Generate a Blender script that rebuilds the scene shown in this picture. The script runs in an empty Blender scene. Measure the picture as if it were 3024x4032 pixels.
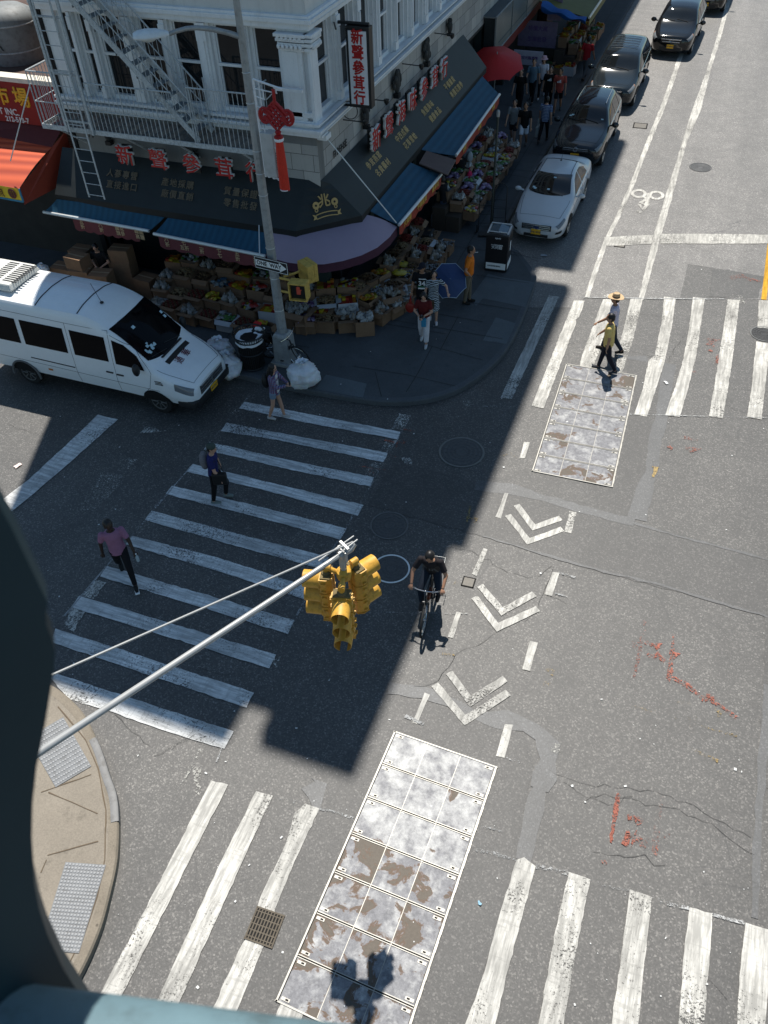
import bpy, bmesh, math, random
import numpy as np
from mathutils import Vector, Matrix, noise as mnoise
random.seed(7)
S = bpy.context.scene; C = S.collection
PI = math.pi
# ---------------------------------------------------------------- camera
CAM = (0.0, 0.0, 13.0)
RM = np.array([[0.935751, 0.351314, -0.030799], [0.229813, -0.673699, -0.702364], [-0.267499, 0.65016, -0.711151]])      # rows: right, down, forward
FPX = 3242.297                # focal length in pixels of the 3024 px wide photograph
cam = bpy.data.cameras.new('camera'); camo = bpy.data.objects.new('camera', cam); C.objects.link(camo)
mw = Matrix.Identity(4)
for i in range(3):
    mw[i][0] = RM[0][i]; mw[i][1] = -RM[1][i]; mw[i][2] = -RM[2][i]; mw[i][3] = CAM[i]
camo.matrix_world = mw
cam.sensor_fit = 'AUTO'; cam.sensor_width = 36.0; cam.lens = FPX/4032*36.0
cam.clip_start = .02; cam.clip_end = 600
cam.dof.use_dof = True; cam.dof.focus_distance = 17.0; cam.dof.aperture_fstop = 9.5
S.camera = camo
# ---------------------------------------------------------------- light
SUN_EL, SUN_AZ = math.radians(63), math.radians(-21)     # azimuth from +Y towards +X
W = bpy.data.worlds.new('World'); S.world = W; W.use_nodes = True
nt = W.node_tree; nt.nodes.clear()
out = nt.nodes.new('ShaderNodeOutputWorld'); bg = nt.nodes.new('ShaderNodeBackground'); sky = nt.nodes.new('ShaderNodeTexSky')
sky.sky_type = 'NISHITA'; sky.sun_disc = False; sky.sun_elevation = SUN_EL; sky.sun_rotation = SUN_AZ
sky.dust_density = .3; sky.ozone_density = 2.0; sky.altitude = 10
bg.inputs[1].default_value = .082
gr = nt.nodes.new('ShaderNodeMix'); gr.data_type = 'RGBA'; gr.blend_type = 'MULTIPLY'; gr.inputs[0].default_value = 1; gr.inputs[7].default_value = (.90, 1.02, .98, 1)
nt.links.new(sky.outputs[0], gr.inputs[6]); nt.links.new(gr.outputs[2], bg.inputs[0]); nt.links.new(bg.outputs[0], out.inputs[0])
sl = bpy.data.lights.new('sun', 'SUN'); slo = bpy.data.objects.new('sun', sl); C.objects.link(slo)
sl.energy = 5.0; sl.angle = math.radians(.53); sl.color = (1, .955, .88)
sd = Vector((math.cos(SUN_EL)*math.sin(SUN_AZ), math.cos(SUN_EL)*math.cos(SUN_AZ), math.sin(SUN_EL)))
slo.rotation_euler = sd.to_track_quat('Z', 'Y').to_euler(); slo.location = (-20, 40, 60)
vs = S.view_settings; vs.view_transform = 'Standard'; vs.look = 'None'; vs.gamma = 1; vs.exposure = 0.38
S.cycles.max_bounces = 5; S.cycles.diffuse_bounces = 3; S.cycles.glossy_bounces = 3; S.cycles.transparent_max_bounces = 6

# ---------------------------------------------------------------- photogrammetry: pixels of the photograph (1659 px wide copy) to points of the place
KD = 3024/1659.0
def ray(x, y):
    d = np.array([(x*KD-1512)/FPX, (y*KD-2016)/FPX, 1.0]) @ RM
    return d
def G(x, y, z=0.0):
    d = ray(x, y); t = (z-CAM[2])/d[2]
    return (d[0]*t, d[1]*t, z)
def FPL(x, y, Y0):
    d = ray(x, y); t = Y0/d[1]; return (d[0]*t, Y0, CAM[2]+d[2]*t)
def RPL(x, y, X0):
    d = ray(x, y); t = X0/d[0]; return (X0, d[1]*t, CAM[2]+d[2]*t)
def crop(ox, oy, s):                                   # a zoomed crop of the photograph
    def q(*pts, z=0.0): return [G((ox+s*a)/KD, (oy+s*b)/KD, z) for a, b in pts]
    return q
# ---------------------------------------------------------------- mesh helpers
class MB:
    def __init__(s): s.v = []; s.f = []; s.m = []; s.cur = 0
    def add(s, vs, fs):
        o = len(s.v); s.v += [tuple(map(float, p)) for p in vs]
        for f in fs: s.f.append(tuple(i+o for i in f)); s.m.append(s.cur)
        return s
    def box(s, c, d, rz=0, top=1.0):                    # centre, full size; top: taper
        x, y, z = d[0]/2, d[1]/2, d[2]/2; cs, sn = math.cos(rz), math.sin(rz); P = []
        for k, t in ((-1, 1.0), (1, top)):
            for a, b in ((-1, -1), (1, -1), (1, 1), (-1, 1)):
                px, py = a*x*t, b*y*t; P.append((c[0]+px*cs-py*sn, c[1]+px*sn+py*cs, c[2]+k*z))
        return s.add(P, [(3, 2, 1, 0), (4, 5, 6, 7), (0, 1, 5, 4), (1, 2, 6, 5), (2, 3, 7, 6), (3, 0, 4, 7)])
    def tube(s, pts, r, n=8, caps=True):
        pts = [Vector(p) for p in pts]
        rs = r if isinstance(r, (list, tuple)) else [r]*len(pts)
        rings = []; up = None
        for i, p in enumerate(pts):
            t = (pts[min(i+1, len(pts)-1)]-pts[max(i-1, 0)])
            if t.length < 1e-9: t = Vector((0, 0, 1))
            t.normalize()
            if up is None: up = Vector((0, 0, 1)) if abs(t.z) < .95 else Vector((1, 0, 0))
            a = t.cross(up)
            if a.length < 1e-4: a = t.cross(Vector((0, 1, .3)))
            a.normalize(); b = a.cross(t).normalized(); up = b
            rings.append([p+(a*math.cos(2*PI*k/n)+b*math.sin(2*PI*k/n))*rs[i] for k in range(n)])
        vs = [q for R in rings for q in R]; fs = []
        for i in range(len(pts)-1):
            for k in range(n):
                k2 = (k+1) % n; fs.append((i*n+k, i*n+k2, (i+1)*n+k2, (i+1)*n+k))
        if caps: fs.append(tuple(range(n))[::-1]); fs.append(tuple((len(pts)-1)*n+k for k in range(n)))
        return s.add(vs, fs)
    def lathe(s, prof, c=(0, 0, 0), n=24, M=None, caps=True):   # profile [(r,z)]
        vs = []; fs = []
        for r, z in prof:
            for k in range(n):
                p = Vector((r*math.cos(2*PI*k/n), r*math.sin(2*PI*k/n), z))
                if M is not None: p = M @ p
                vs.append((p.x+c[0], p.y+c[1], p.z+c[2]))
        for i in range(len(prof)-1):
            for k in range(n):
                k2 = (k+1) % n; fs.append((i*n+k, i*n+k2, (i+1)*n+k2, (i+1)*n+k))
        if caps:
            if prof[0][0] > 1e-6: fs.append(tuple(range(n))[::-1])
            if prof[-1][0] > 1e-6: fs.append(tuple((len(prof)-1)*n+k for k in range(n)))
        return s.add(vs, fs)
    def quad(s, *p): return s.add(p, [tuple(range(len(p)))])
    def prism(s, pts, d):                               # polygon pts extruded by vector d
        n = len(pts); d = Vector(d); P = [Vector(p) for p in pts]
        vs = P+[p+d for p in P]
        fs = [tuple(range(n))[::-1], tuple(range(n, 2*n))]+[(i, (i+1) % n, n+(i+1) % n, n+i) for i in range(n)]
        return s.add(vs, fs)
    def grid(s, P):                                     # 2-D list of points
        a, b = len(P), len(P[0])
        return s.add([q for r in P for q in r], [(i*b+j, i*b+j+1, (i+1)*b+j+1, (i+1)*b+j) for i in range(a-1) for j in range(b-1)])
    def ell(s, c, r, n=8, m=6, M=None):
        vs = []; fs = []
        for i in range(m+1):
            t = PI*i/m
            for k in range(n):
                p = Vector((r[0]*math.sin(t)*math.cos(2*PI*k/n), r[1]*math.sin(t)*math.sin(2*PI*k/n), -r[2]*math.cos(t)))
                if M is not None: p = M @ p
                vs.append((p.x+c[0], p.y+c[1], p.z+c[2]))
        for i in range(m):
            for k in range(n):
                k2 = (k+1) % n; fs.append((i*n+k, i*n+k2, (i+1)*n+k2, (i+1)*n+k))
        return s.add(vs, fs)
    def build(s, name, mats, parent=None, smooth=False, world=False, bev=0, fix=True):
        if not isinstance(mats, (list, tuple)): mats = [mats]
        me = bpy.data.meshes.new(name)
        vs = s.v
        if world and parent is not None:
            l = parent.location; inv = Matrix.Rotation(-parent.rotation_euler.z, 3, 'Z')
            vs = [tuple(inv @ (Vector(p)-l)) for p in vs]
        me.from_pydata(vs, [], s.f)
        for m in mats: me.materials.append(m)
        me.polygons.foreach_set('material_index', s.m)
        bm = bmesh.new(); bm.from_mesh(me)
        bmesh.ops.remove_doubles(bm, verts=bm.verts, dist=1e-5)
        if fix: bmesh.ops.recalc_face_normals(bm, faces=bm.faces)
        if bev:
            bmesh.ops.bevel(bm, geom=[e for e in bm.edges if len(e.link_faces) == 2 and e.calc_face_angle(0) > .6], offset=bev, segments=2, affect='EDGES', profile=.6, clamp_overlap=True)
        bm.to_mesh(me); bm.free()
        o = bpy.data.objects.new(name, me); C.objects.link(o)
        if parent is not None: o.parent = parent
        if smooth:
            me.polygons.foreach_set('use_smooth', [True]*len(me.polygons))
            if smooth != 2: me.set_sharp_from_angle(angle=math.radians(38))
        return o
def tag(o, label=None, cat=None, group=None, kind=None):
    if label: o['label'] = label
    if cat: o['category'] = cat
    if group: o['group'] = group
    if kind: o['kind'] = kind
    return o
def thing(name, label, cat, loc=(0, 0, 0), rz=0, group=None):
    o = bpy.data.objects.new(name, None); C.objects.link(o); o.location = loc; o.rotation_euler = (0, 0, rz); o.empty_display_size = .2
    return tag(o, label, cat, group)
def copy_tree(o, parent=None, par_inv=True):
    c = o.copy(); C.objects.link(c)
    if parent is not None: c.parent = parent
    for ch in list(o.children): copy_tree(ch, c)
    return c
def rpoint(P, rz): return (P[0]*math.cos(rz)-P[1]*math.sin(rz), P[0]*math.sin(rz)+P[1]*math.cos(rz))
# ---------------------------------------------------------------- materials
MATS = {}
class NT:
    def __init__(s, name):
        s.mat = bpy.data.materials.new(name); s.mat.use_nodes = True; s.t = s.mat.node_tree; s.t.nodes.clear()
        s.o = s.n('ShaderNodeOutputMaterial'); s.b = s.n('ShaderNodeBsdfPrincipled'); s.l(s.b.outputs[0], s.o.inputs[0])
        s.geo = s.n('ShaderNodeNewGeometry'); s.pos = s.geo.outputs['Position']
    def n(s, k, **kw):
        x = s.t.nodes.new(k)
        for a, b in kw.items(): setattr(x, a, b)
        return x
    def l(s, a, b): s.t.links.new(a, b); return s
    def mapping(s, scale, rot=(0, 0, 0), src=None):
        m = s.n('ShaderNodeMapping'); m.inputs['Scale'].default_value = scale; m.inputs['Rotation'].default_value = rot
        s.l(src or s.pos, m.inputs[0]); return m.outputs[0]
    def noise(s, scale, detail=3, rough=.6, src=None, dist=0):
        x = s.n('ShaderNodeTexNoise'); x.inputs['Scale'].default_value = scale; x.inputs['Detail'].default_value = detail
        x.inputs['Roughness'].default_value = rough; x.inputs['Distortion'].default_value = dist
        s.l(src or s.pos, x.inputs['Vector']); return x.outputs['Fac']
    def voro(s, scale, out='Color', src=None, feature='F1'):
        x = s.n('ShaderNodeTexVoronoi'); x.feature = feature; x.inputs['Scale'].default_value = scale; s.l(src or s.pos, x.inputs['Vector']); return x.outputs[out]
    def ramp(s, fac, stops):
        r = s.n('ShaderNodeValToRGB'); e = r.color_ramp.elements
        while len(e) < len(stops): e.new(.5)
        for i, (p, c) in enumerate(stops):
            e[i].position = p; e[i].color = (c, c, c, 1) if not isinstance(c, (tuple, list)) else (*c, 1)
        s.l(fac, r.inputs[0]); return r.outputs[0]
    def mix(s, fac, a, b, mode='MIX'):
        x = s.n('ShaderNodeMix'); x.data_type = 'RGBA'; x.blend_type = mode
        for v, i in ((fac, 0), (a, 6), (b, 7)):
            if isinstance(v, (int, float)): x.inputs[i].default_value = v if i == 0 else (v, v, v, 1)
            elif isinstance(v, (tuple, list)): x.inputs[i].default_value = (*v, 1)
            else: s.l(v, x.inputs[i])
        return x.outputs[2]
    def math(s, op, a, b=0):
        x = s.n('ShaderNodeMath'); x.operation = op
        for v, i in ((a, 0), (b, 1)):
            if isinstance(v, (int, float)): x.inputs[i].default_value = v
            else: s.l(v, x.inputs[i])
        return x.outputs[0]
    def bump(s, h, strength=.3, dist=.01):
        b = s.n('ShaderNodeBump'); b.inputs['Strength'].default_value = strength; b.inputs['Distance'].default_value = dist
        s.l(h, b.inputs['Height']); s.l(b.outputs[0], s.b.inputs['Normal']); return s
    def done(s, col=None, rough=.8, metal=0.0, spec=.5, coat=0):
        if col is not None:
            if isinstance(col, (tuple, list)): s.b.inputs['Base Color'].default_value = (*col, 1)
            else: s.l(col, s.b.inputs['Base Color'])
        if isinstance(rough, (int, float)): s.b.inputs['Roughness'].default_value = rough
        else: s.l(rough, s.b.inputs['Roughness'])
        s.b.inputs['Metallic'].default_value = metal; s.b.inputs['Specular IOR Level'].default_value = spec
        s.b.inputs['Coat Weight'].default_value = coat
        if coat: s.b.inputs['Coat Roughness'].default_value = .04
        return s.mat
def mat(name, c, rough=.7, metal=0.0, var=.25, scale=6.0, coat=0, spec=.4, bump=0, dirt=0):
    """plain painted / plastic / cloth surface: slow noise in the value, optional dirt specks and bump"""
    if name in MATS: return MATS[name]
    t = NT(name)
    f = t.noise(scale, 4, .65)
    col = t.mix(f, tuple(min(1, v*(1-var)) for v in c), tuple(min(1, v*(1+var)) for v in c))
    if dirt:
        d = t.ramp(t.noise(scale*2.3, 5, .7), [(.48, 0), (.68, 1)])
        col = t.mix(t.math('MULTIPLY', d, dirt), col, (c[0]*.35+.01, c[1]*.33+.008, c[2]*.3+.006))
    if bump: t.bump(t.noise(scale*5, 3), bump, .01)
    MATS[name] = t.done(col, rough, metal, spec, coat); return MATS[name]
def emat(name, c, st):
    if name in MATS: return MATS[name]
    t = NT(name); t.b.inputs['Emission Color'].default_value = (*c, 1); t.b.inputs['Emission Strength'].default_value = st
    MATS[name] = t.done(c, .4); return MATS[name]
def asphalt(name, base, spread=.5, agg=.5, tint=(1.06, .99, .90), rough=.63):
    t = NT(name)
    big = t.noise(.35, 5, .65); mid = t.noise(2.2, 4, .7); fine = t.noise(28, 4, .8)
    stone = t.voro(42, 'Color'); sep = t.n('ShaderNodeSeparateColor'); t.l(stone, sep.inputs[0])
    chips = t.ramp(sep.outputs[0], [(.0, .30), (.60, .75), (.85, 1.5), (1, 3.4)])
    v = t.ramp(big, [(.3, base*(1-spread*.5)), (.7, base*(1+spread*.5))])
    v = t.mix(.45, v, t.ramp(mid, [(.3, base*.7), (.7, base*1.25)]))
    v = t.mix(agg, v, t.mix(1, v, chips, 'MULTIPLY'))
    v = t.mix(agg*.8, v, t.mix(1, v, t.ramp(fine, [(.3, .45), (.55, 1), (.75, 1.9)]), 'MULTIPLY'))
    v = t.mix(1, v, tint, 'MULTIPLY')
    # worn wheel paths and paving seams along the lanes
    lane = t.noise(1, 3, .55, t.mapping((.75, .035, 1))); v = t.mix(.55, v, t.mix(1, v, t.ramp(lane, [(.32, .62), (.5, 1), (.68, 1.3)]), 'MULTIPLY'))
    blot = t.noise(.9, 6, .7, None, .8); v = t.mix(.4, v, t.mix(1, v, t.ramp(blot, [(.36, .6), (.55, 1.0), (.7, 1.22)]), 'MULTIPLY'))
    # oil drips
    oil = t.ramp(t.noise(1.1, 6, .72), [(.60, 0), (.72, 1)])
    v = t.mix(t.math('MULTIPLY', oil, .3), v, base*.45)
    # hairline cracks
    wv = t.n('ShaderNodeMix'); wv.data_type = 'VECTOR'; 
    nz = t.n('ShaderNodeTexNoise'); nz.inputs['Scale'].default_value = 1.3; nz.inputs['Detail'].default_value = 5; t.l(t.pos, nz.inputs['Vector'])
    wv.inputs[0].default_value = .22; t.l(t.pos, wv.inputs[4]); t.l(nz.outputs['Color'], wv.inputs[5])
    cr = t.n('ShaderNodeTexVoronoi'); cr.feature = 'DISTANCE_TO_EDGE'; cr.inputs['Scale'].default_value = .55; t.l(wv.outputs[1], cr.inputs['Vector'])
    line = t.ramp(cr.outputs['Distance'], [(.0, 1), (.006, 0)])
    gate = t.ramp(t.noise(.5, 2), [(.5, 0), (.62, 1)])
    v = t.mix(t.math('MULTIPLY', t.math('MULTIPLY', line, gate), .7), v, base*.2)
    t.bump(t.math('ADD', fine, t.math('MULTIPLY', sep.outputs[1], .6)), .45, .006)
    MATS[name] = t.done(v, rough, 0, .92); return MATS[name]
def paint(name, c, wear=.5, under=.05, streak='Y', grain=1.0):
    """road paint: worn through to the asphalt in speckles, with tyre streaks"""
    t = NT(name)
    sc = (9, .9, 1) if streak == 'Y' else (.9, 9, 1)
    st = t.noise(1.6, 4, .7, t.mapping(sc)); sp = t.noise(30, 5, .75); big = t.noise(.9, 3, .6)
    h = t.math('ADD', t.math('ADD', t.math('MULTIPLY', sp, .52), t.math('MULTIPLY', big, .26)), t.math('MULTIPLY', t.noise(.42, 2, .5), .22))
    thr = .355+.29*wear
    gone = t.ramp(h, [(thr-.02, 1), (thr+.02, 0)])
    dirty = t.mix(t.ramp(st, [(.40, 0), (.60, 1)]), tuple(v*.56 for v in c), c)
    tick = t.noise(1.0, 3, .6, t.mapping((2.2, 16, 1) if streak == 'Y' else (16, 2.2, 1)))
    dirty = t.mix(t.math('MULTIPLY', t.ramp(tick, [(.56, 0), (.64, 1)]), .45), dirty, tuple(v*.5 for v in c))
    dirty = t.mix(t.ramp(t.noise(5, 4, .7), [(.35, .35), (.6, 0)]), dirty, tuple(v*.5 for v in c))
    dirty = t.mix(1, dirty, t.ramp(t.noise(.55, 2, .5), [(.35, .74), (.62, 1.04)]), 'MULTIPLY')
    t.bump(sp, .15, .004); m_ = t.done(dirty, .75, 0, .3)
    tr = t.n('ShaderNodeBsdfTransparent'); mx = t.n('ShaderNodeMixShader'); t.l(gone, mx.inputs[0]); t.l(t.b.outputs[0], mx.inputs[1]); t.l(tr.outputs[0], mx.inputs[2]); t.l(mx.outputs[0], t.o.inputs[0])
    MATS[name] = m_; return m_
def conc(name, c, var=.3, scale=1.2, stain=.4, rough=.85):
    t = NT(name)
    v = t.mix(t.noise(scale, 5, .7), tuple(x*(1-var) for x in c), tuple(x*(1+var) for x in c))
    v = t.mix(.35, v, t.mix(1, v, t.ramp(t.noise(38, 4, .8), [(.3, .5), (.7, 1.6)]), 'MULTIPLY'))
    spots = t.ramp(t.voro(2.1, 'Distance'), [(.04, 1), (.06, 0)])
    v = t.mix(t.math('MULTIPLY', spots, stain*1.2), v, tuple(x*.35 for x in c))
    v = t.mix(t.math('MULTIPLY', t.ramp(t.noise(scale*2.7, 6, .75), [(.55, 0), (.75, 1)]), stain), v, tuple(x*.45 for x in c))
    t.bump(t.noise(30, 3), .2, .005)
    MATS[name] = t.done(v, rough, 0, .3); return MATS[name]
def glass(name, c=(.012, .016, .02), rough=.06, refl=.5):
    if name in MATS: return MATS[name]
    t = NT(name)
    v = t.mix(t.noise(1.7, 3), tuple(x*.5 for x in c), tuple(x*1.7 for x in c))
    MATS[name] = t.done(v, rough, 0, refl); t.b.inputs['IOR'].default_value = 1.5; return MATS[name]
def carpaint(name, c, dust=.12, metal=.0, rough=.28):
    if name in MATS: return MATS[name]
    t = NT(name)
    v = t.mix(t.noise(1.2, 3), tuple(x*.94 for x in c), tuple(min(1, x*1.06) for x in c))
    d = t.ramp(t.noise(7, 6, .75), [(.45, 0), (.75, 1)])
    v = t.mix(t.math('MULTIPLY', d, dust), v, (c[0]*.7+.03, c[1]*.68+.028, c[2]*.62+.024))
    MATS[name] = t.done(v, rough, metal, .5, .35); return MATS[name]
def ptext(body, size, M, mt, name, parent=None, depth=.0, bold=0.0, align='CENTER', sx=1.0, spacing=1.0, world=True):
    """letters as real meshes: text laid in the XY plane, then placed by the matrix M"""
    c = bpy.data.curves.new(name, 'FONT'); c.body = body; c.size = size; c.align_x = align; c.align_y = 'CENTER'; c.extrude = depth; c.bevel_depth = bold; c.bevel_resolution = 0; c.space_character = spacing; c.resolution_u = 2
    o = bpy.data.objects.new(name, c); C.objects.link(o)
    me = bpy.data.meshes.new_from_object(o.evaluated_get(bpy.context.evaluated_depsgraph_get()))
    bpy.data.objects.remove(o); bpy.data.curves.remove(c)
    T = M @ Matrix.Diagonal((sx, 1, 1, 1))
    if parent is not None and world:
        T = Matrix.Rotation(-parent.rotation_euler.z, 4, 'Z') @ Matrix.Translation(-parent.location) @ T
    me.transform(T); me.materials.clear(); me.materials.append(mt)
    o = bpy.data.objects.new(name, me); C.objects.link(o)
    if parent is not None: o.parent = parent
    return o
def frame3(origin, xdir, ydir):
    x = Vector(xdir).normalized(); y = Vector(ydir); y = (y-x*y.dot(x)).normalized(); z = x.cross(y)
    m = Matrix.Identity(4)
    for i in range(3): m[i][0] = x[i]; m[i][1] = y[i]; m[i][2] = z[i]; m[i][3] = origin[i]
    return m

# ================================================================ GROUND
ASPH = asphalt('asphalt_old', .058, .5, .66)
ASPH2 = asphalt('asphalt_patch', .042, .35, .6, (1.05, .98, .90))
ASPH3 = asphalt('asphalt_smooth_glare', .135, .35, .45, (1.05, .99, .92))  # lighter base colour stands in for sun glare up the avenue
TAR = asphalt('tar_seal', .060, .5, .3, (.97, .98, 1.0), .6)
DARKTAR = mat('crack_filler', (.035, .034, .032), .8)
PAINT = paint('road_paint', (.64, .62, .57), .26, under=.12)
PAINTX = paint('road_paint_cross', (.78, .78, .76), .28, under=.07, streak='X')
PAINTW = paint('road_paint_worn', (.70, .68, .62), .62, under=.12)
CHALK = paint('chalk_line', (.50, .50, .49), .56, under=.14)
YELL = paint('yellow_road_paint', (.80, .42, .02), .1)
SPRAY = paint('red_spray', (.46, .15, .10), .56); SPRAYY = paint('yellow_spray', (.46, .33, .14), .6)
CONC = conc('sidewalk_dark', (.070, .075, .078)); CONCL = conc('sidewalk_light', (.105, .118, .124)); CONCT = conc('sidewalk_tan', (.235, .205, .165), .3, .8, .9)
CURB = conc('curb_stone', (.085, .09, .095), .3, 2)
c1 = crop(0, 900, 1000/1659); c5 = crop(900, 900, 1000/1659); c3 = crop(1800, 0, 1224/1659); c6 = crop(1900, 1000, 1124/1659)
d1 = crop(0, 1800, 1100/1659); d2 = crop(1000, 1900, 1000/1659); d3 = crop(1900, 2000, 1124/1659); d4 = crop(0, 2800, 1200/1659)
d5 = crop(1000, 2800, 1100/1659); d6 = crop(1900, 2900, 1124/1659); c7 = crop(600, 1450, 1100/1659); r7 = crop(2250, 1100, 400/1659); DD = crop(0, 0, KD)
rng = random.Random(3)
def sheet(name, polys, z, m, jit=.012, step=.16, kind='structure'):
    mb = MB(); zz = z
    for P in polys:
        Q = []
        n = len(P)
        for i in range(n):
            a, b = P[i], P[(i+1) % n]; L = math.hypot(b[0]-a[0], b[1]-a[1]); k = max(1, min(60, int(L/step)))
            for j in range(k):
                f = j/k; w = jit if 0 < j else jit*.5
                Q.append((a[0]+(b[0]-a[0])*f+rng.gauss(0, w*.6), a[1]+(b[1]-a[1])*f+rng.gauss(0, w*.6), zz))
        mb.quad(*Q); zz += .00035
    o = mb.build(name, m, fix=False)
    bm = bmesh.new(); bm.from_mesh(o.data); bmesh.ops.triangulate(bm, faces=bm.faces, ngon_method='EAR_CLIP')
    for f in bm.faces:
        if f.normal.z < 0: f.normal_flip()
    bm.to_mesh(o.data); bm.free()
    return tag(o, kind=kind)
def stroke(P, w, jit=0):
    """a polyline widened to a band (single polygon)"""
    L = []; R_ = []; n = len(P)
    for i in range(n):
        a = P[max(i-1, 0)]; b = P[min(i+1, n-1)]; dx, dy = b[0]-a[0], b[1]-a[1]; l = math.hypot(dx, dy) or 1
        nx, ny = -dy/l, dx/l; k = 1.0
        if 0 < i < n-1:
            e = (P[i][0]-P[i-1][0], P[i][1]-P[i-1][1]); el = math.hypot(*e) or 1
            k = 1/max(.45, abs((-e[1]/el)*nx+(e[0]/el)*ny))
        ww = w*.5*k*(1+rng.uniform(-jit, jit)); L.append((P[i][0]+nx*ww, P[i][1]+ny*ww)); R_.append((P[i][0]-nx*ww, P[i][1]-ny*ww))
    return L+R_[::-1]
def crack(P, w=.005, amp=.05, step=.12):
    Q = []
    for i in range(len(P)-1):
        a, b = P[i], P[i+1]; k = max(2, int(math.hypot(b[0]-a[0], b[1]-a[1])/step))
        for j in range(k): Q.append((a[0]+(b[0]-a[0])*j/k+rng.gauss(0, amp*.5), a[1]+(b[1]-a[1])*j/k+rng.gauss(0, amp*.5)))
    Q.append(P[-1][:2]); return stroke(Q, w, .5)
def poly3(P, z=0): return [(p[0], p[1], z) for p in P]
tag(MB().grid([[(x, y, 0) for x in (-200, -60, -20, 20, 200)] for y in (-200, -20, 20, 60, 200)]).build('road', ASPH), kind='structure')
# smoother avenue paving, sun glare put into its lighter colour; dark trench patches
sheet('asphalt_avenue', [c3((0, 1640), (520, 0), (1500, -200), (2300, -200), (2300, 1500), (1659, 1600), (1430, 1590), (1365, 1430), (1230, 1410), (1190, 1590), (680, 1592), (640, 1640))], .003, ASPH3, .02)
trench = crop(0, 0, 1)((1446, 1990), (1548, 1825), (1700, 1850), (1900, 1908), (2137, 1962), (2489, 2057), (2700, 2110), (3024, 2203), (3300, 2290), (3300, 2520), (3024, 2430), (2374, 2251), (2137, 2183), (1900, 2112), (1784, 2081))
near = d5((330, 500), (520, 300), (700, 50), (800, -90), (1000, -60), (1200, 5), (1330, 40), (1480, 75), (1640, 180), (1659, 330), (1560, 890), (1380, 1500), (1200, 2100), (-100, 2100), (-240, 1900), (10, 1300), (125, 1180), (240, 860), (390, 580))
side = c6((850, 605), (1100, 640), (1060, 900), (990, 1180), (920, 1400), (875, 1550), (520, 1480), (0, 1345), (240, 1250), (722, 1360))
sheet('asphalt_patches', [trench, near, side, c6((1330, 80), (1640, 130), (1600, 260), (1320, 250)), d3((1640, 600), (2100, 700), (2100, 1700), (1610, 1624))], .006, ASPH2, .03)
sheet('tar_seals', [stroke(c6((1090, 640), (1060, 800), (1040, 950), (1000, 1100), (985, 1250), (940, 1380), (895, 1545)), .30, .4), stroke(c6((-40, 1345), (180, 1370), (350, 1420), (600, 1490), (880, 1562)), .28, .35), stroke(c6((840, 605), (960, 612)), .2, .3),
  stroke(d2((880, 1345), (1100, 1370), (1300, 1440), (1480, 1540), (1659, 1590)), .2, .4), stroke(d3((0, 1222), (130, 1235), (250, 1265), (340, 1320), (385, 1385), (380, 1470), (360, 1560), (330, 1640)), .32, .35), stroke(d6((350, 180), (330, 300), (300, 420), (270, 560), (235, 720)), .26, .3),
  stroke(d6((1655, -300), (1640, 0), (1610, 350), (1597, 560), (1588, 800), (1580, 1060)), .13, .25), stroke(d3((880, 90), (1130, 165), (1400, 232), (1659, 300)), .06, .4), stroke(d3((0, 165), (350, 270), (700, 370), (1000, 440), (1350, 545), (1659, 635)), .07, .4), stroke(d5((320, 440), (360, 500), (395, 420)), .25, .4)], .009, TAR, .02)
CR = []
for P in (d6((400, 210), (560, 270), (760, 300), (950, 315), (1100, 350), (1230, 410), (1350, 480), (1560, 590)), d6((590, 360), (760, 345), (950, 400), (1150, 430), (1330, 520), (1580, 690)), d6((640, 690), (880, 700), (1060, 750)), d6((1300, 1400), (1420, 1530)), d6((470, 270), (600, 350), (740, 390), (870, 350)),
    d2((1050, 1340), (1160, 1310), (1230, 1250), (1290, 1160), (1370, 1090), (1480, 1060), (1590, 980)), d2((1280, 425), (1390, 440), (1470, 480), (1659, 590)), d3((180, 375), (300, 410), (400, 340)), d3((410, 350), (365, 470), (320, 580), (250, 660)), d3((380, 510), (440, 530), (490, 560)),
    c6((850, 565), (920, 580), (1060, 620)), c6((910, 350), (1010, 360), (1110, 385)), c6((480, 530), (560, 510), (620, 495)), c6((1370, 760), (1480, 790), (1659, 800)), c6((1400, 880), (1520, 920), (1659, 940)), c6((1080, 630), (1110, 560), (1180, 460)), c3((1490, 1335), (1600, 1340)), c3((1100, 575), (1250, 600)),
    d4((930, 210), (1010, 140), (1090, 50)), d4((640, 20), (720, 110), (820, 190)), d1((1180, 1260), (1340, 1290), (1500, 1290)), d2((640, 245), (830, 250), (1000, 230)), d4((830, 250), (960, 180), (1060, 130)), c1((50, 1280), (200, 1330), (330, 1350))): CR.append(crack(P))
sheet('road_cracks', CR, .0115, DARKTAR, .001, 9)
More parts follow.
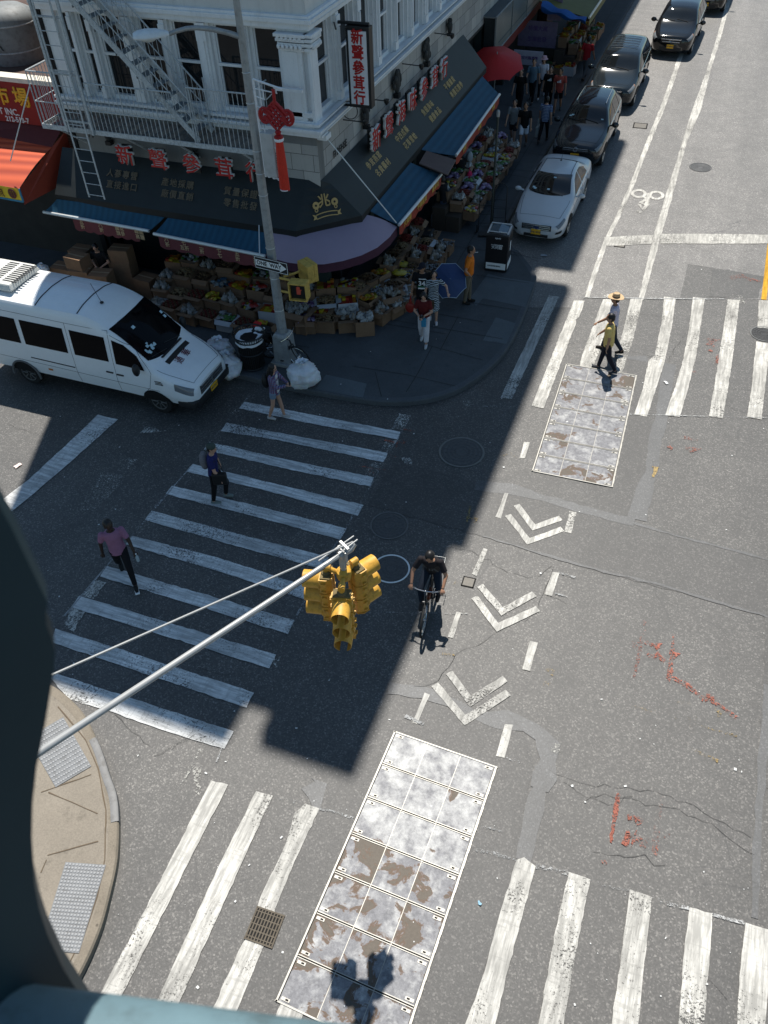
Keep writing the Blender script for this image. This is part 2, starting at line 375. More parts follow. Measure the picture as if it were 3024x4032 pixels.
# ---- crosswalk in the shade (stripes run across the street)
X1 = [c7((545, 200), (900, 268), (1472, 380), (1455, 425), (880, 318), (515, 240)), c7((440, 325), (800, 395), (1400, 505), (1370, 560), (800, 440), (405, 375)), c7((340, 440), (800, 545), (1315, 650), (1295, 705), (800, 600), (305, 485)),
  c7((240, 570), (700, 680), (1255, 815), (1220, 880), (700, 735), (200, 615)), c7((115, 700), (600, 815), (1155, 955), (1115, 1020), (600, 880), (78, 750)),
  d1((900, 320), (1500, 480))+c7((1050, 1125), (1010, 1195))+d1((1400, 530), (860, 375)), d1((785, 470), (1300, 600))+c7((960, 1310), (920, 1380))+d1((1250, 665), (745, 520)), d1((635, 648))+c7((845, 1500), (805, 1580))+d1((595, 712)),
  d1((470, 826), (1640, 1175), (1600, 1258), (425, 893)), d1((330, 1020), (1510, 1400), (1465, 1490), (300, 1100)), d1((250, 1262), (345, 1290), (800, 1440), (1385, 1630))+d4((1268, 122), (1222, 208), (900, 110), (590, 0), (380, -60))]
sheet('crosswalk_stripes_cross_street', X1, .013, PAINTX, .010, .12)
# ---- crosswalks of the avenue (stripes run along it)
X2 = [c6((385, 243), (445, 250), (170, 845), (103, 838)), r7((40, 350), (215, 355), (180, 480), (125, 620), (70, 660), (80, 720), (0, 920))+c6((355, 900), (285, 885)), r7((515, 330), (750, 330), (600, 800), (470, 1150), (330, 1480), (120, 1470), (175, 1240), (400, 640)),
  r7((960, 330), (1170, 290), (1110, 560), (1000, 1000), (915, 1270), (830, 1525), (715, 1515), (800, 1000), (900, 620)), c6((1055, 250), (1122, 258), (1105, 400), (1060, 620), (1010, 780), (955, 948), (880, 935), (930, 790), (965, 620), (1000, 590), (1040, 400)),
  c6((1222, 253), (1292, 260), (1270, 400), (1240, 600), (1190, 800), (1145, 950), (1060, 940), (1110, 800), (1165, 620), (1200, 430)), c6((1425, 265), (1493, 270), (1475, 430), (1440, 700), (1395, 958), (1315, 945), (1350, 750), (1400, 430)),
  c6((1605, 270), (1690, 275), (1680, 438), (1597, 430)), c6((1590, 510), (1672, 525), (1650, 700), (1620, 965), (1537, 950), (1560, 800), (1575, 650)), c6((1830, 275), (1910, 280), (1880, 970), (1790, 960)),
  d4((1150, 378), (1243, 402), (1070, 740), (900, 1085), (650, 1578), (590, 1700), (480, 1680), (540, 1555), (605, 1430), (740, 1180), (940, 790)), d4((1395, 437), (1487, 462), (1330, 800), (1150, 1200), (970, 1605), (910, 1720), (790, 1710), (850, 1590), (1010, 1240), (1180, 870)),
  d5((300, 552), (390, 580), (240, 900), (125, 1180), (120, 1240), (10, 1200), (60, 1060), (190, 790), (240, 610)), d4((1370, 1190), (1455, 1240), (1380, 1420), (1290, 1635), (1250, 1720), (1120, 1700), (1170, 1600), (1225, 1470), (1320, 1270)), d5((165, 1732), (295, 1790), (230, 1990), (70, 1970)),
  d6((195, 718), (240, 705), (310, 755), (270, 900), (160, 1310), (75, 1671), (10, 1900), (-160, 1900), (-100, 1671), (0, 1400), (110, 1000)), d6((500, 790), (625, 832), (590, 1000), (540, 1270), (470, 1671), (430, 1850), (280, 1850), (325, 1671), (400, 1250), (450, 1000)),
  d6((855, 890), (983, 935), (965, 1100), (930, 1400), (905, 1671), (885, 1850), (720, 1850), (750, 1671), (800, 1300), (835, 1050)), d6((1200, 993), (1333, 1030), (1325, 1200), (1300, 1500), (1285, 1671), (1270, 1850), (1120, 1850), (1137, 1671), (1165, 1300)), d6((1528, 1085), (1680, 1130), (1670, 1400), (1640, 1671), (1620, 1850), (1450, 1850), (1478, 1671), (1490, 1400))]
sheet('crosswalk_stripes_avenue', X2, .013, PAINT, .008, .10)
# ---- lane lines, stop bars
LN = [c3((1262, 80), (1284, 84), (1195, 330), (1115, 560), (1025, 780), (945, 990), (875, 1150), (805, 1290), (703, 1592), (680, 1588), (750, 1370), (780, 1290), (850, 1150), (920, 990), (1000, 780), (1090, 560), (1170, 330)),
  c3((1435, 25), (1455, 25), (1408, 200), (1352, 380), (1300, 590), (1225, 760), (1140, 1080), (1085, 1270), (995, 1600), (960, 1625), (1045, 1270), (1112, 1050), (1195, 780), (1250, 600), (1330, 380), (1385, 200)),
  c3((1455, 25), (1435, 25), (1530, -420), (1550, -420)), c3((1284, 84), (1262, 80), (1395, -420), (1415, -420)),
  c3((785, 1270), (900, 1262), (1050, 1256), (1035, 1303), (900, 1310), (800, 1315)), c3((1090, 1250), (1300, 1250), (1500, 1252), (1659, 1255), (1900, 1258), (1900, 1300), (1659, 1302), (1300, 1303), (1083, 1302))]
sheet('lane_lines', LN, .0148, PAINT, .012)
sheet('stop_bar', [c1((640, 1218), (770, 1248), (560, 1440), (190, 1760), (80, 1850), (20, 1770), (190, 1640), (430, 1420))], .0132, PAINTX, .014)
yl = G(1649, 648); yt = G(1662, 490)
sheet('yellow_line', [[(yl[0]-.06, yl[1]), (yl[0]+.08, yl[1]), (yl[0]+.25, 80), (yl[0]+.11, 80)], [(yl[0]+.22, yl[1]), (yl[0]+.36, yl[1]), (yl[0]+.53, 80), (yl[0]+.39, 80)]], .0148, YELL, .008)
# ---- bike lane: dashes, chevrons, bicycle symbol
BK = [c6((240, 1095), (275, 1097), (245, 1190), (213, 1190)), c6((130, 1390), (150, 1393), (105, 1540), (75, 1530)), d2((1497, 430), (1526, 440), (1455, 615), (1425, 600)), d2((1325, 845), (1355, 855), (1300, 1020), (1265, 1010)), d2((1115, 1375), (1150, 1390), (1065, 1580), (1035, 1570)),
  d3((505, 20), (545, 28), (515, 150), (475, 140)), d3((405, 375), (447, 378), (403, 515), (362, 505)), d3((275, 775), (322, 785), (275, 950), (230, 940)), d3((130, 1260), (177, 1262), (130, 1455), (78, 1443))]
for P in (c6((197, 1460), (297, 1592), (455, 1537)), c6((147, 1520), (266, 1672))+d3((465, 124)), d2((1477, 675), (1620, 845))+d3((300, 502)), d2((1440, 750), (1590, 948))+d3((322, 588)), d2((1275, 1243), (1413, 1432), (1640, 1283)), d2((1180, 1322), (1378, 1556))+d3((148, 1075))): BK.append(stroke(P, .145))
sheet('bike_lane_markings', BK, .0132, PAINT, .008)
BS = [stroke(c3((1024, 1032), (1010, 1092)), .12), stroke(c3((985, 1045), (1012, 1062), (978, 1083), (1012, 1097)), .11), stroke(c3((1020, 1088), (990, 1122), (972, 1092)), .12), stroke(c3((955, 1128), (985, 1135)), .16)]
mbs = MB()
for cx_, cy_ in ((969, 1035), (1063, 1044)):
    c0 = c3((cx_, cy_))[0]
    ring = [[(c0[0]+r*math.cos(a*PI/12), c0[1]+r*1.32*math.sin(a*PI/12), .015) for a in range(25)] for r in (.16, .27)]
    mbs.grid(ring)
tag(mbs.build('bicycle_symbol_wheels', PAINT, fix=False), kind='structure')
sheet('bicycle_symbol', BS, .0145, PAINT, .006)
# ---- chalk lines, worn old paint
CL = [stroke(c7((578, 165), (430, 335), (210, 610), (0, 845)), .035, .4), stroke(d1((1035, 175), (385, 945)), .03, .4), stroke(c7((1535, 285), (1400, 520), (1220, 830), (1000, 1200), (760, 1659)), .03, .5), stroke(d4((1215, 180), (1180, 280)), .03, .3),
  stroke(d6((-30, 660), (195, 718)), .05, .4), stroke(d6((310, 755), (420, 775), (500, 800)), .06, .4), stroke(d6((625, 840), (730, 875), (855, 896)), .05, .4), stroke(d6((983, 940), (1100, 980), (1200, 1000)), .06, .4), stroke(d6((1333, 1036), (1525, 1088)), .05, .4), stroke(d5((110, 508), (300, 552)), .05, .4), stroke(d5((390, 582), (480, 600), (590, 640)), .05, .4), stroke(d5((1300, 828), (1430, 845), (1560, 890)), .04, .4), stroke(d5((1350, 680), (1480, 720)), .04, .4),
  stroke(c6((440, 252), (1000, 262), (1600, 265)), .05, .4), stroke(c6((0, 888), (290, 888)), .04, .4), stroke(c6((850, 935), (1659, 955)), .03, .4), stroke(d3((440, 378), (540, 408)), .05, .4), stroke(d3((420, 500), (495, 520)), .05, .4), stroke(d3((355, 790), (430, 815)), .05, .4), stroke(d3((140, 1450), (225, 1488)), .06, .4), stroke(d2((800, 850), (1400, 860)), .02, .5), stroke(d2((985, 1530), (1110, 1580)), .05, .4), stroke(d5((900, 30), (1005, 80)), .05, .4),
  stroke(c6((575, 1360), (610, 1400)), .04, .3), stroke(c6((610, 1360), (580, 1398)), .04, .3), stroke(c6((560, 1378), (622, 1382)), .04, .3)]
sheet('chalk_lines', CL, .0158, CHALK, .006)
OLD = [c7((1465, 270), (1535, 285), (1485, 375), (1415, 365)), c7((1400, 425), (1460, 430), (1400, 505), (1340, 495)), c7((1310, 560), (1370, 570), (1310, 650), (1255, 640)), c7((460, 240), (545, 255), (500, 325), (430, 320)), d1((560, 735), (635, 745), (560, 845), (490, 830)), d1((420, 895), (505, 920), (440, 1040), (385, 1010)), c1((965, 1292), (1095, 1325), (915, 1340)), d1((600, 95), (730, 110), (700, 180), (560, 320), (480, 320), (520, 200)), d1((740, 0), (830, 10), (780, 75), (660, 50)), d4((1090, 180), (1120, 190), (1040, 330), (985, 400)), d4((1050, 290), (1100, 310), (1085, 460), (1060, 440)), d2((640, 310), (700, 330), (660, 390), (600, 370)), d2((260, 920), (320, 930), (270, 990), (235, 980)), d2((100, 1160), (180, 1130), (150, 1220)), c5((1530, 1128), (1600, 1130), (1560, 1178)), c5((1130, 1500), (1190, 1500), (1200, 1540), (1150, 1540)), d3((395, 1370), (460, 1370), (450, 1420), (400, 1435)), c6((800, 845), (840, 850), (835, 885), (805, 880)), r7((530, 270), (610, 255), (690, 275), (710, 310), (530, 320)), c3((1455, 1570), (1540, 1575), (1530, 1626), (1450, 1626))]
sheet('worn_paint', OLD, .0132, PAINTW, .025, .07)
# ---- utility spray marks
SP = [stroke(P, w, .4) for P, w in ((d3((945, 660), (915, 820), (880, 990)), .07), (d3((850, 790), (880, 810), (905, 790), (870, 785)), .06), (d3((940, 780), (990, 800), (1035, 790), (1000, 820)), .07), (d3((955, 850), (990, 870), (1020, 850), (1040, 880), (1060, 895)), .08), (d3((1110, 735), (1100, 850), (1090, 950), (1075, 1010)), .08), (d3((1085, 840), (1130, 850), (1100, 880)), .08),
  (d3((1070, 970), (1180, 1030), (1270, 1100), (1380, 1150), (1475, 1225)), .09), (d3((1280, 1130), (1310, 1090), (1350, 1120)), .12), (d6((790, 330), (770, 450), (745, 620)), .06), (d6((1042, 345), (1020, 480), (995, 690)), .07), (d6((840, 470), (890, 475), (920, 490), (890, 510)), .09), (d6((825, 635), (855, 555), (865, 620), (900, 570), (905, 620)), .08), (d6((910, 600), (945, 600), (935, 640), (910, 630)), .07), (d6((1030, 550), (1075, 570), (1060, 600), (1040, 590)), .08), (d6((700, 720), (715, 750)), .07),
  (c6((1290, 495), (1330, 500), (1365, 495), (1310, 530), (1350, 540)), .12), (c6((1310, 560), (1335, 570)), .1), (c6((1170, 1070), (1250, 1090)), .1), (c6((1180, 1130), (1260, 1140), (1200, 1150)), .12), (c6((1080, 1120), (1100, 1140)), .09), (c6((1440, 140), (1500, 125), (1560, 160)), .1), (c6((1365, 590), (1360, 640)), .06), (c6((1220, 690), (1240, 690)), .06), (c3((1455, 1495), (1520, 1480), (1620, 1505)), .1),
  (c7((1490, 365), (1550, 378)), .05), (c7((1380, 430), (1440, 445)), .05), (c7((1450, 475), (1455, 440), (1480, 445)), .04), (c7((1490, 430), (1500, 440), (1485, 455)), .04), (c7((1390, 515), (1450, 530)), .04), (c7((1225, 585), (1390, 610)), .03), (c7((1280, 640), (1300, 600), (1320, 640)), .03))]
sheet('spray_marks_red', SP, .0162, SPRAY, .012, .06)
SY = [stroke(P, w, .4) for P, w in ((d3((865, 1155), (1000, 1185), (1150, 1230), (1300, 1280), (1480, 1330)), .05), (d3((1125, 1125), (1210, 1140)), .05), (d3((1200, 1190), (1215, 1260), (1215, 1330)), .08), (d3((1205, 1195), (1245, 1210), (1230, 1245)), .06), (d3((1140, 1355), (1250, 1420), (1370, 1475)), .05), (d3((365, 940), (410, 950), (400, 975)), .06), (d3((355, 1020), (390, 1030)), .1), (d3((1350, 1170), (1380, 1190), (1370, 1220)), .06), (d2((1295, 660), (1330, 655)), .12), (d2((1230, 1120), (1310, 1130)), .06), (d2((1415, 155), (1390, 260)), .04), (d2((1380, 235), (1460, 240), (1440, 265)), .04), (c6((110, 1180), (160, 1160), (200, 1190)), .05), (c6((985, 1240), (1010, 1240), (990, 1300)), .04))]
sheet('spray_marks_yellow', SY, .0162, SPRAYY, .012, .06)
# ---- litter specks and gum (too small and too many to count)
mbl = MB()
for i in range(190):
    x, y = rng.uniform(0, 1659), rng.uniform(560, 2180)
    p = G(x, y)
    if p[0] < -4.2 and p[1] > 15: p = (p[0], p[1], .153)
    a = rng.uniform(0, PI); l = rng.choice((.006, .009, .014, .02))*rng.uniform(.6, 1.3); w = l*rng.uniform(.4, 1)
    q = [(p[0]+c*l*math.cos(a)-d*w*math.sin(a), p[1]+c*l*math.sin(a)+d*w*math.cos(a), p[2]+.018) for c, d in ((-1, -1), (1, -1), (1, 1), (-1, 1))]
    mbl.quad(*q)
tag(mbl.build('litter_specks', mat('paper_scraps', (.62, .62, .6), .8), fix=False), 'tiny pale paper scraps scattered across the road', kind='stuff')
# ---------------------------------------------------------------- pavements
def smooth_path(P, k=8):
    Q = []
    for i in range(len(P)-1):
        p0, p1, p2, p3 = P[max(i-1, 0)], P[i], P[i+1], P[min(i+2, len(P)-1)]
        for j in range(k):
            t = j/k; Q.append(tuple(.5*((2*p1[a])+(-p0[a]+p2[a])*t+(2*p0[a]-5*p1[a]+4*p2[a]-p3[a])*t*t+(-p0[a]+3*p1[a]-3*p2[a]+p3[a])*t**3) for a in (0, 1)))
    Q.append(tuple(P[-1][:2])); return Q
def offset(P, d):
    Q = []
    for i, p in enumerate(P):
        a, b = P[max(i-1, 0)], P[min(i+1, len(P)-1)]; dx, dy = b[0]-a[0], b[1]-a[1]; l = math.hypot(dx, dy) or 1
        Q.append((p[0]-dy/l*d, p[1]+dx/l*d))
    return Q
def pavement(name, path, inner, m, cm, h=.15, cw=.16, side=1, cname='curb'):
    ins = offset(path, cw*side)
    mb = MB(); mb.quad(*[(x, y, h) for x, y in ins+inner]); o = mb.build(name, m, fix=False)
    bm = bmesh.new(); bm.from_mesh(o.data); bmesh.ops.triangulate(bm, faces=bm.faces, ngon_method='EAR_CLIP')
    for f in bm.faces:
        if f.normal.z < 0: f.normal_flip()
    bm.to_mesh(o.data); bm.free(); tag(o, kind='structure')
    k = MB(); rows = []
    o2 = offset(path, .025*side)
    rows = [[(p[0], p[1], -.02) for p in path], [(p[0], p[1], h-.03) for p in path], [(p[0], p[1], h+.003) for p in o2], [(p[0], p[1], h+.003) for p in ins], [(p[0], p[1], h-.03) for p in ins]]
    k.grid(rows); tag(k.build(cname, cm), kind='structure')
NC = smooth_path([(-5.75, 90), (-5.75, 40), (-5.72, 27), (-5.55, 25.1), (-5.1, 24.2), (-4.8, 23.9), (-4.15, 22.95), (-3.92, 22.2), (-3.82, 19.5), (-3.98, 18.0), (-4.5, 16.65), (-5.25, 15.85), (-6.3, 15.42), (-7.6, 15.3), (-9.2, 15.25), (-12, 15.35), (-24, 15.4), (-90, 15.4)])
pavement('sidewalk', NC, [(-90, 40), (-90, 90)], CONC, CURB, side=-1)
sheet('sidewalk_slabs', [c6((95, 160), (300, 190), (245, 335), (0, 285), (-40, 330), (-70, 280), (30, 140)), c6((75, 395), (190, 430), (135, 550), (0, 530)), c5((640, 985), (905, 1045), (880, 1135), (570, 1080))], .155, CONCL, .006)
JT = []
for P in (c5((810, 930), (1160, 985), (1480, 1060)), c5((960, 970), (1000, 1130)), c5((1330, 800), (1240, 970), (1160, 1100)), c5((1290, 790), (1659, 890)), c3((110, 920), (360, 970), (560, 1000)), c5((1659, 640), (1200, 560)), c5((950, 640), (1420, 720)), c3((380, 560), (520, 590)), c3((600, 190), (780, 200)), c5((1500, 600), (1380, 830)), c3((430, 1420), (280, 1360), (150, 1330))): JT.append(stroke(P, .02))
for y in np.arange(19, 60, 1.55): JT.append(stroke([(-8.9, y), (-4.1, y+.05)], .018))
for x in np.arange(-30, -10, 1.55): JT.append(stroke([(x, 15.3), (x-.05, 18.9)], .018))
JT.append(stroke([(-6.5, 19), (-6.5, 60)], .018)); JT.append(stroke([(-30, 17.0), (-9, 17.0)], .018))
sheet('sidewalk_joints', [[(p[0], p[1]) for p in P] for P in JT], .1565, DARKTAR, .003, .6)
SC2 = smooth_path([(p[0], p[1]) for p in d4((-300, -260), (200, -160), (430, -10), (545, 190), (608, 370), (645, 480), (657, 620), (650, 820), (612, 1010), (560, 1200), (475, 1400), (380, 1560), (200, 1800), (0, 2050))])
pavement('sidewalk_island', SC2, [(p[0], p[1]) for p in d4((-1500, 2050), (-1500, -260))], CONCT, conc('curb_tan', (.21, .18, .14), .3, 2, .6), side=-1, cname='curb_island')
cs = [p for p in SC2 if True]
seg = offset(SC2, -.002)[22:48]
mbc = MB(); mbc.grid([[(p[0], p[1], .04) for p in offset(SC2, .006)[23:49]], [(p[0], p[1], .15) for p in offset(SC2, .006)[23:49]], [(p[0], p[1], .166) for p in offset(SC2, -.03)[23:49]], [(p[0], p[1], .160) for p in offset(SC2, -.12)[23:49]]])
tag(mbc.build('curb_steel_facing', mat('galvanised_curb', (.15, .15, .15), .6, .3, .3, 4, dirt=.5), smooth=True), kind='structure')
sheet('island_joints', [[(p[0], p[1]) for p in stroke(P, .018)] for P in (d4((240, 465), (510, 368)), d4((280, 465), (545, 580)), d4((275, 806), (550, 730)), d4((330, 0), (480, 180), (550, 340), (590, 560), (585, 830), (545, 1030), (480, 1220), (400, 1380)), d4((240, 900), (270, 830)))], .1565, mat('joint_dirt', (.12, .09, .06), .9), .006, .2)
def tactile(P, nx, ny):
    P = [Vector(p) for p in P]; z = .158
    at = lambda u, v: (P[0]*(1-u)+P[1]*u)*(1-v)+(P[3]*(1-u)+P[2]*u)*v
    o0 = at(.5, .5)
    t = thing('tactile_paving_pad', 'grey studded paving pad set in the tan curb ramp', 'tactile paving', (o0.x, o0.y, z))
    m = MB(); m.grid([[(at(u, v).x, at(u, v).y, z+.004) for u in (0, .5, 1)] for v in (0, .5, 1)]); mt = mat('tactile_grey', (.20, .205, .21), .7, 0, .2, 3, dirt=.5)
    m.build('pad', mt, t, world=True)
    s = MB()
    for i in range(nx):
        for j in range(ny):
            p = at((i+.6)/(nx+.2), (j+.6)/(ny+.2)); s.lathe([(.022, 0), (.02, .007), (.012, .010), (0, .0105)], (p.x, p.y, z+.004), 7)
    tag(s.build('studs', mat('tactile_stud', (.27, .275, .28), .55, 0, .15, 3), t, smooth=True, world=True), kind='stuff'); return t
tp = tactile(d4((345, 32), (497, 300), (303, 415), (150, 147), z=.158), 14, 14); tp['label'] = 'small grey studded paving pad under the signal arm'
tp = tactile(d4((357, 822), (577, 837), (430, 1318), (210, 1300), z=.158), 12, 24); tp['label'] = 'long grey studded paving pad next to the zebra stripes'
# ---------------------------------------------------------------- steel plate covers
def plate_mat(name, seed, lo, bloom):
    t = NT(name); mp = t.n('ShaderNodeMapping'); mp.inputs['Location'].default_value = (seed*3.1, seed*1.7, 0); t.l(t.pos, mp.inputs[0]); p = mp.outputs[0]
    n = t.noise(2.3, 6, .62, p, .5); fine = t.noise(30, 4, .8); mott = t.noise(9, 5, .75, p)
    zinc = t.mix(t.ramp(mott, [(.35, 0), (.7, 1)]), (.13, .13, .14), (.23, .23, .24))
    zinc = t.mix(t.ramp(t.noise(3.4, 4, .7, p), [(.5-.12*bloom, 0), (.78-.12*bloom, 1)]), zinc, (.44, .44, .43))
    zinc = t.mix(.5, zinc, t.mix(1, zinc, t.ramp(fine, [(.3, .55), (.7, 1.4)]), 'MULTIPLY'))
    asp = t.mix(fine, (.055, .045, .034), (.13, .108, .085))
    e = t.ramp(n, [(lo-.004, 0), (lo+.004, 1)]); rim = t.ramp(n, [(lo-.03, 0), (lo-.006, 1), (lo+.006, 1), (lo+.03, 0)])
    c = t.mix(e, asp, zinc); c = t.mix(t.math('MULTIPLY', rim, .75), c, (.10, .055, .03))
    t.bump(t.math('ADD', t.math('MULTIPLY', n, .5), t.math('MULTIPLY', fine, .2)), .3, .01)
    return t.done(c, .62, .15, .4)
ZFRAME = mat('worn_steel_edge', (.36, .345, .31), .5, .3, .4, 7); GAP = mat('dark_gap', (.012, .011, .01), .9); RUST = mat('rusty_steel', (.12, .10, .075), .8, .2, .4, 8)
def plate_cover(label, P0, xd, w, l, lo, bl, seed):
    rz = math.atan2(xd[1], xd[0]); t = thing('steel_plate_cover', label, 'steel plates', (P0[0], P0[1], .006), rz, 'steel plate covers in the bike lane')
    r = random.Random(seed); rows = 7; ph = l/rows; fb = .045
    MB().quad((0, 0, .004), (w, 0, .004), (w, -l, .004), (0, -l, .004)).build('recess', GAP, t)
    for i in range(rows):
        for j in range(3):
            x0 = fb+j*(w-2*fb)/3; x1 = x0+(w-2*fb)/3; y0 = -i*ph-.022; y1 = -(i+1)*ph+.022
            if bl > .8: lo_ = r.uniform(-.03, .03)+{0: .26, 1: .30, 2: .33, 3: .485, 4: .45, 5: .43, 6: .46}[i]+r.uniform(-.03, .04); b_ = (1.5 if (i, j) == (0, 0) else 1.0 if i < 3 else .15)
            else: lo_ = lo+r.uniform(-.06, .07); b_ = bl
            key = f'zinc_plate_{label[:5]}_{i}_{j}'
            m = MB(); k = 5
            m.grid([[(x0+.004+(x1-x0-.008)*a/k, y0+(y1-y0)*b/k, .011+r.uniform(-.0015, .0015)) for a in range(k+1)] for b in range(k+1)])
            m.build('plate', plate_mat(key, seed+i*3+j*7.3, lo_, b_), t, smooth=2)
    f = MB()
    f.box((fb/2, -l/2, .012), (.028, l, .022)); f.box((w-fb/2, -l/2, .012), (.034, l, .024)); f.box((w/2, -.010, .013), (w, .022, .02)); f.box((w/2, -l+.010, .013), (w, .022, .02))
    for i in range(1, rows):
        f.box((w/2, -i*ph+.016, .0135), (w-2*fb, .012, .017)); f.box((w/2, -i*ph-.016, .0135), (w-2*fb, .012, .017))
    for j in (1, 2): f.box((fb+j*(w-2*fb)/3, -l/2, .0105), (.011, l-.06, .0125))
    f.build('frame', ZFRAME, t)
    for i in range(rows):
        for x in (fb+.09, w-fb-.09):
            for y in (-i*ph-.07, -(i+1)*ph+.07):
                q = MB(); q.box((x, y, .016), (.13, .045, .008)); q.cur = 1; q.box((x+(.02 if x < 1 else -.02), y, .0202), (.045, .024, .003)); q.build('lifting_slot', [ZFRAME, GAP], t)
    for i in range(rows):
        for k in range(2): hg = MB(); hg.box((w-.012, -(i+.3+.4*k)*ph, .025), (.022, .16, .006)); hg.build('hinge', ZFRAME, t)
    return t
p2 = G(851, 1580); plate_cover('long steel plate cover blotched white and rust, in front of the near crosswalk', p2, (.1452, -.0041), 1.885, 4.52, .4, .9, 11)
p1 = G(1222, 787); plate_cover('pale grey steel plate cover at the edge of the far crosswalk', p1, (.143, .004), 1.86, 4.42, .38, .16, 29)
# ---------------------------------------------------------------- manholes
def manhole(px, py, r, label, ringm=None, dark=.085, tread=True):
    p = G(px, py); t = thing('manhole_cover', label, 'manhole cover', (p[0], p[1], .006), 0, 'manhole covers in the road')
    im = mat('cast_iron_%.2f' % dark, (dark, dark, dark), .55, .3, .4, 20)
    m = MB(); m.lathe([(0, .006), (r*.93, .006)], n=40, caps=False)
    for k in range(4): m.lathe([(r*(.18+.19*k), .0062), (r*(.2+.19*k), .011), (r*(.27+.19*k), .011), (r*(.29+.19*k), .0062)], n=40, caps=False)
    for k in range(18):
        a = k*PI/9; m.box((r*.6*math.cos(a), r*.6*math.sin(a), .009), (r*.6, .022, .006), a)
    m.build('lid', im, t)
    MB().lathe([(r*.95, .004), (r*.96, .011), (r*1.04, .011), (r*1.05, .004)], n=48, caps=False).build('ring', ringm or im, t)
    return t
manhole(997, 977, .52, 'large dark manhole cover beside the shaded sidewalk corner', mat('iron_ring', (.16, .16, .15), .5, .3))
manhole(841, 1135, .40, 'dark manhole cover between the cyclist and the crosswalk stripes', mat('iron_ring2', (.13, .13, .13), .5, .3))
manhole(845, 1229, .375, 'manhole cover ringed with white paint next to the traffic signal', mat('white_ring', (.75, .75, .73), .6))
manhole(1513, 362, .38, 'grey manhole cover in the traffic lane up the avenue', None, .09)
manhole(1651, 722, .36, 'dark manhole cover interrupting a white crosswalk stripe', mat('iron_ring3', (.14, .14, .135), .5, .3), .04)
def valve(px, py, s, label, c=.12):
    p = G(px, py); t = thing('valve_box', label, 'valve box', (p[0], p[1], .004), .05, 'small covers in the road')
    im = mat('valve_iron_%.2f' % c, (c, c*.92, c*.8), .6, .2, .3, 20)
    f = MB()
    for a in (0, 1, 2, 3):
        M = Matrix.Rotation(a*PI/2, 3, 'Z'); q = [M @ Vector(v) for v in ((-s, -s, 0), (s, -s, 0), (s, -s*.84, 0), (-s, -s*.84, 0))]; f.prism(q, (0, 0, .012))
    f.build('collar', GAP, t); m = MB(); m.box((0, 0, .006), (s*1.62, s*1.62, .010)); m.build('lid', im, t); return t
valve(1012, 1258, .13, 'small square iron cover beside the bike chevrons', .13); valve(1383, 272, .28, 'rectangular iron cover near the parked cars', .14); valve(1339, 529, .17, 'small iron cover at the end of the white stop bar', .16)
# slotted drain in the crosswalk stripe
gp = d4((1400, 1110), (1515, 1150), (1478, 1247), (1372, 1205)); o0 = sum((Vector(p) for p in gp), Vector())/4
t = thing('drain_grate', 'rusty square drain grate breaking a white crosswalk stripe', 'drain grate', (o0.x, o0.y, .014), math.atan2(gp[1][1]-gp[0][1], gp[1][0]-gp[0][0]))
MB().box((0, 0, .001), (.42, .46, .006)).build('recess', GAP, t)
m = MB(); m.box((0, .23, .008), (.46, .025, .012)); m.box((0, -.23, .008), (.46, .025, .012)); m.box((.215, 0, .008), (.025, .44, .012)); m.box((-.215, 0, .008), (.025, .44, .012))
for k in range(8): m.box((-.17+.0486*k, 0, .0075), (.02, .44, .010))
for k in range(5): m.box((0, -.18+.09*k, .007), (.4, .016, .008))
m.build('grating', RUST, t)
# paper scraps worth pointing at
def scrap(px, py, s, label, c, z=.012):
    p = G(px, py); m = MB(); r = random.Random(px); m.grid([[((a-1)*s+r.uniform(-.01, .01), (b-1)*s*.6+r.uniform(-.01, .01), r.uniform(.006, .03)) for a in range(3)] for b in range(3)])
    o = m.build('paper_scrap', mat('scrap_%d' % px, c, .8)); o.location = (p[0], p[1], z); o.rotation_euler = (0, 0, px); tag(o, label, 'litter', 'scraps of litter on the road')
scrap(39, 1007, .09, 'crumpled white and red paper scrap on the sunny road by the railing', (.75, .6, .55)); scrap(1438, 828, .07, 'pale paper scrap on the dark tar beside the far plates', (.6, .6, .6)); scrap(1175, 553, .1, 'crumpled grey litter in front of the silver sedan', (.3, .32, .34)); scrap(1036, 1952, .03, 'tiny pale blue bottle cap near the long plate cover', (.3, .5, .62))

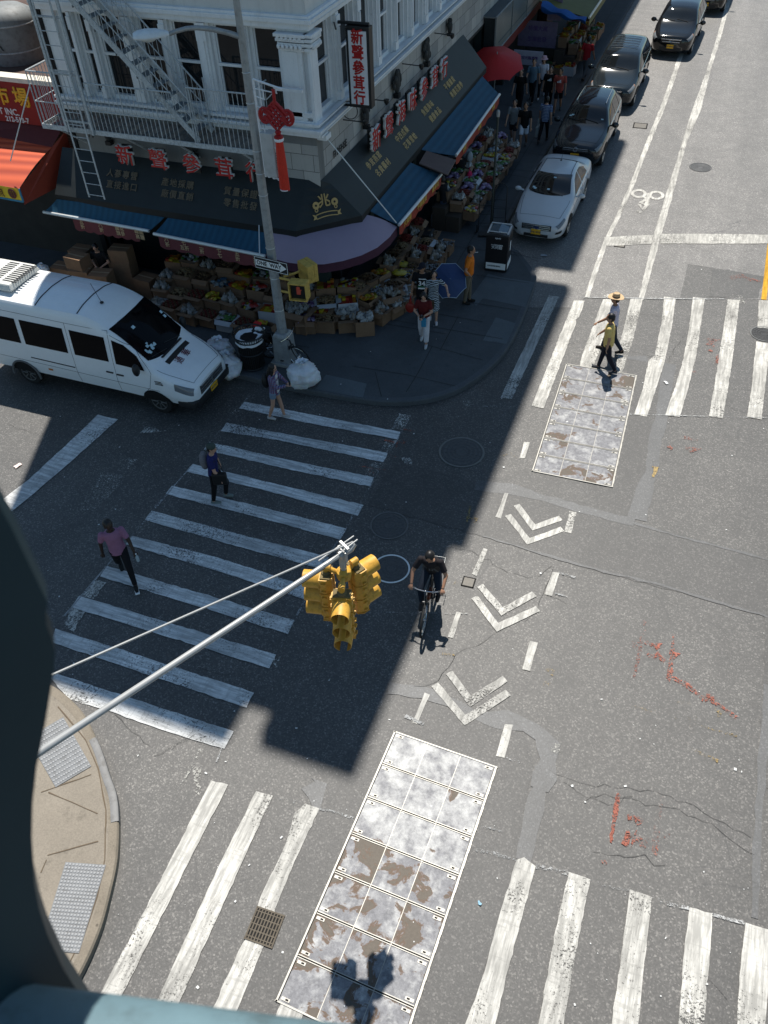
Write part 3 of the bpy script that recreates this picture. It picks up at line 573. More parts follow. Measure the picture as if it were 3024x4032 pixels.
# ================================================================ CORNER BUILDING
def wallmat(name, c, streak=.35, blocks=None):
    t = NT(name)
    v = t.mix(t.noise(1.4, 5, .7), tuple(x*.86 for x in c), tuple(min(1, x*1.08) for x in c))
    st = t.ramp(t.noise(1.2, 5, .7, t.mapping((5, 5, .5))), [(.5, 0), (.75, 1)])
    v = t.mix(t.math('MULTIPLY', st, streak), v, tuple(x*.45 for x in c))
    v = t.mix(t.math('MULTIPLY', t.ramp(t.noise(14, 5, .8), [(.58, 0), (.7, 1)]), streak*1.2), v, (c[0]*.35, c[1]*.3, c[2]*.26))
    if blocks:
        br = t.n('ShaderNodeTexBrick'); br.inputs['Scale'].default_value = 1; br.inputs['Brick Width'].default_value = blocks[0]; br.inputs['Row Height'].default_value = blocks[1]
        br.inputs['Mortar Size'].default_value = .008; br.inputs['Color1'].default_value = (.75, .75, .75, 1); br.inputs['Color2'].default_value = (1.15, 1.12, 1.08, 1); br.inputs['Mortar'].default_value = (.3, .3, .3, 1)
        s2 = t.n('ShaderNodeSeparateXYZ'); t.l(t.pos, s2.inputs[0]); c2 = t.n('ShaderNodeCombineXYZ'); t.l(t.math('ADD', s2.outputs[0], s2.outputs[1]), c2.inputs[0]); t.l(s2.outputs[2], c2.inputs[1])
        t.l(c2.outputs[0], br.inputs['Vector']); v = t.mix(1, v, br.outputs['Color'], 'MULTIPLY')
    t.bump(t.noise(22, 4), .2, .006)
    MATS[name] = t.done(v, .75, 0, .35); return MATS[name]
WHITE = wallmat('painted_cast_iron', (.80, .81, .81), .3); WARM = wallmat('painted_wall', (.66, .64, .60), .25); MARBLE = wallmat('marble_tile', (.42, .41, .39), .3, (.62, .42)); GREY = wallmat('grey_band', (.2, .2, .19), .4)
IRON = mat('painted_iron', (.46, .49, .5), .55, 0, .25, 9, dirt=.7); DARK = mat('dark_interior', (.012, .012, .012), .9); BLACK = mat('black_metal', (.014, .015, .016), .45, 0, .3); WIN = glass('window_glass', (.010, .011, .012), .05, .5)
REDL = mat('red_letter_face', (.46, .014, .012), .45, 0, .2, 3); WHL = mat('white_letter_edge', (.75, .73, .70), .5, 0, .1, 3); GOLD = mat('gold_letter', (.46, .31, .12), .5, .2, .3, 7); BRICK = wallmat('brick_side', (.2, .09, .06), .3, (.22, .075))
YF, XF = 18.9, -9.15; XL, YB, ZR = -16.7, 46.6, 27.0
cb = thing('corner_building', 'white painted corner building with tall dark sash windows above the herb shop', 'building', (XF, YF, 0))
def cbp(mb, name, m, **k): return mb.build(name, m, cb, world=True, **k)
WF = [(-16.12, -15.74), (-15.58, -15.20), (-15.02, -14.22), (-13.82, -13.10), (-12.86, -12.10), (-11.72, -10.94), (-10.68, -9.92)]
WR = []; y = 19.28
while y < 46: WR.append((y, y+.98)); y += 1.36
SILL, HEAD = 5.45, 7.45
def wall_front(mb, x0, x1, z0, z1, t=.35): mb.box(((x0+x1)/2, YF+t/2, (z0+z1)/2), (x1-x0, t, z1-z0))
def wall_right(mb, y0, y1, z0, z1, t=.35): mb.box((XF-t/2, (y0+y1)/2, (z0+z1)/2), (t, y1-y0, z1-z0))
# piers between the windows, floor by floor
fl = [(SILL, HEAD), (9.3, 11.6), (13.3, 15.6), (17.3, 19.6), (21.3, 23.6)]
for z0, z1 in fl:
    m = MB(); xs = [XL]+[v for w in WF for v in w]+[XF]
    for i in range(0, len(xs), 2): wall_front(m, xs[i], xs[i+1], z0, z1)
    ys = [YF+.35]+[v for w in WR for v in w]+[YB]
    for i in range(0, len(ys), 2): wall_right(m, ys[i], ys[i+1], z0, z1)
    cbp(m, 'pier_wall', WHITE)
m = MB(); zs = [HEAD]+[v for f in fl[1:] for v in f]+[26.2]
for i in range(0, len(zs), 2): wall_front(m, XL, XF, zs[i], zs[i+1]); wall_right(m, YF+.35, YB, zs[i], zs[i+1])
cbp(m, 'spandrel_walls', WARM)
m = MB(); wall_front(m, XL, XF, 3.6, 5.1); cbp(m, 'front_band', GREY)
m = MB(); wall_right(m, YF+.35, YB, 3.6, 5.1); wall_front(m, -10.55, XF+.012, 3.72, 4.86, .02-.035) ; cbp(m, 'marble_facing', MARBLE)
m = MB(); wall_front(m, XL, XF, 5.1, SILL, .34); wall_right(m, YF+.34, YB, 5.1, SILL, .34); cbp(m, 'sill_wall', WHITE)
m = MB()
for k, (z, h, p) in enumerate(((5.16, .10, .16), (5.28, .09, .26), (5.42, .07, .20))):
    m.box(((XL+XF+p)/2, YF-p/2, z), (XF-XL+p, p, h)); m.box((XF+p/2, (YF+YB)/2, z), (p, YB-YF, h))
cbp(m, 'sill_cornice', WHITE, bev=.015)
m = MB()
for k, (z, h, p) in enumerate(((7.52, .12, .10), (7.64, .10, .17), (7.72, .06, .12))):
    m.box(((XL+XF+p)/2, YF-p/2, z), (XF-XL+p, p, h)); m.box((XF+p/2, (YF+YB)/2, z), (p, YB-YF, h))
cbp(m, 'lintel_moulding', WHITE, bev=.012)
m = MB(); m.box(((XL+XF)/2, 32.75, 13.1), (XF-XL-.72, 26.6, 26.1)); m.box((-16.6, 32.7, 13.1), (.18, 27.7, 26.1)); m.box((-13, 46.5, 13.1), (7, .18, 26.1)); cbp(m, 'core', DARK)
# sash windows
def sash(a, b, z0, z1, side, name='window'):
    w = b-a; f = MB(); g = MB(); d = .16
    def bx(mb, u, v, z, du, dv, dz):
        if side == 'f': mb.box((u, YF+v, z), (du, dv, dz))
        else: mb.box((XF-v, u, z), (dv, du, dz))
    c = (a+b)/2; zm = z0+(z1-z0)*.53
    for u in (a+.035, b-.035): bx(f, u, d, (z0+z1)/2, .07, .1, z1-z0)
    bx(f, c, d, z1-.04, w-.14, .1, .08); bx(f, c, d-.02, z0+.05, w-.14, .14, .1); bx(f, c, d-.015, zm, w-.14, .08, .06)
    for u in (a+.085, b-.085): bx(f, u, d+.03, (z0+z1)/2, .03, .05, z1-z0-.18)
    bx(f, c, .03, z0-.02, w+.06, .12, .05)
    fo = cbp(f, name, WHITE)
    bx(g, c, d+.03, (zm+z1)/2, w-.18, .012, z1-zm-.1); bx(g, c, d+.055, (z0+zm)/2, w-.18, .012, zm-z0-.1)
    go = g.build('pane', WIN); me = go.data
    for v in me.vertices: v.co -= cb.location
    go.parent = fo
for z0, z1 in fl[:2]:
    for a, b in WF: sash(a, b, z0, z1, 'f')
    for a, b in (WR if z0 < 9 else WR[:6]): sash(a, b, z0, z1, 'r')
m = MB()                                              # the rest of the upper floors, seen only from below
for z0, z1 in fl[1:]:
    for a, b in WF: m.box(((a+b)/2, YF+.22, (z0+z1)/2), (b-a, .02, z1-z0))
    for a, b in WR: m.box((XF-.22, (a+b)/2, (z0+z1)/2), (.02, b-a, z1-z0))
cbp(m, 'upper_glazing', WIN)
# half columns between windows, corner pilaster
def column(x=None, y=None, w=.16):
    m = MB(); prof = [(w*.75, SILL), (w*.75, SILL+.12), (w*.55, SILL+.16), (w*.5, SILL+.3), (w*.46, 7.1), (w*.55, 7.14), (w*.5, 7.2), (w*.72, 7.42), (w*.75, 7.46)]
    m.lathe(prof, (x if x is not None else XF, y if y is not None else YF, 0), 12); return m
for i, (a, b) in enumerate(WF[:-1]):
    m = MB(); g_ = WF[i+1][0]-b
    if g_ < .5: m.box((b+g_/2, YF-.035, 6.45), (g_*.6, .07, 1.98)); m.box((b+g_/2, YF-.05, 7.2), (g_*.72, .1, .3)); m.box((b+g_/2, YF-.05, 5.6), (g_*.72, .1, .25))
    if g_ >= .36: m.box((b+g_/2, YF-.08, 6.45), (g_*.32, .05, 1.5))
    if m.v: cbp(m, 'mullion_column', WHITE, bev=.008)
for i in range(len(WR)-1):
    m = MB(); b = WR[i][1]; g_ = WR[i+1][0]-b; w_ = 1.0 if i % 3 == 2 else .55
    m.box((XF+.04, b+g_/2, 6.45), (.08, g_*.55*w_+.05, 1.98)); m.box((XF+.055, b+g_/2, 7.25), (.11, g_*.62, .25)); m.box((XF+.055, b+g_/2, 5.58), (.11, g_*.62, .22))
    m.tube([(XF+.09, b+g_*.5, 5.7), (XF+.09, b+g_*.5, 7.12)], .05, 8); cbp(m, 'mullion_column', WHITE, bev=.008)
m = MB(); m.box((-9.55, YF-.05, 6.2), (.52, .1, 1.9)); m.box((-9.55, YF-.09, 6.25), (.3, .06, 1.5)); m.box((XF+.04, YF+.1, 6.2), (.08, .4, 1.9)); m.box((-9.52, YF-.02, 5.3), (.78, .22, .36)); m.box((-9.50, YF+.0, 5.62), (.72, .24, .12))
for z in (7.06, 7.16, 7.26, 7.36): m.box((-9.52, YF-.03-(z-7)*.12, z), (.58+(z-7)*.6, .2+(z-7)*.3, .07)); m.box((XF+.03+(z-7)*.1, YF+.12, z), (.16+(z-7)*.2, .5+(z-7)*.3, .07))
for k in range(6):
    for z in (7.12, 7.3): m.ell((-9.82+.11*k, YF-.19, z), (.045, .04, .06), 8, 5); m.ell((XF+.15, YF-.05+.08*k, z), (.04, .04, .06), 8, 5)
cbp(m, 'corner_pilaster', WHITE, bev=.012)
# roof; unseen cornice, its overhang and gaps shaped to place shadow and sun patches
m = MB(); m.box(((XL+XF)/2, (YF+YB)/2+.3, 26.5), (XF-XL-.1, YB-YF-.9, .4)); cbp(m, 'roof', mat('roof_felt', (.06, .06, .06), .9))
m = MB()
for x0, x1, y0 in ((XL, -10.43, 18.46), (-9.85, -8.07, 18.62), (-10.43, -9.85, 19.75)): m.box(((x0+x1)/2, (y0+20.4)/2, 26.62), (x1-x0, 20.4-y0, .76))
for y0, y1, x1 in ((20.4, 24.2, -8.07), (24.2, 35.15, -7.80), (35.15, 36.25, -9.0), (36.25, YB, -7.95)): m.box(((-10.4+x1)/2, (y0+y1)/2, 26.62), (x1+10.4, y1-y0, .76))
cbp(m, 'shadow_cornice', WARM)
# ground floor: recessed shopfront, columns
m = MB(); m.box(((XL+XF)/2, 19.9, 1.95), (XF-XL-.1, .1, 3.6)); m.box((-10.15, 33, 1.95), (.1, 26, 3.6)); m.box(((XL+XF)/2, 19.4, 3.55), (XF-XL, 1.1, .1)); m.box((-9.65, 33, 3.55), (1.0, 26, .1)); cbp(m, 'shopfront', mat('shop_dark', (.03, .028, .025), .8, 0, .5, 2))
for x, y_ in [(x, 19.1) for x in (-16.55, -13.2, -9.35)]+[(-9.35, y_) for y_ in (22.5, 26.5, 30.5, 34.5, 38.5)]: m = MB(); m.box((x, y_, 1.85), (.28, .29, 3.4)); cbp(m, 'shop_column', mat('dark_green_paint', (.02, .03, .03), .5))
LGT = emat('lamp_tube', (1, .93, .8), 2.2)
# dark lettering and carved ornaments on the facade
mk = frame3((XF+.012, 20.05, 4.15), (0, 1, 0), (0, 0, 1))
ptext('71', .22, frame3((-16.0, YF-.01, 4.42), (1, 0, 0), (0, 0, 1)), BLACK, 'house_number', cb, .01)
ptext('FI REHSE', .26, frame3((XF+.026, 20.25, 4.28), (0, 1, 0), (0, 0, 1)), BLACK, 'worn_lettering', cb, .006, 0, sx=.95)
def ornament(label, side, u, z, s, k):
    t = thing('carved_ornament', label, 'ornament', (u, YF-.12, z) if side == 'f' else (XF+.12, u, z), 0 if side == 'f' else PI/2, 'dark carved ornaments behind the red letters')
    r = random.Random(k); m = MB()
    m.ell((0, 0, .1*s), (.16*s, .09, .36*s), 10, 8)
    for i in range(9):
        a = r.uniform(-.6, PI+.6); m.ell((.2*s*math.cos(a), r.uniform(-.04, .04), .1*s+.3*s*math.sin(a)), (.09*s, .06, .12*s), 8, 6)
    m.build('carving', mat('carving_black', (.03, .032, .032), .7, 0, .4, 9), t, smooth=True); b = MB(); b.box((0, .0, -.3*s), (.22*s, .16, .14*s)); b.build('bracket', BLACK, t)
ornament('black carved beast head at the left end of the front shop letters', 'f', -15.35, 4.55, .75, 1); ornament('tan carved beast under the fire escape stair', 'f', -12.75, 4.5, .8, 2)
ornament('black carved ornament beside the hanging sign', 'r', 21.9, 4.5, .75, 3); ornament('round black carved ornament above the middle red letters', 'r', 24.4, 4.55, .9, 4); ornament('tall black carved ornament towards the far red letters', 'r', 27.2, 4.6, .95, 5); ornament('small black carved ornament above the last red letters', 'r', 29.6, 4.7, .6, 6)
# ---- red channel letters
def channel(label, name, chars, pts, side, size):
    t = thing(name, label, 'shop sign', (pts[0][0], pts[0][1], pts[0][2]))
    xd = (1, 0, 0) if side == 'f' else (0, 1, 0)
    nrm = Vector((0, -1, 0)) if side == 'f' else Vector((1, 0, 0))
    for ch, p in zip(chars, pts):
        b = ptext(ch, size, frame3(p, xd, (0, 0, 1)), WHL, 'letter', t, .035, .012)
        f = ptext(ch, size, frame3(Vector(p)+nrm*.050, xd, (0, 0, 1)), REDL, 'letter_face', t, .004, .006); f.parent = b
        m = MB(); d = (size*.5, .05, size*.9) if side == 'f' else (.05, size*.5, size*.9); m.box(Vector(p)-nrm*.14, d); m.build('backing', BLACK, b).data.transform(Matrix.Translation(-t.location))
    return t
FPT = [FPL(x, y, 18.45) for x, y in ((270, 328), (342, 338), (414, 349), (485, 360), (553, 371))]
FPT = [(p[0], p[1], 4.17) for p in FPT]
channel('big red characters standing in a row over the front canopy', 'front_shop_letters', '新聲參茸行', FPT, 'f', .56)
RPT = [RPL(x/3.024+900/KD, y/3.024, -8.75) for x, y in ((955, 845), (1040, 752), (1122, 672), (1197, 590), (1273, 517), (1342, 447), (1405, 383))]
RPT = [(p[0], p[1], 3.98-.01*i) for i, p in enumerate(RPT)]
channel('red characters with white edges along the avenue side of the canopy', 'avenue_shop_letters', '新聲海味參茸行', RPT, 'r', .66)
# ---- canopy: dark sloping fascia that turns the corner with a cut-off
CAN = mat('canopy_cloth', (.016, .021, .022), .6, 0, .35, 2.5, bump=.15); CANF = mat('canopy_edge', (.008, .010, .011), .6)
cy = thing('shop_canopy', 'dark sloping canopy with gold characters wrapping the corner of the shop', 'canopy', (XF, YF, 3.0))
top = [(-17.1, YF-.02, 3.98), (XF-.35, YF-.02, 3.98), (XF+.0, YF+.02, 3.98), (XF+.02, YF+.25, 3.98), (XF+.02, 31.6, 3.98)]
botl = [(-17.1, 18.02, 2.98), (-9.55, 18.02, 2.98), (-8.95, 18.55, 2.98), (-8.22, 19.35, 2.98), (-8.22, 31.6, 2.98)]
botl[2] = ((botl[1][0]+botl[3][0])/2, (botl[1][1]+botl[3][1])/2, 2.98)
m = MB(); m.grid([[tuple(Vector(a)*(1-f)+Vector(b)*f+Vector((0, 0, random.uniform(-.004, .004)))) for a, b in zip(top, botl)] for f in np.linspace(0, 1, 7)]); m.build('cloth', CAN, cy, world=True)
m = MB(); m.grid([[p for p in botl], [(p[0], p[1], 2.80) for p in botl]]); m.grid([[(p[0], p[1], 2.80) for p in botl], [(p[0], p[1], 2.82) for p in top]]); m.quad(top[0], botl[0], (botl[0][0], botl[0][1], 2.8), (top[0][0], top[0][1], 2.82)); m.build('fascia', CANF, cy, world=True)
sl_f = (Vector(top[0])-Vector(botl[0])).normalized(); sl_r = (Vector(top[4])-Vector(botl[4])).normalized()
nf = Vector((1, 0, 0)).cross(sl_f); nr = Vector((0, 1, 0)).cross(sl_r)
def gold(rows, cxy, side, size=.23, gap=.27, light=1):
    for (row, off) in rows:
        p = Vector(cxy)+(sl_f if side == 'f' else sl_r)*off[1]+(Vector((1, 0, 0)) if side == 'f' else Vector((0, 1, 0)))*off[0]+(nf if side == 'f' else nr)*.012
        ptext(row, size, frame3(p, (1, 0, 0) if side == 'f' else (0, 1, 0), sl_f if side == 'f' else sl_r), GOLD if light else GOLDD, 'gold_characters', cy, .002, .004, spacing=1.25)
GOLDD = mat('dark_gold', (.15, .115, .075), .6, 0, .3, 5)  # darker gold for the characters on the front slope
def onf(x, y):
    for z in np.arange(2.98, 3.98, .01):
        p = G(x, y, z)
        if p[1] <= 18.02+(z-2.98)*.86: return p
    return p
def onr(x, y):
    for z in np.arange(2.98, 3.98, .005):
        p = G(x, y, z)
        if p[0] >= -8.22-(z-2.98)*.95: return p
    return p
gold((('人蔘專營', (0, .15)), ('直接進口', (.05, -.15))), onf(262, 390), 'f', light=0)
gold((('產地採購', (0, .15)), ('廠價直銷', (.05, -.15))), onf(382, 410), 'f', light=0)
gold((('質量保證', (0, .15)), ('零售批發', (.05, -.15))), onf(518, 430), 'f', light=0)
gold((('參茸燕窩', (0, .15)), ('名貴藥材', (.15, -.16))), onr(815, 357), 'r'); gold((('中西成藥', (0, .15)), ('花草雪蛤', (.15, -.16))), onr(875, 300), 'r'); gold((('魚翅海味', (0, .15)), ('健康食品', (.15, -.16))), onr(930, 243), 'r'); gold((('平價雜貨', (0, .15)), ('美國花旗參', (.15, -.16))), onr(977, 189), 'r')
# emblem on the cut-off corner
ec = Vector(botl[2])*.55+Vector((XF, YF+.02, 3.98))*.45; ex = (Vector(botl[3])-Vector(botl[1])).normalized(); ey = (Vector((XF, YF, 3.98))-Vector(botl[2])).normalized(); en = ex.cross(ey)
EM = frame3(ec+en*.014, ex, ey)
ptext('兆', .34, EM @ Matrix.Translation((-.02, .08, 0)), GOLD, 'emblem_character', cy, .003, .008)
m = MB()
for s in (-1, 1):
    m.lathe([(.07, 0), (.095, .004), (.03, .004)], n=14, caps=False, M=None, c=(s*.26, .02, 0)); m.lathe([(.025, 0), (.05, .004)], n=10, caps=False, c=(s*.27, -.1, 0))
    m.quad((s*.30, -.22, .003), (s*.40, -.18, .003), (s*.36, -.26, .003), (s*.40, -.32, .003), (s*.29, -.31, .003))
m.grid([[(x, -.17-.35*x*x+dy, .003) for x in np.linspace(-.3, .3, 9)] for dy in (0, -.025)]); m.grid([[(x, -.27-.35*x*x+dy, .003) for x in np.linspace(-.3, .3, 9)] for dy in (0, -.025)])
m.v = [tuple((EM @ Vector(p))) for p in m.v]; m.build('emblem_ribbon', GOLD, cy, world=True, fix=False)
m = MB(); m.box((0, .04, .05), (.16, .1, .1)); 
# ---- awnings below the canopy
def ribcloth(name, c, sc, sat=1):
    t = NT(name); w = t.n('ShaderNodeTexWave'); w.bands_direction = 'X'; w.inputs['Scale'].default_value = sc; w.inputs['Distortion'].default_value = 1.2; w.inputs['Detail'].default_value = 2; t.l(t.pos, w.inputs['Vector'])
    v = t.mix(w.outputs['Fac'], tuple(x*.75 for x in c), tuple(x*1.2 for x in c)); v = t.mix(.5, v, t.mix(t.noise(2, 4, .7), tuple(x*.6 for x in c), tuple(x*1.35 for x in c)))
    t.bump(w.outputs['Fac'], .25, .02); return t.done(v, .7, 0, .3)
BLUE = ribcloth('blue_awning', (.016, .075, .13), 1.6); PURP = mat('purple_cloth', (.30, .235, .30), .7, 0, .12, 1.2, bump=.1); ALU = mat('awning_bar', (.62, .64, .64), .4, .3, .15, 3); MAROON = mat('maroon_valance', (.14, .035, .04), .8, 0, .3, 3); VRED = mat('red_valance', (.30, .035, .015), .7, 0, .3, 3); VT = mat('valance_text', (.52, .36, .2), .7)
def awning(label, a, b, c, d, cloth, val, texts, sag=.02, n=14, vdrop=.32, vin=0, gapbar=True, tm=None):
    """a, b: inner edge ends; c, d: outer edge ends (c under a, d under b)"""
    a, b, c, d = map(Vector, (a, b, c, d)); t = thing('shop_awning', label, 'awning', tuple((c+d)/2), 0, 'awnings under the canopy')
    m = MB(); m.grid([[tuple((a*(1-u)+b*u)*(1-v)+(c*(1-u)+d*u)*v-Vector((0, 0, sag*math.sin(PI*v)*(1+.4*math.sin(u*23))))) for u in np.linspace(0, 1, n)] for v in np.linspace(0, 1, 6)])
    m.grid([[tuple((a*(1-u)+b*u)*(1-v)+(c*(1-u)+d*u)*v-Vector((0, 0, sag*math.sin(PI*v)*(1+.4*math.sin(u*23))+.012))) for u in np.linspace(0, 1, n)] for v in np.linspace(0, 1, 6)]); m.build('cloth', cloth, t, smooth=True, world=True, fix=False)
    MB().tube([tuple(c), tuple(d)], .045, 8).build('front_bar', ALU, t, smooth=True, world=True)
    dn = Vector((0, 0, -1)); L = (d-c).length; u0 = vin; outn = ((c+d)/2-(a+b)/2); outn.z = 0; outn.normalize()
    k = 40; row = [c*(1-u)+d*u+outn*.005 for u in np.linspace(u0, 1-u0*.4, k)]
    m = MB(); m.grid([[tuple(p+dn*(h*(vdrop+(.06*abs(math.sin(i/k*PI*7)) if h == 1 else 0))+.02)+outn*(.012*math.sin(i*1.1)*h)) for i, p in enumerate(row)] for h in (0, .5, 1)]); vo = m.build('valance', val, t, smooth=True, world=True, fix=False)
    xd = (d-c).normalized()
    if xd.cross(Vector((0, 0, 1))).dot(outn) < 0: xd = -xd
    for i, s in enumerate(texts):
        u = u0+(1-u0)*(i+.5)/len(texts); p = c*(1-u)+d*u+outn*.028+dn*(vdrop*.5)
        if xd.dot(d-c) < 0: p = c*u+d*(1-u)+outn*.028+dn*(vdrop*.5)
        x = ptext(s, .15 if '\n' in s else .2, frame3(p, xd, (0, 0, 1)), tm or VT, 'valance_characters', t, .001, .003); x.parent = vo
    return t
zo, zi = 2.50, 2.86
def gz(x, y, z): return Vector(G(x, y, z))
awning('blue awning with maroon valance at the far end by the orange awning', gz(123, 430, zi), gz(362, 462, zi), gz(94, 458, zo), gz(322, 499, zo), BLUE, MAROON, ['五\n折', '八\n折', '國花\n旗參', '韓國\n高麗'], vin=.28)
awning('wide blue awning with maroon valance beside the lamp post', gz(368, 463, zi), gz(600, 499, zi), gz(332, 505, zo), gz(572, 553, zo), BLUE, MAROON, ['八\n折', '七\n五折', '二\n折', '七\n七', '五\n折', '九\n折'], vin=.04)
a1_ = awning('blue awning on the avenue side next to the purple corner awning', (-8.2, 19.9, zi), (-8.2, 23.2, zi), gz(862, 486, zo), gz(953, 377, zo), BLUE, VRED, ['大減價', '平價雜貨', '蟲草花'], vdrop=.26, tm=mat('valance_gold', (.6, .34, .06), .6))
awning('long blue awning on the avenue side below the red parasol', (-8.2, 24.2, zi), (-8.2, 31.0, zi), gz(985, 336, zo), gz(1079, 204, zo), BLUE, VRED, ['參茸', '海味', '燕窩'], vdrop=.26, tm=MATS['valance_gold'])
# purple quarter-round awning over the corner
arc = [gz(x, y, 2.42) for x, y in ((556, 546), (585, 557), (620, 567), (660, 572), (700, 571), (740, 564), (780, 552), (815, 535), (842, 512), (858, 490))]
inn = [Vector(p) for p in ((-10.35, 18.05, 2.84), (-10.1, 18.05, 2.84), (-9.8, 18.05, 2.84), (-9.5, 18.1, 2.84), (-9.2, 18.4, 2.84), (-8.95, 18.68, 2.84), (-8.72, 18.93, 2.84), (-8.5, 19.15, 2.84), (-8.3, 19.4, 2.84), (-8.24, 19.7, 2.84))]
t = thing('corner_awning', 'rounded purple awning over the shop corner', 'awning', tuple(arc[4]))
m = MB(); m.grid([[tuple(i*(1-v)+o*v+Vector((0, 0, .05*math.sin(PI*v)))) for i, o in zip(inn, arc)] for v in np.linspace(0, 1, 6)]); m.build('cloth', PURP, t, smooth=True, world=True)
m = MB(); m.grid([[tuple(o+Vector((0, 0, -h*.24))) for o in arc] for h in (0, .5, 1)]); m.build('valance', mat('plum_valance', (.06, .015, .035), .7), t, smooth=True, world=True)
# brown flap board wedged between the two avenue awnings
t = thing('brown_board', 'weathered brown board sticking out between the two blue avenue awnings', 'board', tuple(gz(945, 345, 2.75)))
m = MB(); q = [gz(921, 325, 2.86), gz(985, 345, 2.72), gz(967, 377, 2.66), gz(905, 352, 2.82)]; m.prism([tuple(p) for p in q], (0, 0, -.04)); m.build('board', mat('brown_ply', (.13, .09, .08), .7, 0, .3, 3), t, world=True, bev=.01)
# sunlit edge tarpaulin end of the front awning and guy rods
t = thing('guy_rod', 'thin pale guy rod slanting from the corner sill to the avenue awning', 'rod', tuple(gz(856, 481, 2.55)))
m = MB(); m.tube([(-9.02, 19.15, 5.02), tuple(gz(856, 481, 2.55))], .017, 6); m.build('rod', ALU, t, world=True); m = MB(); m.box((-9.05, 19.1, 5.05), (.3, .3, .12)); m.box((-9.0, 19.0, 5.12), (.1, .35, .06)); m.build('anchor', WHITE, t, world=True)
for k, (a, b, lb) in enumerate((((-16.62, 17.9, 6.0), (-17.77, 17.5, 4.05), 'pale support rod from the fire escape corner down to the orange awning'), ((-10.6, 18.0, 3.0), (-10.3, 17.3, 2.55), 'thin pale rod behind the lamp post holding the purple awning'))):
    t = thing('guy_rod', lb, 'rod', b); MB().tube([a, b], .016, 6).build('rod', ALU, t, world=True)
# ---- hanging sign
sc_ = [RPL(748, 63, -7.9), RPL(793, 63, -7.9), RPL(755, 222, -7.9), RPL(798, 231, -7.9)]
# the board stands out from the wall, its face turned down the cross street
t = thing('hanging_sign', 'tall white hanging sign with red characters in a black frame', 'sign', (-8.1, 19.75, 4.5))
def sgn(px, py, Y): d = ray(px, py); k = Y/d[1]; return Vector((d[0]*k, Y, 13+d[2]*k))
Y0 = 20.3; tl, tr, bl, br = sgn(749, 62, Y0), sgn(794, 66, Y0), sgn(756, 224, Y0), sgn(800, 232, Y0)
cxs = (tl.x+tr.x+bl.x+br.x)/4; cz = (tl.z+tr.z+bl.z+br.z)/4; ws = ((tr.x-tl.x)+(br.x-bl.x))/2; hs = ((tl.z-bl.z)+(tr.z-br.z))/2
m = MB(); m.box((cxs, Y0+.13, cz), (ws+.06, .24, hs+.12)); m.build('case', BLACK, t, world=True, bev=.01)
m = MB(); m.box((cxs, Y0, cz), (ws-.08, .03, hs-.06)); m.build('face', mat('sign_white', (.78, .77, .78), .5, 0, .05), t, world=True)
for i, ch in enumerate('新聲參茸行'): ptext(ch, hs*.20, frame3((cxs, Y0-.02, cz+hs*(.40-.2*i)), (1, 0, 0), (0, 0, 1)), REDL, 'character', t, .003, .010, sx=.92)
m = MB(); m.tube([(XF, Y0+.12, cz+hs/2+.1), (cxs+ws/2, Y0+.12, cz+hs/2+.1)], .04, 8); m.tube([(XF, Y0+.12, cz+hs/2+.1), (cxs-ws/2-.05, Y0-.5, cz+hs/2+.12)], .02, 6); m.tube([(XF, Y0+.12, cz-hs/2-.06), (cxs, Y0+.12, cz-hs/2-.06)], .03, 8); m.tube([(cxs-.35+.22*math.cos(a), Y0+.1, cz-hs/2-.18+.22*math.sin(a)) for a in np.linspace(0, 2*PI, 16)], .012, 5); m.build('bracket', BLACK, t, world=True)
# small flood lamps on stalks over the letters
for i, (y_, lb) in enumerate(((20.6, 'small spot lamp on a stalk close to the shop corner'), (22.2, 'small spot lamp on a stalk beside the hanging sign'), (25.2, 'small spot lamp on a stalk above the middle letters'), (28.3, 'small spot lamp on a stalk near the last letters'))):
    t = thing('spot_lamp', lb, 'lamp', (XF, y_, 4.9), 0, 'spot lamps over the avenue letters'); m = MB(); m.tube([(0, 0, 0), (.5, .25, -.1)], .015, 6); m.build('stalk', BLACK, t); m = MB(); m.lathe([(.03, 0), (.07, .06), (.075, .14)], (.52, .26, -.2), 10); m.build('lamp_head', BLACK, t)
# ---- fire escape
fe = thing('fire_escape', 'white iron fire escape with stair and drop ladder on the front of the corner building', 'fire escape', (-13.5, 17.9, 4.95))
PX0, PX1, PYO, PZ = -16.65, -10.35, 17.9, 4.95
m = MB()
for x in np.arange(PX0, PX1, .3): m.box((x, 18.4, PZ), (.03, 1.0, .05))
for y_ in np.arange(17.95, 18.9, .075): m.box(((PX0+PX1)/2, y_, PZ+.03), (PX1-PX0, .022, .012))
m.build('platform_grating', mat('rusty_grating', (.17, .17, .165), .7, .1, .4, 8), fe, world=True)
m = MB(); m.box(((PX0+PX1)/2, PYO, PZ), (PX1-PX0, .03, .12)); m.box((PX0, 18.4, PZ), (.03, 1.0, .12)); m.box((PX1, 18.4, PZ), (.03, 1.0, .12))
for x in (-16.2, -14.2, -12.6, -10.8): m.tube([(x, 17.95, PZ-.05), (x, 18.88, PZ-.75)], .025, 6)
m.build('platform_frame', IRON, fe, world=True)
def rail(pts, h0, h1, step, name='railing'):
    m = MB()
    for a, b in zip(pts[:-1], pts[1:]):
        a, b = Vector(a), Vector(b); L = (b-a).length
        for h in (h1, (h0+h1)/2-.05, h0+.05): m.tube([tuple(a+Vector((0, 0, h))), tuple(b+Vector((0, 0, h)))], .02 if h == h1 else .014, 6)
        for i in range(int(L/step)+1):
            p = a+(b-a)*min(1, i*step/L); m.tube([tuple(p+Vector((0, 0, h0))), tuple(p+Vector((0, 0, h1)))], .016 if i % 8 == 0 else .009, 5, False)
    return m.build(name, IRON, fe, world=True)
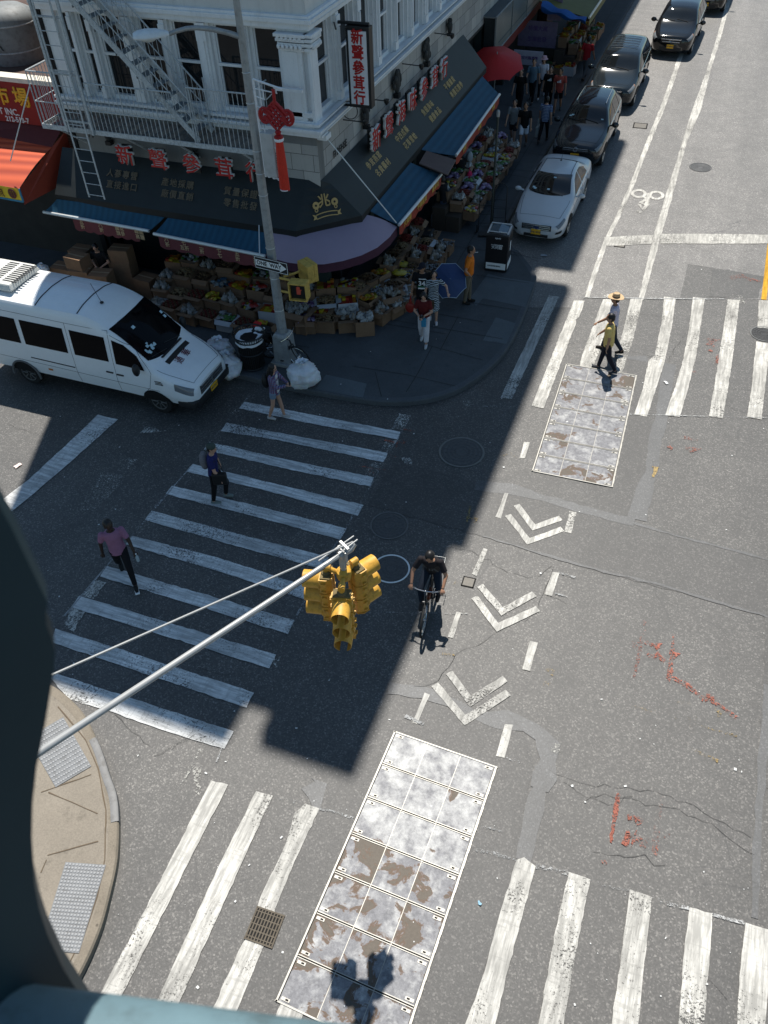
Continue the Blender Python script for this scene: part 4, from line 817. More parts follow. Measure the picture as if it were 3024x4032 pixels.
rail([(PX0, 18.88, PZ), (PX0, PYO, PZ), (-14.95, PYO, PZ)], 0, 1.35, .125); rail([(-14.95, PYO, PZ), (-12.45, PYO, PZ)], 0, 1.2, .125); rail([(-12.0, PYO, PZ), (PX1, PYO, PZ), (PX1, 18.88, PZ)], 0, 1.35, .125)
sdx = Vector((-14.76+11.95, 0, 7.97-4.99)).normalized()
def stair(y0): return Vector((-11.95, y0, 5.0))
Ls = 6.2; m = MB()
for y_ in (17.93, 18.62):
    p = stair(y_); q = p+sdx*Ls; nn = Vector((sdx.z, 0, -sdx.x)); m.prism([tuple(p-nn*.02), tuple(q-nn*.02), tuple(q+nn*.12), tuple(p+nn*.12)], (0, .035, 0))
m.build('stringer', IRON, fe, world=True)
tm_ = mat('worn_tread', (.21, .23, .24), .6, .1, .4, 8)
for i in range(19):
    p = stair(18.29)+sdx*(.25+i*.33); m = MB()
    for k in range(4): m.box((p.x-.09+.06*k, p.y, p.z+.02), (.04, .64, .018))
    m.box((p.x-.12, p.y, p.z), (.012, .64, .06)); m.build('tread', tm_, fe, world=True)
m = MB()
for y_ in (17.93, 18.64):
    for h in (.55, .95):
        p = stair(y_)+Vector((0, 0, h)); m.tube([tuple(p), tuple(p+sdx*Ls)], .02 if h > .9 else .013, 6)
    for i in range(int(Ls/.19)):
        p = stair(y_)+sdx*(.1+i*.19); m.tube([tuple(p), tuple(p+Vector((0, 0, .95)))], .008, 5, False)
    p = stair(y_); m.tube([tuple(p), tuple(p+Vector((-.0, 0, 1.3)))], .022, 6)
m.build('stair_railing', IRON, fe, world=True)
m = MB()
for x in (-15.67, -15.17): m.box((x, 17.76, 6.3), (.045, .018, 6.2))
for i in range(20): m.tube([(-15.67, 17.76, 3.28+i*.31), (-15.17, 17.76, 3.28+i*.31)], .011, 6)
m.build('drop_ladder', IRON, fe, world=True)
m = MB()
for x in (-15.82, -15.02): m.box((x, 17.84, 7.3), (.07, .05, 4.8))
for z in (5.2, 6.4, 7.6): m.box((-15.42, 17.83, z), (.86, .02, .05))
m.build('ladder_guide', IRON, fe, world=True)
# ---------------------------------------------------------------- lower neighbour with orange awning
nb = thing('low_shop_building', 'low building with a dark roof beside the orange awning', 'building', (-20, YF, 0))
m = MB(); m.box((-21.9, 24.6, 2.55), (10.0, 10, 4.8)); m.build('walls', BRICK, nb, world=True); m = MB(); m.box((-21.9, 19.57, 1.6), (9.9, .06, 2.9)); m.build('shopfront', MATS['shop_dark'], nb, world=True)
m = MB(); m.box((-21.9, 24.6, 5.0), (9.9, 9.9, .1)); m.box((-21.9, 19.68, 5.05), (10.0, .16, .3)); m.box((-16.98, 24.7, 5.1), (.16, 9.7, .3)); m.build('roof', mat('tar_roof', (.09, .055, .045), .9, 0, .5, 1.5), nb, world=True)
t = thing('rooftop_tank', 'grey rounded rooftop tank covered in black graffiti', 'tank', tuple(G(42, 125, 5.05)))
m = MB(); m.lathe([(0, 1.5), (.5, 1.44), (.78, 1.28), (.86, 1.1), (.86, 0)][::-1], n=26); m.build('tank', mat('tank_grey', (.20, .21, .21), .6, 0, .3, 3, dirt=.5), t, smooth=True); m = MB()
for z in (.35, 1.05): m.lathe([(.865, z-.02), (.875, z), (.865, z+.02)], n=26, caps=False)
m.build('hoop_band', IRON, t)
gm = MB(); LT = {'D': [(0, 0), (0, 1), (.5, .8), (.6, .45), (.4, .05), (-.1, 0)], 'A': [(0, -.1), (.3, 1), (.6, 0), (.45, .4), (.1, .4)], 'S': [(.6, .9), (.2, 1), (.1, .7), (.5, .5), (.5, .1), (0, .0)], 'K': [(0, 1), (.05, 0), (.1, .5), (.5, 1), (.1, .5), (.6, -.1)]}
for i, ch in enumerate('DASK'):
    pts = [(-2.55+i*.36+u*.42, .42+v*.55) for u, v in LT[ch]]; gm.tube([(.872*math.cos(a), .872*math.sin(a), z) for (a0, z0), (a1, z1) in zip(pts[:-1], pts[1:]) for a, z in [(a0+(a1-a0)*k/4, z0+(z1-z0)*k/4) for k in range(4)]], .022, 4)
gm.build('graffiti', BLACK, t)
# red signboard and orange awning
RS = mat('red_sign', (.25, .012, .010), .5, 0, .2, 1.5); YLW = mat('yellow_letter', (.75, .42, .03), .5); CRM = mat('cream_trim', (.72, .66, .55), .5)
q = [FPL(-40, 150, 18.3), FPL(125, 178, 18.3), FPL(128, 262, 18.3), FPL(-40, 240, 18.3)]
zt, zb_ = 5.43, 4.28
t = thing('red_signboard', 'red signboard with yellow characters and white lettering over the orange awning', 'sign', (-18.4, 19.4, zb_))
x1s = FPL(124, 180, 19.4)[0]
m = MB(); m.box((x1s-2.2, 19.5, (zt+zb_)/2), (4.4, .25, zt-zb_)); m.build('board', RS, t, world=True)
m = MB(); m.box((x1s-2.2, 19.5, zt+.05), (4.5, .36, .12)); m.build('cornice', CRM, t, world=True)
f_ = lambda x, z: frame3((x, 19.365, z), (1, 0, 0), (0, 0, 1))
cx_ = FPL(48, 205, 19.36); ptext('市場', .55, f_(cx_[0]-.42, 4.98), YLW, 'characters', t, .008, .014, spacing=1.5)
ptext('MARKET INC.', .25, f_(FPL(20, 236, 19.36)[0]-.45, 4.57), WHL, 'lettering', t, .006, .006); ptext('212-513-7', .2, f_(FPL(40, 249, 19.36)[0]-.1, 4.37), WHL, 'phone_number', t, .006, .006)
t = thing('orange_awning', 'ribbed orange awning with a yellow valance over the neighbouring shop', 'awning', (-18.2, 17.0, 3.3))
A, B, Cc, Dd = Vector(G(-60, 285, 3.95)), Vector(G(112, 318, 3.95)), Vector(G(41, 408, 3.45)), Vector(G(-120, 380, 3.45))
def orib():
    t_ = NT('orange_ribbed'); w = t_.n('ShaderNodeTexWave'); w.bands_direction = 'X'; w.inputs['Scale'].default_value = 3.2; t_.l(t_.mapping((0, 2.2, 2.2), (0, 0, 0)), w.inputs['Vector'])
    mp = t_.mapping((1, 1, 1)); s2 = t_.n('ShaderNodeSeparateXYZ'); t_.l(t_.pos, s2.inputs[0]); cc = t_.n('ShaderNodeCombineXYZ'); t_.l(t_.math('SUBTRACT', s2.outputs[2], t_.math('MULTIPLY', s2.outputs[1], .6)), cc.inputs[0]); t_.l(cc.outputs[0], w.inputs['Vector'])
    v = t_.mix(w.outputs['Fac'], (.36, .05, .02), (.60, .105, .038)); t_.bump(w.outputs['Fac'], .5, .02); return t_.done(v, .5, 0, .4)
OR = orib()
m = MB(); m.grid([[tuple((A*(1-u)+B*u)*(1-v)+(Dd*(1-u)+Cc*u)*v+Vector((0, 0, .06*math.sin(PI*v)))) for u in np.linspace(0, 1, 5)] for v in np.linspace(0, 1, 9)]); m.build('cloth', OR, t, smooth=True, world=True)
m = MB(); m.quad(tuple(B), tuple(Cc), (Cc.x, Cc.y, 3.0), (B.x+.12, 19.4, 2.9), (B.x+.12, 19.45, 4.2)); m.build('side_panel', mat('dark_orange', (.28, .045, .025), .6), t, world=True)
m = MB(); m.grid([[tuple(A*(1-u)+B*u) for u in (0, 1)], [(A.x, 19.5, 4.35), (B.x+.1, 19.5, 4.35)]]); m.build('back_slope', mat('maroon_cloth', (.10, .015, .015), .7), t, world=True)
m = MB(); ev = Vector((0, -.01, -.36)); m.quad(tuple(Dd), tuple(Cc), tuple(Cc+ev), tuple(Dd+ev)); vo = m.build('valance', mat('yellow_valance', (.72, .50, .03), .6), t, world=True, fix=False)
m = MB(); m.tube([tuple(Dd+ev), tuple(Cc+ev)], .03, 6); m.tube([tuple(Cc), tuple(Cc+ev)], .03, 6); m.build('blue_edge', mat('blue_edge', (.04, .2, .32), .6), t, world=True)
xd = (Cc-Dd).normalized(); x = ptext('⓫', .34, frame3(Cc-xd*.28+ev*.5+Vector((0, -.03, 0)), xd, (0, 0, 1)), mat('brown_letter', (.12, .03, .02), .6), 'number_badge', t, .003, 0); x2 = ptext('魚', .3, frame3(Cc-xd*.72+ev*.5+Vector((0, -.03, 0)), xd, (0, 0, 1)), MATS['brown_letter'], 'valance_characters', t, .003, 0)
# ---------------------------------------------------------------- next building up the avenue, and the one after
n2 = thing('avenue_building', 'darker building up the avenue past the corner building', 'building', (XF, YB+.05, 0))
m = MB(); m.box((-13, 62, 9.5), (7.7, 30.6, 19)); m.build('walls', BRICK, n2, world=True); m = MB()
for z in (5, 9, 13):
    for y_ in np.arange(48, 76, 2.2): m.box((XF, y_, z+1), (.06, 1.1, 1.9))
m.build('glazing', WIN, n2, world=True); m = MB(); m.box((-13, 62, 19.15), (8.1, 31, .3)); m.build('roof', MATS['roof_felt'], n2, world=True)

# ================================================================ STREET FURNITURE
GALV = mat('galvanised_pole', (.34, .35, .35), .5, .3, .25, 4, dirt=.45); SIGB = mat('sign_black', (.015, .015, .015), .5); SIGW = mat('sign_face_white', (.78, .78, .76), .5, 0, .05)
YEL = mat('signal_yellow', (.62, .335, .045), .5, 0, .2, 6, dirt=.55); YELD = mat('old_signal_yellow', (.55, .36, .08), .55, 0, .25, 6, dirt=.5)
LPX, LPY = -9.34, 16.25
lp = thing('street_lamp', 'tall grey octagonal street lamp rising from a square base on the shaded corner', 'street lamp', (LPX, LPY, .15))
m = MB(); m.lathe([(.135, .9), (.115, 3), (.095, 6), (.07, 8.6), (.07, 8.75)], n=8); m.build('pole', GALV, lp, bev=.004)
m = MB(); m.box((0, 0, .05), (.62, .62, .10)); m.box((0, 0, .48), (.46, .46, .78), 0, .9); m.box((0, 0, .90), (.40, .40, .07), 0, .8); m.build('base', GALV, lp, bev=.02)
m = MB()
for z in (1.6, 2.5, 3.3, 4.6, 5.1, 5.6, 6.6, 7.2): m.lathe([(.145-.008*z, z-.012), (.150-.008*z, z), (.145-.008*z, z+.012)], n=10, caps=False)
m.build('band', mat('steel_band', (.55, .55, .55), .35, .7), lp)
m = MB(); m.lathe([(.10, 8.72), (.11, 8.76), (.08, 8.84), (.045, 8.86), (.045, 9.05), (.06, 9.06), (.06, 9.12), (.03, 9.16)], n=10); m.build('photocell_cap', GALV, lp, smooth=True)
# arm towards the roadway
adir = Vector((-.86, -.52, 0)); a0 = Vector((0, 0, 8.0-.15))
pts = [a0+adir*d+Vector((0, 0, h)) for d, h in ((0, 0), (.25, .10), (.55, .19), (.85, .24), (1.05, .24), (1.25, .21), (1.4, .17))]
m = MB(); m.tube([tuple(p) for p in pts], [.055, .052, .05, .046, .044, .042, .04], 10); m.tube([tuple(a0+Vector((0, 0, -.12))), tuple(pts[0])], .075, 8); m.build('arm', GALV, lp, smooth=True)
hd = pts[-1]; az_ = math.atan2(adir.y, adir.x); Mh = Matrix.Rotation(az_, 3, 'Z')
m = MB(); rows = []
for u, w, h in ((0, .05, .05), (.08, .09, .08), (.25, .16, .12), (.45, .18, .13), (.62, .16, .11), (.70, .10, .07)):
    rows.append([tuple(hd+Mh @ Vector((u, w*math.cos(a), h*max(-.25, math.sin(a))))) for a in np.linspace(0, 2*PI, 15)])
m.grid(rows); m.quad(*rows[-1][:-1]); m.build('luminaire', mat('lamp_white', (.66, .69, .70), .4), lp, smooth=True)
m = MB(); m.ell(tuple(hd+Mh @ Vector((.42, 0, -.05))), (.16, .12, .06), 12, 6, Mh); m.build('lens', mat('lamp_lens', (.55, .57, .55), .2), lp, smooth=True)
# ONE WAY sign
ow = [FPL(x, y, 15.98) for x, y in ((549, 553), (623, 567), (549, 581), (623, 592))]
oc = Vector([sum(p[i] for p in ow)/4 for i in range(3)]); wd = (Vector(ow[1])-Vector(ow[0])+Vector(ow[3])-Vector(ow[2]))/2; W_ = .96
t = thing('one_way_sign', 'black and white ONE WAY arrow sign strapped to the street lamp', 'road sign', (LPX, LPY-.2, 3.1))
FO = frame3((oc.x, 15.98, oc.z), (1, -.12, .0), (0, 0, 1)); 
def onF(mb, F): mb.v = [tuple(F @ Vector(p)) for p in mb.v]; return mb
m = MB(); m.box((0, 0, 0), (W_, .32, .012)); onF(m, FO).build('plate', SIGB, t, world=True, bev=.004)
m = MB(); e = .018
for x, y_, w, h in ((0, .142, W_-.03, .012), (0, -.142, W_-.03, .012), (-W_/2+.018, 0, .012, .29), (W_/2-.018, 0, .012, .29)): m.box((x, y_, .007), (w, h, .003))
onF(m, FO).build('border', SIGW, t, world=True)
m = MB(); m.prism([(-.44, -.075, .006), (.24, -.075, .006), (.24, -.125, .006), (.44, 0, .006), (.24, .125, .006), (.24, .075, .006), (-.44, .075, .006)], (0, 0, .004)); onF(m, FO).build('arrow', SIGW, t, world=True)
ptext('ONE  WAY', .15, FO @ Matrix.Translation((-.06, 0, .012)), SIGB, 'lettering', t, .001, .004, sx=.95)
m = MB(); m.box((0, 0, -.05), (.08, .1, .1)); onF(m, FO).build('bracket', GALV, t, world=True)
# pedestrian signals
def pedhead(label, c, d, lit):
    t = thing('pedestrian_signal', label, 'pedestrian signal', c, math.atan2(d[1], d[0])+PI/2, 'pedestrian signals on the lamp post')
    m = MB(); m.box((0, .02, 0), (.46, .20, .46)); m.build('housing', YELD, t, bev=.02)
    m = MB()
    for x, z, w, h in ((0, .215, .46, .03), (0, -.215, .46, .03), (-.215, 0, .03, .4), (.215, 0, .03, .4)): m.box((x, -.13, z), (w, .10, h))
    m.build('visor', YELD, t)
    m = MB(); m.box((0, -.085, 0), (.40, .02, .40)); m.build('lens', mat('ped_lens', (.012, .012, .011), .35, 0, .3, 20), t)
    m = MB()
    m.prism([(-.05, -.097, -.09), (.05, -.097, -.09), (.06, -.097, .0), (.085, -.097, .04), (.07, -.097, .05), (.045, -.097, .03), (.04, -.097, .11), (.015, -.097, .12), (-.01, -.097, .125), (-.035, -.097, .11), (-.05, -.097, .09)], (0, .004, 0)); m.build('hand_symbol', emat('hand_glow', (.30, .05, .03), .10), t)
    return t
ph = pedhead('yellow pedestrian signal showing a dim red hand towards the crosswalk', (-8.56, 16.02, 2.58), (.12, -1), 1)
m = MB()
for z in (.16, -.2): m.tube([(-.24, .1, z), (-.55, .16, z)], .03, 8); 
m.build('bracket', YELD, ph, smooth=True)
pb = pedhead('second yellow pedestrian signal turned away behind the first one', (-8.62, 16.62, 2.74), (.55, .85), 0)
m = MB(); m.tube([(.1, .1, .0), (.1, .32, .0), (.3, .5, -.1)], .03, 8); m.build('bracket', YELD, pb, smooth=True)
# lantern-knot decoration on the lamp post
KR = mat('knot_red', (.34, .012, .012), .5, 0, .3, 12); KW = mat('bracket_white', (.74, .75, .76), .4)
kn = thing('knot_banner', 'red Chinese knot with a long tassel hung from a white bracket on the street lamp', 'decoration', (LPX+.15, 16.1, 5.2))
m = MB(); bx = [(-9.12, 7.28), (-8.5, 7.14), (-9.1, 5.28), (-8.66, 5.2)]
m.tube([(-9.12, 16.1, 7.28), (-8.48, 16.1, 7.14)], .022, 6); m.tube([(-9.12, 16.1, 7.28), (-9.12, 16.1, 5.25)], .022, 6); m.tube([(-9.12, 16.1, 5.98), (-8.60, 16.1, 5.88)], .02, 6); m.tube([(-9.12, 16.1, 5.3), (-8.62, 16.1, 5.2)], .02, 6)
for z in (7.1, 6.95, 6.75): m.tube([(-9.12, 16.1, z), (-8.9 if z < 7 else -8.6, 16.1, z-.05)], .014, 5)
for x, z0, z1 in ((-9.0, 7.25, 6.75), (-8.92, 7.1, 6.9), (-8.62, 7.16, 7.05), (-9.0, 6.3, 5.98), (-8.92, 6.15, 6.0)): m.tube([(x, 16.1, z0), (x, 16.1, z1)], .014, 5)
for z in (6.3, 6.15): m.tube([(-9.12, 16.1, z), (-8.92, 16.1, z)], .014, 5)
for k in range(4): m.lathe([(.02, 0), (.05, .0), (.05, .02), (.02, .02)], (-9.02+.12*k, 16.1, 5.26-.02*k), 8)
m.build('fretwork', KW, kn, world=True)
m = MB(); kc = Vector((-8.66, 16.06, 6.62))
for i in range(7):
    for s in (-1, 1):
        a = Vector((-.21+.035*2*i, 0, 0)); p = kc+Vector(((-.105+.035*i)*1.0+s*.105, 0, (-.105+.035*i)*s*1.0)); 
for i in range(6):
    o = -.15+.06*i
    m.tube([tuple(kc+Vector((o-.13, -.015, o*1+.13))), tuple(kc+Vector((o+.13, -.015, o-.13)))], .03, 6); m.tube([tuple(kc+Vector((o-.13, .015, -o-.13))), tuple(kc+Vector((o+.13, .015, -o+.13)))], .03, 6)
for s in (-1, 1):
    for R_, r_ in ((.13, .032), (.075, .028)): m.tube([tuple(kc+Vector((s*(.27+R_*math.cos(a)*.95), 0, -.02+R_*math.sin(a)*1.15))) for a in np.linspace(0, 2*PI, 15)], r_, 6)
    for k in range(3): m.tube([tuple(kc+Vector((s*(.06+.06*k+.04*math.cos(a)), 0, .2-.05*k+.04*math.sin(a)))) for a in np.linspace(0, 2*PI, 9)], .02, 5); m.tube([tuple(kc+Vector((s*(.06+.06*k+.04*math.cos(a)), 0, -.2+.05*k+.04*math.sin(a)))) for a in np.linspace(0, 2*PI, 9)], .02, 5)
m.tube([tuple(kc+Vector((0, 0, .2))), tuple(kc+Vector((-.0, 0, .52)))], .035, 7); m.build('knot', KR, kn, smooth=True, world=True)
m = MB(); m.lathe([(.03, .4), (.07, .36), (.05, .30), (.10, .27), (.10, .2), (.06, .18)], (kc.x, kc.y, 5.93), 10); m.build('bead', KR, kn, smooth=True, world=True)
m = MB(); r = random.Random(2)
for k in range(15):
    a = k*2*PI/15; x, y_ = .07*math.cos(a), .05*math.sin(a); m.tube([(kc.x+x*.8, kc.y+y_, 6.12), (kc.x+x*1.2, kc.y+y_*1.2, 5.6), (kc.x+x*1.25+r.uniform(-.01, .01), kc.y+y_*1.2, 5.03)], .028, 5)
m.build('tassel', mat('tassel_red', (.60, .035, .015), .6, 0, .3, 20), kn, smooth=True, world=True); m = MB(); m.lathe([(.10, 0), (.11, .03), (.10, .06)], (kc.x, kc.y, 6.1), 12); m.lathe([(.105, 0), (.11, .02)], (kc.x, kc.y, 5.03), 12); m.build('tassel_collar', KW, kn, smooth=True, world=True)
t = thing('control_cabinet', 'slim grey control cabinet strapped to the street lamp beside the red tassel', 'cabinet', (LPX+.34, 16.2, 5.75)); m = MB(); m.box((.04, -.02, 0), (.30, .26, .95)); m.build('case', mat('cabinet_grey', (.45, .45, .44), .5, 0, .15, 3, dirt=.3), t, bev=.02); m = MB(); 
for k in range(8): m.box((.2, -.02, -.3+.05*k), (.006, .18, .014))
m.build('louvre', SIGB, t)
t = thing('bracket_bar', 'short white horizontal bar sticking out of the window pier near the knot', 'bar', (-9.9, YF, 6.15)); m = MB(); m.box((.3, -.35, .1), (.75, .07, .07)); m.tube([(.0, -.3, .1), (-.5, .0, -.3)], .012, 5); m.build('bar', KW, t)
# ================================================================ TRAFFIC SIGNAL ON ITS MAST ARM
tip = Vector(G(748, 1190, 6.12)); q1 = Vector(G(105, 1612, 5.80)); ad = (q1-tip); base = tip+ad*1.62; px_, py_ = base.x, base.y
MG = mat('mast_grey', (.42, .42, .41), .38, .25, .12, 5)
ma = thing('signal_mast', 'long grey mast arm with a thin tie rod reaching over the intersection', 'mast arm', (px_, py_, .15))
m = MB(); m.lathe([(.11, 0), (.11, 1.0), (.09, 6.7)], n=12); m.build('pole', MG, ma, smooth=True)
m = MB(); m.box((0, 0, .35), (.42, .42, .7), 0, .8); m.build('base', MG, ma, bev=.02)
m = MB(); m.tube([tuple(base), tuple(tip+ad.normalized()*-.02)], [.046, .029], 14); m.build('arm', MG, ma, smooth=True, world=True)
# tie rod: lies in the vertical plane of the arm
d = ray(125, 1452); an = Vector((-ad.y, ad.x, 0)); k = (an.dot(tip)-an.dot(Vector(CAM)))/an.dot(Vector(d)); rp = Vector(CAM)+Vector(d)*k; rdir = (rp-tip)
m = MB(); t0 = tip+Vector((0, 0, .10)); m.tube([tuple(t0-rdir.normalized()*.10), tuple(t0+(rp-t0)*1.9)], .0115, 8); m.build('tie_rod', MG, ma, smooth=True, world=True)
u = ad.normalized(); sd_ = Vector((-u.y, u.x, 0))
m = MB()
m.tube([tuple(tip-u*.05), tuple(tip+u*.10)], .048, 14); m.tube([tuple(tip-u*.12+Vector((0, 0, .03))), tuple(tip-u*.05)], [.03, .05], 10)
for s in (-1, 1): m.tube([tuple(tip+u*.34+sd_*.05*s+Vector((0, 0, .06))), tuple(tip-u*.14+sd_*.035*s+Vector((0, 0, .11)))], .009, 6)
m.box(tuple(tip+u*.02+Vector((0, 0, .105))), (.16, .03, .025), math.atan2(sd_.y, sd_.x)); m.box(tuple(tip+u*.05+Vector((0, 0, -.01))), (.03, .15, .15), math.atan2(u.y, u.x)); m.build('end_clamp', MG, ma, world=True)
m = MB(); m.tube([tuple(base+Vector((0, 0, -.02))+u*-.0), tuple(tip+u*.3+Vector((0, 0, -.055)))], .006, 5); m.build('cable', BLACK, ma, world=True)
piv = tip+u*.06+Vector((0, 0, -.34))
sg = thing('traffic_signal', 'cluster of three yellow traffic signal heads hanging from the mast arm', 'traffic signal', tuple(piv))
m = MB(); m.tube([tuple(piv+Vector((0, 0, .33))), tuple(piv+Vector((0, 0, .05)))], .035, 8); m.box(tuple(piv+Vector((0, 0, .2))), (.08, .05, .16), .4); m.build('hanger', MG, sg, world=True)
m = MB(); m.lathe([(.05, -.09), (.085, -.06), (.095, 0), (.085, .05), (.045, .08)], tuple(piv), 12); m.build('hub', YEL, sg, smooth=True, world=True)
def head(dirv, off, zoff, lit=None):
    dirv = Vector((dirv[0], dirv[1], 0)).normalized(); c = piv+dirv*off+Vector((0, 0, -.62*HS+zoff)); rz = math.atan2(dirv.y, dirv.x)+PI/2   # local -y faces dirv
    R3 = Matrix.Rotation(rz, 3, 'Z'); T = lambda mb: (setattr(mb, 'v', [tuple(c+(R3 @ Vector(p))*HS) for p in mb.v]), mb)[1]
    m = MB()
    prof = [(-.17, .02), (-.17, -.10), (.17, -.10), (.17, .02), (.11, .11), (-.11, .11)]
    for k in range(3): m.prism([(x, y_, -.53+.3535*k+.004) for x, y_ in prof], (0, 0, .3455))
    h = T(m).build('signal_head', YEL, sg, world=True, bev=.012)
    m = MB()
    for k in range(4): m.prism([(x*1.05, y_*1.05, -.535+.3535*k-.006) for x, y_ in prof], (0, 0, .014))
    for s in (-1, 1):
        for k in range(3):
            for z in (.08, .27): m.box((s*.185, -.02, -.53+.3535*k+z), (.04, .05, .035)); m.tube([(s*.19, -.07, -.53+.3535*k+z), (s*.19, -.02, -.53+.3535*k+z)], .014, 6)
    m.box((0, .115, 0), (.02, .012, 1.0)); x = T(m).build('housing_trim', YEL, h); x.data.transform(Matrix.Translation(-sg.location))
    for k in range(3):
        zc = -.53+.3535*k+.177; m = MB(); rows = []
        for y_, rr in ((-.10, .163), (-.12, .155), (-.40, .150)):
            rows.append([(rr*math.cos(a), y_, zc+rr*math.sin(a)) for a in np.linspace(-PI*.5+.42, PI*1.5-.42, 25)])
        inn_ = [[(p[0]*.965, p[1], zc+(p[2]-zc)*.965) for p in r_] for r_ in rows][::-1]
        m.grid(rows+inn_); m.lathe([(.150, 0), (.175, 0), (.175, .02), (.150, .02)], (0, 0, 0), 24, Matrix.Rotation(PI/2, 3, 'X'))
        m.v[-96:] = [(p[0], p[1]-.10, p[2]+zc) for p in m.v[-96:]]
        v_ = T(m).build('visor', YEL, h, smooth=True); v_.data.transform(Matrix.Translation(-sg.location))
        m = MB(); m.ell((0, -.10, zc), (.145, .03, .145), 16, 8); l_ = T(m).build('lens', mat('lens_%d' % k, ((.02, .05, .03), (.08, .05, .01), (.07, .01, .008))[k], .25), h, smooth=True); l_.data.transform(Matrix.Translation(-sg.location))
    m = MB(); m.box((0, 0, .545), (.30, .17, .02)); m.lathe([(.085, .545), (.085, .58), (.05, .60)], n=12); x = T(m).build('top_cap', mat('grimy_cap', (.16, .12, .05), .8, 0, .4, 12), h); x.data.transform(Matrix.Translation(-sg.location))
    m = MB(); p0 = piv+dirv*.05; p1 = c+Vector((0, 0, .68))*HS; p2 = c+Vector((0, 0, .56))*HS; m.tube([tuple(p0), tuple(p1+Vector((0, 0, .0))), ], .030, 10); m.tube([tuple(p1+dirv*.03), tuple(p1-dirv*.06)], .042, 10); m.tube([tuple(p1), tuple(p2)], .034, 8); m.build('bracket_arm', YEL, sg, smooth=True, world=True)
HS = .70
head((.27, -.96), .23, -.03); head((-.97, -.22), .21, .04); head((.50, .86), .17, .05)
# ================================================================ CORNER CLUTTER
def local(mb, F): return onF(mb, F)
# big black solar compactor bin
bl_, br_, bk_ = G(1041, 592), G(1084, 604), G(1105, 580)
bx_ = thing('compactor_bin', 'tall black solar compactor bin with white lettering next to the silver sedan', 'litter bin', (-5.26, 22.82, .15), .06)
BB = mat('bin_black', (.014, .013, .014), .4, 0, .3, 3); 
m = MB(); m.box((0, 0, .60), (.68, .66, 1.15)); m.build('cabinet', BB, bx_, bev=.02)
m = MB(); m.prism([(-.35, -.34, 1.17), (.35, -.34, 1.17), (.35, -.34, 1.20), (0, -.34, 1.26), (-.35, -.34, 1.20)], (0, .69, 0)); m.build('hood', mat('bin_hood', (.035, .036, .04), .3), bx_, bev=.015)
m = MB(); m.grid([[(x, y_, 1.262+.02*(1-abs(x)/.3)-abs(x)*.14) for x in (-.26, -.13, 0, .13, .26)] for y_ in (-.24, 0, .26)]); m.build('solar_panel', mat('solar_blue', (.06, .10, .13), .08, 0, .2), bx_); m = MB()
for x, y_, w, h in ((0, -.27, .6, .05), (0, .29, .6, .05), (-.3, 0, .05, .6), (.3, 0, .05, .6)): m.box((x, y_, 1.268-abs(x)*.13), (w, h, .012))
m.build('panel_rim', mat('rim_silver', (.6, .62, .63), .3, .5), bx_)
FB = frame3((0, -.334, 0), (1, 0, 0), (0, 0, 1)); m = MB(); m.box((0, -.334, .20), (.60, .008, .2)); m.build('base_band', SIGW, bx_); m = MB(); m.box((.344, 0, .20), (.008, .56, .2)); m.box((.344, .05, .72), (.008, .12, .28)); m.build('side_band', SIGW, bx_)
def btxt(s, size, x, z, mt, nm): ptext(s, size, bx_.matrix_basis @ frame3((x, -.3365 if mt is not SIGB else -.3400, z), (1, 0, 0), (0, 0, 1)), mt, nm, bx_, .001, .001)
bpy.context.view_layer.update(); btxt('大问题', .11, 0, .80, SIGW, 'characters'); btxt('小小垃圾也能带来', .045, 0, .88, SIGW, 'small_characters'); btxt('bigbelly', .06, .02, 1.10, SIGW, 'lettering'); btxt('共同保持街道清洁', .05, -.05, .20, SIGB, 'band_characters')
# wire litter basket
wb = thing('wire_basket', 'black wire litter basket lined with a white bag at the kerb', 'litter bin', (-11.0, 16.55, .15))
BX, BY = G(538, 803, .15)[:2]; wb.location = (BX, BY+.28, .15); wb.scale = (1.22, 1.22, 1.15)
m = MB()
for k in range(36):
    a = k*2*PI/36; m.tube([(.23*math.cos(a), .23*math.sin(a), .03), (.29*math.cos(a), .29*math.sin(a), .80), (.34*math.cos(a), .34*math.sin(a), .90)], .010, 4)
m.build('slats', BLACK, wb); 
for r_, z in ((.24, .05), (.27, .45), (.34, .90), (.295, .78)): m = MB(); m.tube([(r_*math.cos(a), r_*math.sin(a), z) for a in np.linspace(0, 2*PI, 25)], .018, 6); m.build('hoop', BLACK, wb)
m = MB(); m.lathe([(.0, .03), (.22, .03), (.28, .78), (.0, .80)], n=20, caps=False); m.build('inner_can', mat('black_bag', (.01, .01, .01), .5), wb, smooth=True)
m = MB(); rr = random.Random(4); m.grid([[((.30 if v == 0 else .29 if v == 1 else .2 if v == 2 else .1)*math.cos(a)*(1+rr.uniform(-.05, .05)), (.30 if v == 0 else .29 if v == 1 else .2 if v == 2 else .1)*math.sin(a), (.70, .83, .80, .74)[v]+rr.uniform(-.02, .02)) for a in np.linspace(0, 2*PI, 21)] for v in range(4)]); m.lathe([(.12, .755), (0, .76)], n=20, caps=False); m.build('liner', mat('liner_white', (.7, .72, .74), .5), wb, smooth=True)
